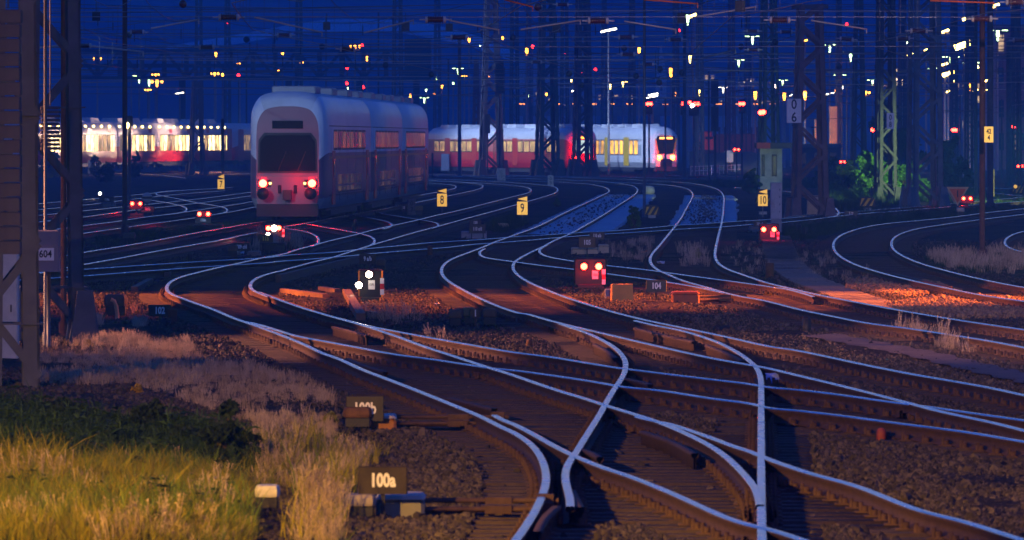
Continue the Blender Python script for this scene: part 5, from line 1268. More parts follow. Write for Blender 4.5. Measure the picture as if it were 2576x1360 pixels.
bush('tall green tree right of the wide feet mast', 2385, 0, 330, 110, 420, lf_mid, 6000, .12, 'tree', 'tree')
bush('dark shrub between the tall mast and the rusty pole', 2420, 0, 395, 90, 400, lf_dark, 4000, .1)
bush('dark shrub behind the hut on the right', 2085, 0, 395, 90, 440, lf_dark, 4500, .1)
bush('green shrub growing at the left foot of the hut', 1888, 0, 418, 62, 400, lf_mid, 3500, .09)
bush('thin upright green weed bush by the thin grey pole', 1595, 572, 512, 46, None, mat('leaf_weed', (.06, .17, .015), .7, 0, .5, 2), 2400, .05)
bush('small yellow green bush beyond yellow sign 9', 1402, 520, 497, 26, None, MATS['leaf_weed'], 500, .05)
for x_, yb_, y0_, w_, n_, wd_ in [(575, 1190, 1012, 190, 7000, 'rightmost, reaching over the dry grass'), (480, 1150, 1062, 150, 5000, 'second from the right'), (380, 1130, 1005, 170, 6000, 'in the middle of the row'), (270, 1120, 1045, 150, 5000, 'right of the near mast foot'), (175, 1110, 995, 150, 5500, 'directly right of the near mast'), (60, 1105, 1045, 150, 5000, 'around the near mast foot'), (-20, 1120, 1045, 120, 3500, 'at the left edge')]:
    bush('dark leafy shrub in the grass bank, ' + wd_, x_, yb_, y0_, w_, None, lf_dark, n_, .04, group='dark shrubs in the grass bank')
bush('yellow flowering weed clump by the wide mast foot', 222, 880, 855, 40, None, mat('leaf_yellow', (.45, .28, .02), .7, 0, .4, 5), 420, .025)
bush('yellow leafy weed at the edge of the dry grass', 340, 1010, 968, 60, None, MATS['leaf_yellow'], 500, .03)
bush('yellowish weed beside the brown cap box', 830, 1075, 1030, 46, None, mat('leaf_olive', (.20, .19, .03), .7, 0, .4, 5), 700, .025)
bush('golden hedge behind the left fence', 110, 0, 352, 120, 560, mat('leaf_gold', (.22, .18, .02), .7, 0, .4, 2), 4000, .12)
bush('dark mound of shrub behind the left fence', 268, 0, 403, 60, 500, lf_dark, 2500, .1)
bush('dark shrub before the lit commuter train', 340, 0, 375, 42, 560, lf_dark, 1200, .12)
bush('golden shrub at the end of the left fence', 240, 0, 385, 40, 580, MATS['leaf_gold'], 1200, .12)
bush('yellow weed in front of board 115', 655, 612, 580, 40, None, MATS['leaf_olive'], 500, .035)
bush('small weed beside the double slip rails in the ballast', 1330, 590, 575, 24, None, MATS['leaf_olive'], 200, .04)
bush('leafy weed by the right S curve', 1755, 655, 625, 20, None, MATS['leaf_olive'], 220, .04)
# ================================================================ trains (all standing still)
tw = mat('train_white', (.72, .73, .75), .35, 0, .08, .6, spec=.5); tgrey = mat('train_grey', (.30, .31, .34), .45, 0, .15, .6)
tred = mat('train_red', (.48, .015, .02), .38, 0, .12, .6, spec=.5); tdark = mat('train_under', (.035, .035, .04), .7, 0, .3, 1.5); troof = mat('train_roof', (.62, .64, .68), .6, 0, .25, .8)
tviolet = mat('train_violet', (.17, .10, .15), .4, 0, .15, .6, spec=.5); tblack = mat('train_black_glass', (.008, .008, .012), .15, 0, .1, 1, spec=.35); tyel = mat('train_yellow', (.65, .42, .02), .4, 0, .1, .8)
tpale = mat('train_pale', (.74, .76, .80), .4, 0, .12, .5, spec=.5); tlav = mat('train_lavender', (.55, .50, .58), .45, 0, .12, .6)
seal = mat('window_seal', (.02, .02, .022), .5, 0, .1, 2)
def lit(nm, col, s, var=.6, sc=1.2):
    """lit interior seen through a window: brighter and darker patches of the saloon"""
    if nm in MATS: return MATS[nm]
    m = bpy.data.materials.new(nm); m.use_nodes = True; nt = m.node_tree; b = nt.nodes['Principled BSDF']; tc = nt.nodes.new('ShaderNodeTexCoord'); no = nt.nodes.new('ShaderNodeTexNoise')
    no.inputs['Scale'].default_value = sc; no.inputs['Detail'].default_value = 3; nt.links.new(tc.outputs['Object'], no.inputs['Vector'])
    mr = nt.nodes.new('ShaderNodeMapRange'); mr.inputs['From Min'].default_value = .38; mr.inputs['From Max'].default_value = .62; mr.inputs['To Min'].default_value = s * (1 - var); mr.inputs['To Max'].default_value = s
    nt.links.new(no.outputs['Fac'], mr.inputs['Value']); nt.links.new(mr.outputs['Result'], b.inputs['Emission Strength'])
    b.inputs['Emission Color'].default_value = (*col, 1); b.inputs['Base Color'].default_value = (.05, .05, .05, 1); b.inputs['Roughness'].default_value = .15
    MATS[nm] = m; return m
w_yel = lit('window_yellow_saloon', (1, .50, .04), .55); w_warm = lit('window_bright_saloon', (1, .68, .24), 2.0, .85, 1.6); w_dim = lit('window_dim_saloon', (1, .62, .22), .14, .85, 1.1); w_deck = lit('window_deck_saloon', (1, .45, .10), .024, .9, .5); w_br2 = lit('window_mid_saloon', (1, .62, .20), 1.0, .9, 1.3); w_br3 = lit('window_low_saloon', (1, .58, .18), .25, .9, 1.0); w_deck2 = lit('window_deck_dark', (1, .5, .2), .006, .9, .5); w_yel2 = lit('window_yellow_dim', (1, .48, .04), .30, .7, 1.6); w_cold = lit('window_cold_cab', (.7, 1, .95), .3, .5, 2)
SINGLE = [(1.28, .55), (1.42, 1.0), (1.42, 1.95), (1.42, 3.05), (1.33, 3.55), (.95, 3.98), (.45, 4.15)]
DECK = [(1.22, .45), (1.38, .85), (1.40, 1.9), (1.40, 2.45), (1.40, 3.45), (1.33, 4.05), (1.05, 4.48), (.65, 4.62), (.3, 4.66)]
def car(train, length, half, segm, mats, nose=0, tail=0, pos=(0, 0, 0), rz=0.0, k0=.70, z0=.82):
    """coach body along +y, its end at y=0 facing the camera; segm: material per profile segment from the sill up"""
    # round the shoulders: finer points between the given ones
    hp = catmull(half, .12); hs = []
    for q in hp: hs.append(min(range(len(half) - 1), key=lambda i: 0 if half[i][1] - 1e-4 <= q[1] < half[i + 1][1] - 1e-4 else min(abs(q[1] - half[i][1]), abs(q[1] - half[i + 1][1])) + .001))
    segm0 = segm; segm = [segm0[min(i, len(segm0) - 1)] for i in hs]; half = [(float(a), float(z)) for a, z in hp]
    prof = [(a, z) for a, z in half] + [(-a, z) for a, z in reversed(half)]; n = len(prof); hn = len(half)
    secs = []
    if nose:
        for q in range(9):
            f_ = q / 8; e_ = math.sqrt(max(0, 1 - (1 - f_) ** 2)); secs.append((-nose * (1 - f_), k0 + (1 - k0) * e_, z0 + (1 - z0) * e_))
    else: secs.append((0, .93, .99)); secs.append((.12, 1, 1))
    if tail:
        for y, k, zk in ((length, 1, 1), (length + tail * .5, .94, .96), (length + tail, .72, .8)): secs.append((y, k, zk))
    else: secs.append((length - .12, 1, 1)); secs.append((length, .93, .99))
    mb = MB(); mb.smooth = True; rings = [[Vector((a * k, y, .5 + (z - .5) * zk)) for a, z in prof] for y, k, zk in secs]
    mb.v = [tuple(v_) for r_ in rings for v_ in r_]
    for i in range(len(rings) - 1):
        for q in range(n):
            j = (q + 1) % n; sidx = q if q < hn - 1 else (hn - 1 if q == hn - 1 else (n - 2 - q if q < n - 1 else n))
            mb.mi = segm[min(sidx, len(segm) - 1)] if q < n - 1 else 1
            mb.f.append([i * n + q, (i + 1) * n + q, (i + 1) * n + j, i * n + j]); mb.m.append(mb.mi); mb.sm.append(True)
    mb.smooth = False; mb.mi = segm0[2]; mb._add(rings[0], [tuple(range(n))]); mb._add(rings[-1], [tuple(range(n - 1, -1, -1))])
    o = mb.build('car_body', mats, train, pos, rz); o.data.set_sharp_from_angle(angle=R(40))
    ug = MB(); ug.box((0, length / 2, .42), (2.3, length * .62, .5)); ug.build('underframe', tdark, o)
    for yb in (length * .14, length * .86):
        bg_ = MB(); bg_.box((0, yb, .52), (2.3, 3.0, .35))
        for dy in (-1.15, 1.15):
            for sx in (-.75, .75): bg_.lathe((sx - .06, yb + dy, .44), [(.44, 0), (.44, .12)], 16, 'X')
        bg_.build('bogie', tdark, o)
    return o
def side_windows(body, sides, ys, z0, z1, m, w=1.0, x=1.425, frame=None):
    for sx in sides:
        for y in ys:
            f = MB().box((sx * (x - .004), y, (z0 + z1) / 2), (.02, w + .14, z1 - z0 + .14)); f = f.build('window', seal, body)
            MB().box((sx * x, y, (z0 + z1) / 2), (.028, w, z1 - z0)).build('pane', m if not isinstance(m, (list, tuple)) else m[int(RNG.integers(0, len(m)))], f)
def face_lamp(parent, x, y, z, c, s, r=.11, name='tail_light'):
    o = MB().lathe((0, 0, 0), [(r * .6, -.04), (r, -.02), (r, 0)], 14, 'Y').build(name, lampmat(c, s), parent); o.location = (x, y, z); return o
def heading(dx, dy): return -math.atan2(dx, dy)

# --- yellow and white multiple unit, cab towards the camera
base = Vector(((1675 - CX) * 612 / FPX, 612, -.1)); dirv = Vector((-.285, .958, 0)).normalized(); rzz = heading(dirv.x, dirv.y)
fl = empty('passenger_train', base, rzz, 'white train with yellow doors and lit windows, amber display over the cab', 'train')
yy = 0.0
for ci in range(4):
    L_ = 17.2 if ci else 16.6
    b_ = car(fl, L_, SINGLE, [1, 0, 0, 0, 0, 2, 2, 2], [tw, tgrey, tw], nose=2.3 if ci == 0 else 0, tail=0, pos=(0, yy + (2.3 if ci == 0 else 0), 0))
    side_windows(b_, (-1, 1), [1.9, 3.3, 6.2, 7.6, 9.0, 11.9, 13.3, 14.7], 1.72, 2.92, [w_yel, w_yel, w_yel2], .98)
    for sx in (-1, 1):
        for y in (4.75, 10.45):
            d = MB().box((sx * 1.422, y, 1.95), (.03, 1.5, 2.5)).build('door', tyel, b_)
        MB().box((sx * 1.424, 8, 2.32), (.012, 15.4, 1.5)).build('window_band', mat('train_band', (.42, .42, .44), .4, 0, .1, .6), b_)
    rq = MB()
    for y, l in ((3.5, 3.2), (8.2, 2.6), (12.6, 3.4)): rq.box((0, y, 4.22), (1.7, l, .32), taper=.9)
    rq.build('roof_equipment', troof, b_)
    if ci:
        MB().box((0, -.22, 2.2), (2.2, .5, 3.2)).build('gangway', dark, b_)
    yy += L_ + (2.3 if ci == 0 else 0) + .45
    if ci == 0:
        y0 = -2.3
        MB().prism([(-.62, 1.75), (.62, 1.75), (.90, 3.05), (.78, 3.32), (-.78, 3.32), (-.90, 3.05)], .05, y=y0 - .02).build('windscreen', tblack, b_)
        for s_ in (-1, 1): MB().prism([(s_ * .64, 1.7), (s_ * .74, 1.7), (s_ * 1.02, 3.1), (s_ * .92, 3.1)], .06, y=y0 - .02).build('pillar_stripe', tyel, b_)
        MB().prism([(-.74, 2.98), (.74, 2.98), (.70, 3.30), (-.70, 3.30)], .02, y=y0 - .055).build('display_panel', tblack, b_)
        am = emit('amber_display', (1, .30, .008), 1.6); dp = MB()
        for a, b in ((-.6, -.05), (.05, .6)):
            dp.box(((a + b) / 2, y0 - .075, 3.14), (b - a, .01, .17))
        dp.build('display_text', am, b_)
        for s_ in (-1, 1):
            face_lamp(b_, s_ * .62, y0 - .05, 1.42, 'orange', 14, .17, 'headlight'); face_lamp(b_, s_ * .82, y0 - .04, 1.40, 'red', 6, .12)
        MB().box((0, y0 - .06, .85), (1.0, .3, .9)).build('coupler_recess', black, b_); MB().box((0, y0 - .05, .42), (2.2, .5, .4), taper=.9).build('obstacle_deflector', tdark, b_)
        for s_ in (-1, 1): MB().box((s_ * 1.3, -.9, 2.3), (.08, .9, .8)).build('cab_side_window', tblack, b_)
        lp = add_point(fl.matrix_world @ Vector((0, 0, 0)) + base + Vector((-.6, -2.5, 1.5)), 'red', 90, .3, 'train_lamp_glow')
# --- red and white regional train in front of it
base = Vector(((1466 - CX) * 596 / FPX, 596, -.1)); dirv = Vector((-.272, .962, 0)).normalized(); rzz = heading(dirv.x, dirv.y)
rt = empty('passenger_train', base, rzz, 'white over red train whose red tail lights face us, in front of the yellow one', 'train')
yy = 0
for ci in range(2):
    b_ = car(rt, 22.0, SINGLE, [1, 1, 3, 0, 0, 2, 2], [tw, tred, troof, mat('train_salmon', (.50, .16, .12), .4, 0, .15, .6)], nose=1.2 if ci == 0 else 0, pos=(0, yy + (1.2 if ci == 0 else 0), 0))
    side_windows(b_, (-1, 1), [2.2, 4.1, 7.6, 9.5, 11.4, 13.3, 16.8, 18.7], 1.95, 2.85, w_dim, 1.5)
    for sx in (-1, 1):
        for y in (5.9, 15.1): MB().box((sx * 1.425, y, 1.95), (.03, 1.5, 2.4)).build('door', tred, b_)
        MB().box((sx * 1.36, 11, 3.32), (.05, 20.5, .10)).build('display_streak', emit('amber_streak', (1, .32, .02), .5), b_)  # added glowing strip, stands for the streak of the amber display
    rq = MB()
    for y, l in ((4, 4.5), (12, 5), (18.5, 3)): rq.box((0, y, 4.2), (1.6, l, .3), taper=.9)
    rq.build('roof_equipment', troof, b_)
    yy += 22.6 + (1.2 if ci == 0 else 0)
    if ci == 0:
        MB().prism([(-.6, 1.85), (.6, 1.85), (.98, 2.95), (-.98, 2.95)], .05, y=-1.22).build('windscreen', w_cold, b_)
        MB().prism([(-.98, .62), (.98, .62), (1.0, 1.8), (-1.0, 1.8)], .03, y=-1.22).build('cab_front_panel', tred, b_)
        for s_ in (-1, 1): face_lamp(b_, s_ * .78, -1.26, 1.48, 'red', 26, .16)
        dp = MB().box((0, -1.25, 3.18), (.9, .03, .16)); dp.build('display_text', emit('amber_display', (1, .30, .008), 1.6), b_)
        MB().box((0, -1.35, .9), (.5, .5, .3)).build('coupler', dark, b_)
        g_ = add_point(base + Vector((-.6, -2.2, 1.6)), 'red', 140, .3, 'train_lamp_glow')
# --- lit commuter train at the far left, two coupled units
p0 = Vector(((150 - CX) * 600 / FPX, 600, 0)); p1 = Vector(((552 - CX) * 672 / FPX, 672, 0)); dirv = (p1 - p0).normalized(); rzz = heading(dirv.x, dirv.y); Lt = (p1 - p0).length
ct = empty('passenger_train', p0 + Vector((0, 0, .35)), rzz, 'brightly lit red and white commuter train behind the left fence', 'train'); yy = -18.0
n_c = 5; Lc = (Lt + 18 - 1) / n_c
for ci in range(n_c):
    b_ = car(ct, Lc - .4, SINGLE, [1, 1, 0, 0, 2, 2, 2], [tlav, tred, troof], tail=1.6 if ci == n_c - 1 else 0, pos=(0, yy, 0))
    ys = list(np.arange(1.6, Lc - 1.5, 1.75))
    side_windows(b_, (1,), ys, 1.55, 2.95, [w_warm, w_warm, w_br2, w_br3], 1.32)
    rs = MB(); 
    for y in (Lc * .33, Lc * .8): rs.box((1.36, y, 3.3), (.1, 1.3, .5)); rs.box((1.427, y + 1.2, 1.2), (.02, 2.2, .5))
    rs.build('red_panel', tred, b_); rl = MB()
    for y in np.arange(1.2, Lc, 3.4): rl.lathe((1.30, y, 3.72), [(.0, -.1), (.1, -.05), (.1, .05), (0, .1)], 8, 'Y')
    rl.build('marker_lamps', lampmat('yellow', 4), b_)
    rq = MB()
    for y, l in ((Lc * .25, 3), (Lc * .62, 4)): rq.box((0, y, 4.28), (1.7, l, .42), taper=.8)
    rq.build('roof_equipment', troof, b_); yy += Lc
    if ci == n_c - 1:
        MB().box((1.43, Lc - 1.4, 2.1), (.03, 2.6, 3.0)).build('cab_side_panel', tred, b_)
p2 = p0 + dirv * (Lt + 2.6); ct2 = empty('passenger_train', p2 + Vector((0, 0, .35)), rzz, 'dimmer red nosed unit coupled behind the lit commuter train', 'train'); yy = 0
for ci in range(2):
    b_ = car(ct2, 16.5, SINGLE, [1, 1, 0, 0, 2, 2, 2], [tlav, tred, troof], nose=1.6 if ci == 0 else 0, pos=(0, yy, 0))
    side_windows(b_, (1,), list(np.arange(3.4, 15.5, 1.75)), 1.5, 3.0, w_dim, 1.5)
    if ci == 0:
        MB().box((1.43, 1.0, 2.0), (.03, 2.6, 3.1)).build('cab_side_panel', tred, b_); MB().prism([(-.8, 1.9), (.8, 1.9), (.7, 3.1), (-.7, 3.1)], .04, y=-1.62).build('windscreen', tblack, b_)
        MB().prism([(-.95, .6), (.95, .6), (.9, 1.85), (-.9, 1.85)], .03, y=-1.62).build('cab_front_panel', tred, b_)
        for s_ in (-1, 1): face_lamp(b_, s_ * .75, -1.66, 1.35, 'red', 16, .14)
    yy += 17.0
# --- big pale double deck train, tail towards the camera
cen = []
Ls, Rs = LP8
for p in Rs:
    d_ = np.linalg.norm(Ls[:, :2] - p[:2], axis=1); j = int(np.argmin(d_)); cen.append((p[:2] + Ls[j, :2]) / 2)
cen = np.array(cen)[::-1]; seg = np.concatenate([[0], np.cumsum(np.linalg.norm(np.diff(cen, axis=0), axis=1))])
cen = smooth_line(cen, 30)
def on_path(s_): return Vector((np.interp(s_, seg, cen[:, 0]), np.interp(s_, seg, cen[:, 1]), 0))
scr = CX + cen[:, 0] * FPX / cen[:, 1]; s0 = seg[int(np.argmax(scr > 728))]
dd = empty('double_deck_train', on_path(s0), 0, 'big pale double deck train with red tail lights, filling the left middle', 'train')
DMATS = [tpale, tviolet, troof, tgrey]
for ci in range(3):
    a, b = on_path(s0 + ci * 25.4), on_path(s0 + ci * 25.4 + 24.8); v = b - a; Lc = v.length; loc = a - dd.location
    b_ = car(dd, Lc, DECK, [3, 1, 1, 0, 0, 0, 2, 2, 2], DMATS, nose=1.15 if ci == 0 else 0, pos=loc, rz=heading(v.x, v.y), k0=.80, z0=.87)
    ysu = list(np.arange(3.6, Lc - 3, 2.35))
    side_windows(b_, (-1, 1), ysu, 2.62, 3.22, [w_deck, w_deck2, w_deck2], 1.9, 1.405); side_windows(b_, (-1, 1), [y for y in ysu if 4.5 < y < Lc - 5], 1.05, 1.65, [w_deck, w_deck2, w_deck2], 1.9, 1.395)
    for sx in (-1, 1):
        for y in (2.6, Lc - 2.6): MB().box((sx * 1.40, y, 1.55), (.05, 1.35, 1.95)).build('door', tred, b_)
        MB().box((sx * 1.403, Lc / 2, 2.28), (.02, Lc - .6, .10)).build('waist_stripe', mat('stripe_amber', (.42, .22, .06), .4, 0, .1, 2), b_)
    sm_ = MB()
    for sx in (-1, 1):
        for y in np.arange(1.2, Lc - .5, 4.7): sm_.box((sx * 1.401, y, 2.0), (.012, .025, 2.6))
        for z_ in (.92, 3.42): sm_.box((sx * (1.401 if z_ > 1 else 1.385), Lc / 2, z_), (.012, Lc - .5, .03))
    sm_.build('panel_seams', tdark, b_)
    for y in (3.2, Lc * .5, Lc - 3.6): MB().bbox((0, y, 4.74), (1.6, 2.6, .26), .05).build('roof_unit', tgrey, b_)
    for sx in (-1, 1):
        for y in (2.6, Lc - 2.6): MB().box((sx * 1.428, y, 1.9), (.02, .8, .75)).build('door_window', tblack, b_)
    if ci == 0:
        y0 = -1.15
        MB().prism([(-1.0, 1.8), (1.0, 1.8), (.97, 2.85), (.80, 3.08), (-.80, 3.08), (-.97, 2.85)], .05, y=y0 - .02).build('windscreen', tblack, b_)
        MB().prism([(-.95, .62), (.95, .62), (.96, 1.62), (-.96, 1.62)], .03, y=y0 - .01).build('cab_front_panel', tviolet, b_)
        MB().prism([(-.55, 3.32), (.55, 3.32), (.55, 3.6), (-.55, 3.6)], .03, y=y0 - .015).build('display_panel', tblack, b_)
        wp_ = MB(); 
        for q in (-.35, .35): wp_.bar((q, y0 - .06, 1.78), (q + .3, y0 - .06, 2.5), .03)
        wp_.build('wipers', black, b_)
        for s_ in (-1, 1):
            MB().bbox((s_ * .82, y0 - .02, 1.36), (.46, .08, .26), .03).build('lamp_cluster', black, b_)
            face_lamp(b_, s_ * .88, y0 - .07, 1.36, 'red', 30, .14); face_lamp(b_, s_ * .62, y0 - .065, 1.36, 'yellow', 1, .05, 'headlight')
        MB().prism([(-1.07, 1.73), (1.07, 1.73), (1.04, 2.92), (.84, 3.17), (-.84, 3.17), (-1.04, 2.92)], .03, y=y0 + .0).build('windscreen_frame', seal, b_)
        MB().box((0, y0 - .03, 1.62), (1.75, .03, .04)).build('handrail', steel, b_)
        for s_ in (-1, 1): MB().bbox((s_ * .28, y0 - .03, 1.15), (.12, .08, .3), .02).build('hose', rubber, b_)
        bf = MB()
        for s_ in (-.85, .85): bf.cyl((s_, y0 - .45, 1.0), (s_, y0 + .2, 1.0), .1, 10); bf.lathe((s_, y0 - .5, 1.0), [(.22, 0), (.22, .05)], 14, 'Y')
        bf.build('buffers', dark, b_); MB().box((0, y0 - .15, .95), (.3, .5, .35)).build('coupler', dark, b_); MB().box((0, y0 + .1, .4), (2.2, .6, .45)).build('snow_plough', tdark, b_)
        for s_ in (-1, 1): MB().box((s_ * 1.36, .9, 2.45), (.06, .8, .7)).build('cab_side_window', tblack, b_)
        add_point(on_path(s0) + Vector((.2, -2.2, 1.5)), 'red', 16, .25, 'train_lamp_glow')
    else: MB().box((0, -.3, 2.2), (1.9, .65, 3.4)).build('gangway', dark, b_)
# ================================================================ lamps of the yard and town
lamp_pole = mat('lamp_pole', (.30, .30, .30), .5, .1, .2, 1)
def lamp(label, x, y, c, Y, kind, s=None, k=1.0, group=None):
    P = Vector(((x - CX) * Y / FPX, Y, GZ)); H = HCAM - (y - HY) * Y / FPX - GZ; t = empty('yard_lamp', P, 0, label, 'lamp', group)
    u = px(1, Y) * k * 1.4; s = s or 30
    MB().tube([(0, 0, 0), (0, 0, H - u * 2)], [u * 2.2 / k, u * 1.2 / k], 6).build('pole', lamp_pole, t); hd = MB(); em = MB()
    if kind == 'post':
        hd.lathe((0, 0, H + u * 5), [(u * 3.2, 0), (u * 1, u * 1.5)], 8); em.lathe((0, 0, H), [(u * .8, -u * 7), (u * 2.0, -u * 2), (u * 2.3, u * 5)], 8)
    elif kind == 'tee':
        hd.box((0, 0, H + u * 5), (u * 28, u * 5, u * 2.2)); em.lathe((0, -u, H), [(u * .7, -u * 11), (u * 1.8, -u * 3), (u * 2.2, u * 3)], 8); em.box((-u * 9, 0, H + u * 3.6), (u * 7, u * 3, u * .8)); em.box((u * 9, 0, H + u * 3.6), (u * 7, u * 3, u * .8))
    elif kind == 'tube':
        d = Vector((u * 15, 0, u * 3)); hd.bar(Vector((0, 0, H + u * 2.6)) - d, Vector((0, 0, H + u * 2.6)) + d, u * 6, u * 1.4); em.bar(Vector((0, 0, H)) - d * .95, Vector((0, 0, H)) + d * .95, u * 4.5, u * 3)
    elif kind == 'head':
        d = Vector((u * 7, 0, u * 2.5)); hd.bar(Vector((0, 0, H + u * 3)) - d, Vector((0, 0, H + u * 3)) + d, u * 6, u * 2); em.bar(Vector((0, 0, H)) - d * .9, Vector((0, 0, H)) + d * .9, u * 5, u * 4)
    else:
        hd.box((0, 0, H + u * 4), (u * 22, u * 4, u * 1.6))
        for q, w_ in ((-8, 2.2), (0, 3.0), (8, 2.2)): em.lathe((u * q, 0, H), [(u * w_ * .5, -u * w_), (u * w_, 0), (u * w_ * .6, u * w_)], 8)
        em.lathe((0, 0, H), [(u * .7, -u * 13), (u * 1.7, -u * 3)], 8)
    hd.build('lamp_housing', mast_far, t); em.build('lamp_glow', lampmat(c, s), t); return t  # glow includes tapered cones below the heads, standing for lit pole tops
LAMPS = [  # x, y, colour, depth, kind, size
 (245, 149, 'orange', 900, 'cluster', .8), (395, 206, 'orange', 820, 'cluster', 1.1), (391, 188, 'orange', 900, 'cluster', .7), (540, 186, 'orange', 860, 'cluster', .8), (560, 191, 'orange', 800, 'post', .8), (543, 138, 'orange', 900, 'post', .9), (603, 162, 'orange', 880, 'cluster', .6),
 (711, 133, 'orange', 840, 'post', .9), (755, 158, 'orange', 900, 'cluster', .6), (893, 118, 'orange', 780, 'cluster', 1.0), (695, 180, 'orange', 860, 'head', .8), (922, 148, 'orange', 900, 'post', 1.0), (372, 227, 'orange', 800, 'cluster', .6), (1180, 101, 'orange', 860, 'post', .9), (1252, 97, 'orange', 760, 'cluster', 1.1), (1112, 220, 'orange', 1000, 'post', .7), (1168, 193, 'orange', 920, 'cluster', .5), (1225, 194, 'orange', 940, 'cluster', .5),
 (1325, 130, 'orange', 820, 'post', 1.1), (1608, 128, 'orange', 800, 'post', 1.0), (1688, 182, 'orange', 840, 'post', 1.4), (1697, 238, 'orange', 900, 'post', .9), (1032, 243, 'orange', 1000, 'post', .7), (1092, 240, 'orange', 1000, 'post', .7), (1213, 234, 'orange', 980, 'post', .5), (1375, 240, 'orange', 900, 'post', .7), (1900, 240, 'orange', 700, 'post', 1.2), (2025, 103, 'orange', 700, 'head', .7), (2025, 240, 'orange', 640, 'post', 1.3), (1973, 243, 'orange', 760, 'post', 1.2), (2105, 235, 'orange', 700, 'post', 1.4), (2178, 234, 'orange', 740, 'cluster', .8), (2440, 212, 'orange', 660, 'cluster', 1.2), (2450, 200, 'orange', 720, 'head', .7),
 (1157, 97, 'green', 780, 'tee', 1.0), (1152, 177, 'green', 900, 'tee', .8), (1096, 200, 'green', 960, 'post', .9), (1140, 212, 'green', 940, 'post', .6), (1072, 229, 'green', 1000, 'post', .6), (1067, 250, 'green', 1000, 'tee', .7), (1730, 44, 'green', 760, 'tee', 1.3), (1736, 144, 'yellow', 860, 'tee', 1.0), (1893, 97, 'green', 780, 'tee', 1.0), (1858, 156, 'green', 860, 'tee', .9), (2087, 119, 'green', 760, 'tee', 1.1), (2140, 138, 'green', 780, 'tee', 1.1), (2113, 194, 'green', 860, 'tee', .9), (1969, 206, 'green', 900, 'tee', .7), (2195, 206, 'green', 840, 'tee', .8), (1952, 219, 'white', 920, 'post', .8), (2118, 222, 'white', 940, 'post', .8), (1819, 224, 'white', 900, 'tee', .7), (1874, 210, 'white', 860, 'tee', .9), (1758, 234, 'yellow', 920, 'post', 1.0), (1535, 215, 'yellow', 920, 'tee', .7), (1567, 210, 'yellow', 940, 'tee', .7), (1437, 205, 'yellow', 900, 'post', .6), (1450, 228, 'white', 880, 'tube', .6), (1330, 243, 'green', 960, 'post', .6), (2282, 106, 'green', 740, 'post', .8), (2392, 150, 'green', 720, 'tee', 1.2), (2445, 165, 'green', 700, 'tee', 1.3), (2510, 84, 'green', 700, 'tee', 1.4), (2343, 177, 'green', 780, 'tee', .8), (2569, 198, 'green', 740, 'tee', 1.0), (350, 196, 'green', 880, 'tee', .9), (375, 204, 'green', 860, 'tee', .9), (330, 197, 'green', 900, 'post', .6), (874, 225, 'green', 900, 'post', .7), (925, 252, 'green', 960, 'post', .5), (1208, 118, 'green', 900, 'post', .5),
 (1531, 77, 'white', 620, 'tube', 1.0), (1640, 244, 'white', 700, 'tube', .7), (1643, 238, 'white', 760, 'tube', .6), (452, 235, 'white', 700, 'tube', .5), (2224, 25, 'yellow', 620, 'head', .01), (2425, 113, 'yellow', 560, 'head', 2.6), (2431, 47, 'yellow', 600, 'head', 1.1), (2378, 79, 'yellow', 640, 'head', 1.0), (2503, 15, 'yellow', 600, 'head', 1.2), (2430, 139, 'yellow', 660, 'head', .6), (2292, 138, 'yellow', 700, 'head', 1.0), (2375, 163, 'yellow', 680, 'head', 1.0), (2386, 185, 'yellow', 640, 'head', 1.7), (2400, 205, 'yellow', 720, 'head', .9), (2452, 172, 'yellow', 700, 'head', 1.1), (2480, 204, 'yellow', 700, 'head', .6), (2480, 227, 'yellow', 720, 'head', .6), (2453, 228, 'yellow', 720, 'head', .8), (2384, 231, 'yellow', 760, 'head', .6), (2400, 233, 'yellow', 780, 'head', .4), (2330, 126, 'yellow', 720, 'head', .6), (1990, 240, 'white', 800, 'head', .4), (2088, 236, 'white', 820, 'tube', .5), (1743, 40, 'yellow', 740, 'head', 1.2)]
LAMPS = [l for l in LAMPS if l[5] > .05]
cname = {'orange': 'orange', 'green': 'greenish white', 'yellow': 'yellow', 'white': 'white'}; kname = {'post': 'post lamp', 'tee': 'twin arm lamp', 'tube': 'slanted tube lamp', 'head': 'street lamp', 'cluster': 'cluster lamp'}
def ordn(n): return '%d%s' % (n, 'th' if 10 <= n % 100 <= 20 else {1: 'st', 2: 'nd', 3: 'rd'}.get(n % 10, 'th'))
by = {}
for l in LAMPS: by.setdefault((l[2], l[4]), []).append(l)
for (c, kd), ls in by.items():
    ls.sort(key=lambda l: l[0])
    for i, l in enumerate(ls):
        wd = 'the only one' if len(ls) == 1 else ordn(i + 1) + ' from left of its kind'
        lamp('lit %s %s beyond the yard, %s' % (cname[c], kname[kd], wd), l[0], l[1], c, l[3], kd, {'orange': 5, 'green': 3, 'yellow': 6, 'white': 4}[c], l[5], 'lit lamps beyond the yard')

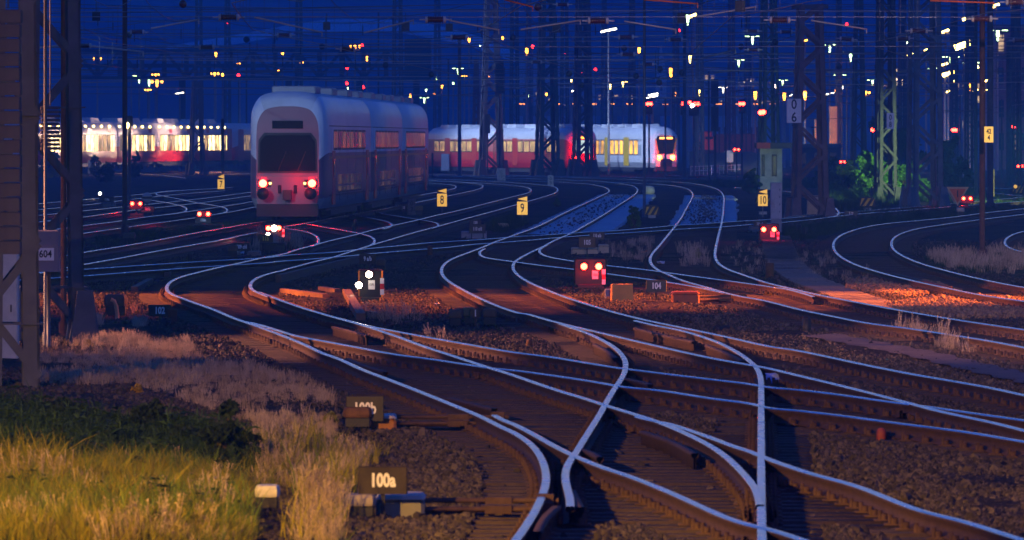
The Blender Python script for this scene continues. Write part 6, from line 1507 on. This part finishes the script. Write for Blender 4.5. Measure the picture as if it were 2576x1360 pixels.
# ================================================================ overhead line
def wire(label, pts, r, m, sag=0.0, group='overhead wires'):
    out = []
    for i in range(len(pts) - 1):
        a, b = Vector(pts[i]), Vector(pts[i + 1]); n = 6 if sag else 2
        for k in range(n):
            t = k / n; p = a.lerp(b, t); p.z -= sag * 4 * t * (1 - t); out.append(p)
    out.append(Vector(pts[-1])); mb = MB(); mb.tube(out, r, 5)
    return tag(mb.build('overhead_wire', m), label, 'wire', group)
def cross(Y, ys, r, m=None, jit=2.0, x0=-80, x1=2660, sag=0.0):
    for y in ys:
        n = RNG.integers(3, 6); xs = np.linspace(x0, x1, n + 1); pts = [wp(x, y + RNG.normal(0, jit), Y) for x in xs]
        wire('thin overhead wire strung crosswise above the tracks', pts, r, m or (wiremat_lit if RNG.random() < .35 else wiremat), sag, 'crosswise overhead wires')
cross(150, [44, -6], .010, wiremat_lit, 1.0); cross(215, [119, 30], .012, wiremat_lit, 2.0); cross(290, [150, 120, 82, 20], .016, None, 5); cross(370, [178, 140, 110, 60, 30], .02, None, 6)
cross(450, [206, 172, 140, 92, 30, 12], .026, None, 8); cross(540, [226, 196, 178, 150, 128, 110, 55], .03, None, 9); cross(640, [240, 226, 214, 186, 160, 140, 100, 75], .035, None, 9); cross(760, [258, 232, 204, 172], .03, None, 6, 1000); cross(860, [266, 246, 222], .034, None, 6, 1000)
for i, (x0, y0, x1, y1, Y) in enumerate([(1620, 250, 2576, 190, 420), (1650, 262, 2480, 215, 500), (1400, 215, 2380, 120, 380), (1150, 240, 1700, 150, 460), (1900, 160, 2400, 230, 440), (1850, 230, 2576, 130, 350), (1980, 300, 2576, 262, 460), (2000, 245, 2576, 285, 520), (200, 120, 900, 210, 520), (600, 150, 1300, 100, 460), (60, 80, 640, 25, 260), (1300, 60, 1800, 0, 240), (1500, 230, 2050, 70, 300), (1880, 60, 2576, 100, 300), (0, 40, 420, 100, 300), (1750, 205, 2300, 150, 620), (1760, 222, 2576, 240, 680), (1500, 190, 2000, 240, 600), (1200, 130, 1700, 200, 520), (1020, 100, 1500, 30, 330), (230, 75, 700, 140, 420), (500, 40, 900, 100, 380), (820, 60, 1180, 10, 300)]):
    wire('thin overhead wire running aslant above the yard', [wp(x0, y0, Y), wp((x0 + x1) / 2, (y0 + y1) / 2 + 6, Y + 8), wp(x1, y1, Y + 16)], px(.9, Y) if Y > 300 else .013, wiremat, .12, 'slanting overhead wires')
# lengthwise contact and carrier wires above the tracks
def along(La, Lb, y_to, label, ys_from=95):
    cen = []
    for p in La[::3]:
        j = int(np.argmin(np.linalg.norm(Lb[:, :2] - p[:2], axis=1))); cen.append((p[:2] + Lb[j, :2]) / 2)
    cen = np.array(cen)[::-1]; cen = cen[(cen[:, 1] > ys_from) & (cen[:, 1] < y_to)]
    if len(cen) < 4: return
    step = max(1, len(cen) // max(3, int((cen[-1, 1] - cen[0, 1]) / 45))); sup = cen[::step]
    lo = [(a, b, 5.45) for a, b in sup]; hi = [(a, b, 6.9) for a, b in sup]
    wire(label + ', lower contact wire', lo, .009, wiremat, .02, 'lengthwise overhead wires'); w2 = wire(label + ', upper carrier wire', hi, .009, wiremat, .55, 'lengthwise overhead wires')
    dr = MB()
    for p, q in zip(sup[:-1], sup[1:]):
        for t in (.15, .35, .5, .65, .85):
            c = p + (q - p) * t; dr.bar((c[0], c[1], 5.46), (c[0], c[1], 6.9 - .55 * 4 * t * (1 - t)), .006)
    dr.build('dropper', wiremat, w2)
along(LA[0], LA[1], 520, 'wire above the left loop track'); along(LP10[0], LP10[1], 480, 'wire above the centre S-curve'); along(LP11[0], LP11[1], 480, 'wire above the S-curve beside sign 10'); along(LP8[0], LP8[1], 240, 'wire above the double deck train track', 120); along(LP7[0], LP7[1], 420, 'wire above the track behind the double deck train', 150); along(LP13[0], LP13[1], 260, 'wire above the right C-shaped curve', 95)
# insulators lying along the cross wires, with their arms
def insulator(label, x, y, Y, w=66, tilt=0.0, capm=None, arm=None, group='ribbed insulators on the cross wires'):
    c = wp(x, y, Y); L_ = px(w, Y); t = empty('insulator', c, 0, label, 'insulator', group); t.rotation_euler = (0, -tilt, 0); r = L_ * .16
    prof = []; n = 9
    for k in range(n): prof += [(r * .55, -L_ * .3 + L_ * .6 * k / n), (r, -L_ * .3 + L_ * .6 * (k + .3) / n), (r * .55, -L_ * .3 + L_ * .6 * (k + .62) / n)]
    MB().lathe((0, 0, 0), prof, 14, 'X').build('ribbed_body', porcelain, t)
    for s_ in (-1, 1): MB().lathe((0, 0, 0), [(r * .75, s_ * L_ * .30), (r * .8, s_ * L_ * .38), (r * .4, s_ * L_ * .40)] if s_ > 0 else [(r * .4, -L_ * .40), (r * .8, -L_ * .38), (r * .75, -L_ * .30)], 12, 'X').build('end_cap', capm or cream, t)
    rd = MB(); rd.cyl((-L_ * .62, 0, 0), (-L_ * .38, 0, 0), r * .22, 6); rd.cyl((L_ * .38, 0, 0), (L_ * .62, 0, 0), r * .22, 6); rd.build('rod', capm or cream, t)
    return t
INS = [(576, 44, 150, 66, 0, 'upper left above the double deck train'), (1096, 50, 150, 66, 0, 'above the dark footbridge end'), (1505, 53, 150, 66, 0, 'above the long white lamp'), (1962, 51, 150, 66, 0, 'left of the 06 mast head'), (2470, 48, 150, 66, 0, 'crossing behind the rusty pole'), (2556, 6, 150, 66, 0, 'in the top right corner'), (210, 116, 215, 50, 0, 'beside the left mast'), (520, 119, 215, 50, 0, 'above the lit commuter train'), (875, 125, 215, 50, -.05, 'in front of the dark footbridge'), (1155, 95, 215, 56, 0, 'by the greenish lamp over the red train'), (1575, 94, 290, 50, 0, 'right of the long white lamp'), (1580, 137, 290, 46, 0, 'under the long white lamp'), (2312, 78, 215, 56, 0, 'on the wide footed mast'), (2272, 98, 290, 44, .05, 'right of the 06 mast'), (2130, 99, 290, 44, -.1, 'between the two big right masts'), (1978, 81, 290, 40, 0, 'at the left edge of the 06 mast'), (345, 81, 290, 46, 0, 'right of the brown pole'), (715, 89, 290, 46, 0, 'before the pale terrace'), (1415, 12, 290, 40, 0, 'at the top edge in the middle'), (1700, 100, 370, 46, 0, 'left of the tall greenish lamp'), (1893, 79, 370, 40, 0, 'over the greenish lamp'), (1895, 126, 370, 38, 0, 'under a greenish lamp'), (2565, 102, 290, 44, 0, 'at the right edge'), (1630, 162, 370, 36, 0, 'left of the church spire'), (2340, 150, 370, 38, 0, 'by the bright yellow lamps'), (1350, 157, 450, 34, 0, 'over the pale hall')]
for x, y, Y, w_, tl, wd in INS: insulator('ribbed brown insulator with pale end caps ' + wd, x, y, Y, w_, tl, cream if Y < 250 else greybox)
# registration arms near the camera
for i, (x0, y0, x1, y1, Y, m, wd) in enumerate([(380, 72, 500, 50, 150, cream, 'under the upper left insulator'), (640, 44, 810, 82, 150, beige, 'right of the upper left insulator'), (915, 83, 1040, 52, 150, beige, 'left of the insulator over the footbridge'), (1130, 52, 1255, 76, 150, beige, 'right of the insulator over the footbridge'), (1310, 75, 1460, 52, 150, beige, 'left of the insulator by the white lamp'), (1570, 54, 1700, 75, 150, beige, 'right of the insulator by the white lamp'), (1745, 44, 1900, 18, 150, beige, 'left of the 06 mast head insulator'), (2040, 52, 2180, 74, 150, beige, 'right of the 06 mast head'), (80, 123, 170, 112, 215, cream, 'inside the left mast'), (225, 116, 360, 131, 215, cream, 'beside the brown pole'), (1620, 0, 1755, 10, 120, orange, 'coloured lamp-lit orange, at the top edge in the middle'), (2340, 2, 2500, 8, 120, orange, 'coloured lamp-lit orange, at the top right'), (1270, 0, 1340, 18, 120, orange, 'coloured lamp-lit orange, at the top edge over the red train'), (2230, 97, 2380, 112, 290, steel, 'over the wide footed mast'), (1745, 152, 1850, 126, 370, steel, 'left of the greenish lamps')]):  # orange arms have their lamp light put into the colour
    A_, B_ = wp(x0, y0, Y), wp(x1, y1, Y); mb = MB(); r = px(2.2, Y); mb.tube([A_, A_.lerp(B_, .5), B_], r, 8); mb.bar(B_ + Vector((0, 0, r)), B_ + Vector((0, 0, -r * 5)), r); tag(mb.build('registration_arm', m), 'slender overhead line arm ' + wd, 'line arm', 'overhead line arms')
# hanging rod insulators, pulleys and plates
for i in range(110):
    x = RNG.uniform(240, 2560); Y = float(RNG.choice([370, 450, 540, 640])); lo = {370: 40, 450: 60, 540: 90, 640: 110}[int(Y)]; y = RNG.uniform(lo, lo + 120)
    if x < 1000: y = min(y, 150)
    c = wp(x, y, Y); L_ = px(RNG.uniform(16, 26), Y); r = px(1.8, Y); prof = []
    for k in range(5): prof += [(r * .5, -L_ * (1 - k / 5)), (r, -L_ * (1 - (k + .4) / 5)), (r * .5, -L_ * (1 - (k + .8) / 5))]
    tag(MB().lathe((0, 0, 0), prof, 8).cyl((0, 0, 0), (0, 0, L_ * 1.1), r * .25, 5).build('hanging_insulator', black, None, c), 'dark rod insulator hanging from a cross wire', 'insulator', 'hanging rod insulators')
for x, y, Y in [(460, 11, 150), (1353, 18, 215), (1570, 122, 420), (1600, 192, 420), (1660, 175, 420), (1658, 208, 420), (1715, 184, 430), (1950, 107, 300), (1864, 118, 420), (2110, 168, 420), (2285, 88, 330), (1085, 188, 420), (970, 165, 420), (1432, 186, 420), (1463, 215, 460), (1290, 95, 420), (810, 118, 420), (620, 100, 420), (325, 88, 300), (2400, 60, 420)]:
    r = px(10 if Y < 260 else 8, Y); tag(MB().lathe((0, 0, 0), [(r * .3, -r), (r * .8, -r * .6), (r, 0), (r * .8, r * .6), (r * .3, r)], 14).build('line_pulley', porcelain if Y < 260 else dark, None, wp(x, y, Y)), 'dark round weight hanging among the overhead wires', 'pulley', 'round pulleys in the overhead line')
for x, y, w_, h_, Y, wd in [(242, 42, 20, 22, 215, 'right of the left mast'), (822, 66, 18, 20, 290, 'before the pale terrace'), (1020, 68, 20, 22, 290, 'left of the insulator over the footbridge'), (1130, 70, 18, 20, 290, 'right of that insulator'), (1715, 46, 22, 26, 215, 'left of the tall greenish lamp'), (1862, 16, 26, 28, 150, 'at the top edge left of the 06 mast'), (1400, 72, 20, 22, 290, 'above the red train')]:
    tag(MB().bbox((0, 0, 0), (px(w_, Y), .04, px(h_, Y)), .005).cyl((0, 0, 0), (0, 0, px(h_ * 1.6, Y)), .012, 5).build('line_plate', dark, None, wp(x, y, Y)), 'dark square plate in the overhead line, ' + wd, 'plate', 'hanging square plates')

# ================================================================ footbridge, viaduct, buildings
Y = 760.0; k = px(1, Y); a = wp(190, 128, Y); b = wp(1083, 197, Y); t = empty('truss_bridge', ((a.x + b.x) / 2, Y, GZ), 0, 'dark truss footbridge crossing above the left tracks', 'bridge'); W_ = b.x - a.x; zt = a.z - GZ; zb = b.z - GZ
db = mat('bridge_dark', (.02, .022, .03), .8, 0, .2, 1)
MB().box((0, 0, zt), (W_, .5, k * 8)).build('top_chord', db, t); MB().box((0, 0, zb), (W_, .6, k * 9)).build('bottom_chord', db, t); MB().box((0, .4, (zt * .45 + zb * .55)), (W_, .3, k * 10)).build('walkway', db, t)
br = MB(); n = 16
for i in range(n):
    x0 = -W_ / 2 + W_ * i / n; x1 = x0 + W_ / n
    br.bar((x0, -.1, zb if i % 2 else zt), (x1, -.1, zt if i % 2 else zb), .32)
    br.box((x0, 0, (zt + zb) / 2), (.5, .3, zt - zb))
br.build('bracing', db, t)
zc = HCAM - (97 - HY) * k - GZ; MB().box((W_ / 2 - k * 32, .3, (zc + zb) / 2 - .15), (k * 66, 3, zc - zb)).build('stair_tower', db, t)
for q in (-.2, .1, .30, .46): MB().box((W_ * q, .5, zb / 2), (.7, .7, zb)).build('pier', db, t)
Y = 1050.0; a = wp(1290, 266, Y); b = wp(2010, 266, Y); t = empty('viaduct', ((a.x + b.x) / 2, Y, GZ), 0, 'long road viaduct with a lit railing behind the yellow train', 'bridge'); W_ = b.x - a.x; z = a.z - GZ
MB().box((0, 0, z - .8), (W_, 6, 1.6)).build('deck', mat('viaduct_concrete', (.22, .21, .2), .85, 0, .25, .4), t)
rl = MB(); 
for i in range(60): rl.box((-W_ / 2 + W_ * i / 59, -3.0, z + .55), (.08, .08, 1.1))
rl.box((0, -3.0, z + 1.1), (W_, .1, .1)); rl.build('railing', mat('railing_pale', (.5, .45, .42), .6), t)
for q in (-.45, -.3, -.15, 0, .15, .3, .45): MB().box((W_ * q, 0, (z - 1.6) / 2), (1.2, 4, z - 1.6)).build('pier', MATS['viaduct_concrete'], t)
for i in range(16):
    x = -W_ / 2 + W_ * (i + .5) / 16; t2 = MB().bbox((0, 0, 0), (.9, .3, .16), .03)
    o = t2.build('railing_light', lampmat('orange', 1), t); o.location = (x, -2.8, z + .2)
def house(label, x0, x1, y0, y1, Y, wallm, roofm, roof=.35, rows=2, cols=5, lit_p=.0, litm=None, name='building', cat='building', onslope=False, ridge_=True):
    a = wp(x0, y1, Y); b = wp(x1, y0, Y); z0 = GZ if not onslope else a.z; W_ = b.x - a.x; H = b.z - z0; D = max(6, W_ * .6); hw = H * (1 - roof) if not onslope else (b.z - a.z) * (1 - roof)
    t = empty(name, ((a.x + b.x) / 2, Y + D / 2, z0), 0, label, cat)
    MB().box((0, 0, hw / 2 - (2 if onslope else 0)), (W_, D, hw + (4 if onslope else 0))).build('wall', wallm, t)
    if roof > 0:
        rh = H - hw; rb = MB(); e = .25
        rb._add([(-W_ / 2 - e, -D / 2 - e, hw), (W_ / 2 + e, -D / 2 - e, hw), (W_ / 2 + e, D / 2 + e, hw), (-W_ / 2 - e, D / 2 + e, hw), (-W_ / 2 * .85, 0, hw + rh), (W_ / 2 * .85, 0, hw + rh)], [(0, 1, 5, 4), (2, 3, 4, 5), (1, 2, 5), (3, 0, 4), (3, 2, 1, 0)]); rb.build('roof', roofm, t)
    else: MB().box((0, 0, hw + .15), (W_ + .3, D + .3, .3)).build('roof', roofm, t)
    zv = (HCAM - (y1 - HY) * Y / FPX - z0) if not onslope else 0
    for r_ in range(rows):
        for c_ in range(cols):
            m = litm if litm and RNG.random() < lit_p else tblack
            wx = -W_ / 2 + W_ * (c_ + .5) / cols; hh = (hw - zv) / rows
            MB().box((wx, -D / 2 - .02, zv + hh * (r_ + .52)), (W_ / cols * .45, .08, hh * .52)).build('window', m, t)
    return t
pw = mat('pale_render', (.42, .44, .48), .85, 0, .15, .3); dr_ = mat('slate_roof', (.10, .11, .13), .7, 0, .2, .3); lr = mat('light_roof', (.34, .36, .40), .6, 0, .2, .2); bk = mat('brick_wall', (.17, .10, .085), .85, 0, .3, .6)
wl = lit('town_window_lit', (1, .70, .42), 1.2, .6, .4); wl2 = lit('town_window_dim', (1, .65, .3), .25, .7, .4)
house('pale hall with a light roof behind the red train masts', 1295, 1440, 140, 262, 1250, pw, lr, .35, 2, 9, .45, wl2); house('lower pale hall right of the big pale hall', 1400, 1500, 190, 262, 1200, pw, lr, .4, 1, 7, .5, wl2)
house('long pale building behind the viaduct, right of the church', 1795, 1955, 205, 262, 1200, pw, lr, .25, 2, 11, .5, wl2); house('dark house left of the church spire', 1500, 1600, 170, 262, 1300, mat('blue_render', (.16, .18, .24), .85), dr_, .3, 3, 5, .3, wl2); house('tall pale apartment house right of the church spire', 1770, 1800, 150, 262, 1330, pw, dr_, .15, 4, 2, .4, wl2); house('pale apartment house beside the greenish lamps', 1870, 1900, 160, 262, 1320, pw, dr_, .15, 4, 2, .4, wl2)
house('building with a brilliantly lit window front behind the right masts', 2252, 2294, 172, 218, 860, mat('grey_render', (.16, .17, .2), .85), dr_, 0, 4, 6, .85, wl); house('brick building with rows of windows at the far right', 2504, 2620, 70, 400, 720, bk, dr_, 0, 4, 4, .2, wl2); house('low brick building at the foot of the lit pillar', 2000, 2115, 372, 430, 560, mat('dark_render', (.06, .06, .08), .9), dr_, 0, 1, 3, .0)
house('blue grey long building at the right behind the lamps', 2400, 2520, 180, 330, 900, mat('blue_render', (.16, .18, .24), .85), dr_, .1, 4, 7, .2, wl2)
for i, (x0, x1, y0, y1, m) in enumerate([(1765, 1830, -20, 40, lr), (1835, 1905, 2, 42, lr), (2250, 2300, 50, 80, lr), (2335, 2370, 40, 70, dr_), (1610, 1650, 48, 72, lr), (2040, 2080, 30, 60, dr_)]):
    Pm = on_slope((x0 + x1) / 2, y1); house('house with a pale roof on the dark hillside, ' + ordn(i + 1) + ' in the row', x0, x1, y0, y1, Pm.y - 4, mat('hill_house_wall', (.14, .16, .22), .85), m, .45, 1, 3, 0, None, 'hill_house', 'house', True)
# church
Y = 1290.0; k = px(1, Y); P = Vector(((1663 - CX) * Y / FPX, Y, GZ)); t = empty('church', P, 0, 'pale church tower with a pointed spire behind the yellow train', 'church'); zt = HCAM - (188 - HY) * k; zs = HCAM - (112 - HY) * k
MB().box((0, 0, zt / 2), (k * 27, k * 27, zt)).build('tower', mat('church_stone', (.55, .57, .60), .85, 0, .15, .4), t); MB().loft([[Vector((a * k * 13 * q, b * k * 13 * q, z)) for a, b in ((-1, -1), (1, -1), (1, 1), (-1, 1))] for q, z in ((1.05, zt), (.75, zt + (zs - zt) * .3), (.04, zs))]).build('spire', mat('church_spire', (.45, .48, .52), .7, 0, .15, .4), t)
for q in (0, 1): MB().box((0, -k * 13.6, zt * (.62 + .22 * q)), (k * 6, .1, k * 13)).build('window', tblack, t)
# orange lit pillars, depot shed, red loco, retaining wall
Y = 640.0
for x0, x1, y0, y1, wd in [(2086, 2106, 268, 371, 'wide one'), (2049, 2054, 300, 371, 'slim one beside the 06 mast'), (2064, 2068, 290, 371, 'second slim one beside the 06 mast')]:
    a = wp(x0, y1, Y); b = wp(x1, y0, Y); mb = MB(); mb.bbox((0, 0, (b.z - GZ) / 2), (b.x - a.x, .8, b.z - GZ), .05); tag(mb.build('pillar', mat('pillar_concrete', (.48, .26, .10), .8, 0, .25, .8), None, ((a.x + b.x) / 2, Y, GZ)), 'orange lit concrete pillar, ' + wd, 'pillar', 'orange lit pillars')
Y = 690.0; k = px(1, Y); P = Vector(((1782 - CX) * Y / FPX, Y, GZ)); t = empty('shunting_locomotive', P, .1, 'dark red shunting locomotive standing on the depot slope', 'locomotive'); z1 = HCAM - (372 - HY) * k; z2 = HCAM - (330 - HY) * k
MB().bbox((0, 1, (z1 + z2) / 2 - .2), (k * 36, 3, (z2 - z1) * .8), .15).build('hood', tred, t); MB().bbox((0, 2.5, z2 - .1), (k * 30, 2, k * 14), .1).build('cab', tred, t); MB().box((0, -.52, z2 - .5), (k * 20, .05, k * 7)).build('windscreen', tblack, t); MB().box((0, 1, z1 / 2), (k * 34, 3, z1)).build('underframe', tdark, t)
t = empty('retaining_wall', Vector(((1850 - CX) * 700 / FPX, 700, GZ)), 0, 'brownish retaining wall with posts above the grassy slope', 'wall'); k = px(1, 700); z1 = HCAM - (375 - HY) * k - GZ; z2 = HCAM - (338 - HY) * k - GZ
MB().box((0, .3, (z1 + z2) / 2 - 1), (k * 112, .5, z2 - z1 + 2)).build('panel', mat('wall_brown', (.20, .11, .09), .85, 0, .3, .8), t)
for i in range(9): MB().box((k * (-54 + 13.5 * i), 0, (z1 + z2) / 2 - .5), (.16, .3, z2 - z1 + 2.4)).build('post', mast_far, t)
V = []; 
for j in range(8):
    for i in range(16): V.append(((1735 + 190 * i / 15 - CX) * (610 + 85 * j / 7) / FPX, 610 + 85 * j / 7, GZ + (j / 7) ** 1.2 * 2.0 - .15 + .1 * math.sin(i * 1.7 + j)))
idx = np.arange(128).reshape(8, 16); tag(npmesh('depot_slope', np.array(V), np.stack([idx[:-1, :-1], idx[:-1, 1:], idx[1:, 1:], idx[1:, :-1]], -1).reshape(-1, 4), mat('slope_grass', (.10, .12, .03), .95, 0, .5, .8)), kind='structure')
# a few red warning lights on the far hillside masts
for i, (x, y, wd) in enumerate([(600, 190, 'over the footbridge left end'), (873, 171, 'under the footbridge'), (873, 210, 'below the footbridge'), (911, 115, 'above the footbridge'), (914, 220, 'left of the red train'), (575, 58, 'above the commuter train'), (2130, 62, 'between the two big right masts'), (1708, 78, 'by the tall greenish lamp'), (1498, 176, 'over the yellow train'), (1460, 183, 'over the red train cab'), (1425, 135, 'above the red train cab'), (1340, 118, 'over the pale hall')]):
    Y = 820; c = wp(x, y, Y); t = empty('warning_light', (c.x, Y, GZ), 0, 'small red warning light ' + wd, 'warning light', 'small red warning lights'); MB().lathe((0, 0, c.z - GZ), [(.05, -.2), (.2, 0), (.05, .2)], 8).build('lamp', lampmat('red', 6), t); MB().cyl((0, 0, 0), (0, 0, c.z - GZ - .2), .06, 5).build('pole', mast_far, t)

# ================================================================ lamps of the yard: floodlights inferred from the light pools, and added fill lamps
def flood(label, loc, aims, H):
    t = empty('floodlight_mast', (loc[0], loc[1], GZ), 0, label, 'floodlight', 'sodium floodlights beside the tracks')
    MB().tube([(0, 0, 0), (0, 0, H)], [.14, .08], 8).build('mast', steel, t)
    for ax, ay, e, ang, col, blend in aims:
        d = Vector((ax - loc[0], ay - loc[1], GZ - H)); L = bpy.data.lights.new('flood_spot', 'SPOT'); L.energy = e; L.color = col; L.spot_size = R(ang); L.spot_blend = blend; L.shadow_soft_size = .12
        o = bpy.data.objects.new('flood_spot', L); COL.objects.link(o); o.location = (loc[0], loc[1], H - .1); o.rotation_euler = d.to_track_quat('-Z', 'Y').to_euler()
        MB().box((0, 0, H + .16), (.5, .3, .12)).build('lamp_housing', dark, t)
NA = (1.0, .34, .06); NB_ = (1.0, .42, .12)
NA = (1.0, .24, .025); NB_ = (1.0, .32, .07)
flood('floodlight mast left of the yard, lighting the ballast by the left loop', (-30, 138), [(-6, 135, 75000, 26, NA, .5), (1.5, 141, 36000, 15, NA, .5)], 9)
flood('floodlight mast farther left, lighting the dry grass', (-28, 104), [(-3, 104, 42000, 34, (1.0, .40, .16), .8)], 9)
flood('floodlight mast right of the yard, lighting the heaped stones', (26, 138), [(9.2, 134, 150000, 40, (1.0, .19, .012), .6)], 8)
flood('floodlight mast at the near left, lighting the long grass', (-13, 40), [(-4.2, 57, 19000, 56, (1.0, .50, .035), .8), (-4.5, 88, 4200, 30, (1.0, .42, .13), .8)], 7)
flood('floodlight mast behind the camera', (9, 22), [(2, 75, 1000, 46, (1.0, .40, .30), .9)], 9)
flood('added cool fill lamp far left of the waiting trains', (-58, 566), [(6, 622, 330000, 26, (.45, .62, 1.0), .8)], 34)  # added mast, brightens the sides of the waiting trains
flood('added fill lamp beside the camera, lighting the signs down the yard', (5, 14), [(14, 250, 60000, 11, (1.0, .68, .9), .8), (2, 190, 9000, 9, (1.0, .7, .8), .8), (19.2, 300, 90000, 4, (1.0, .7, .5), .9)], 8)  # added near the camera to brighten the boards and the triangle sign
flood('added warm fill lamp hidden behind the double deck train', (-19.5, 640), [(-33, 640, 12000, 70, (1.0, .62, .42), .8), (-36, 612, 16000, 40, (1.0, .62, .42), .8)], 5.2)  # added out of sight to light the side of the commuter train
flood('added cool fill lamp by the double deck train', (-21, 215), [(-8.5, 272, 9000, 34, (.55, .75, 1.0), .9)], 10)  # added fill, lifts the double deck train out of the dark
flood('greenish lamp mast by the leafy bushes', (26, 316), [(18.2, 352, 34000, 26, (.75, 1.0, .35), .8)], 3.6)
flood('orange lamp mast near the concrete pillar', (26, 600), [(29.5, 640, 26000, 40, NA, .8)], 4)
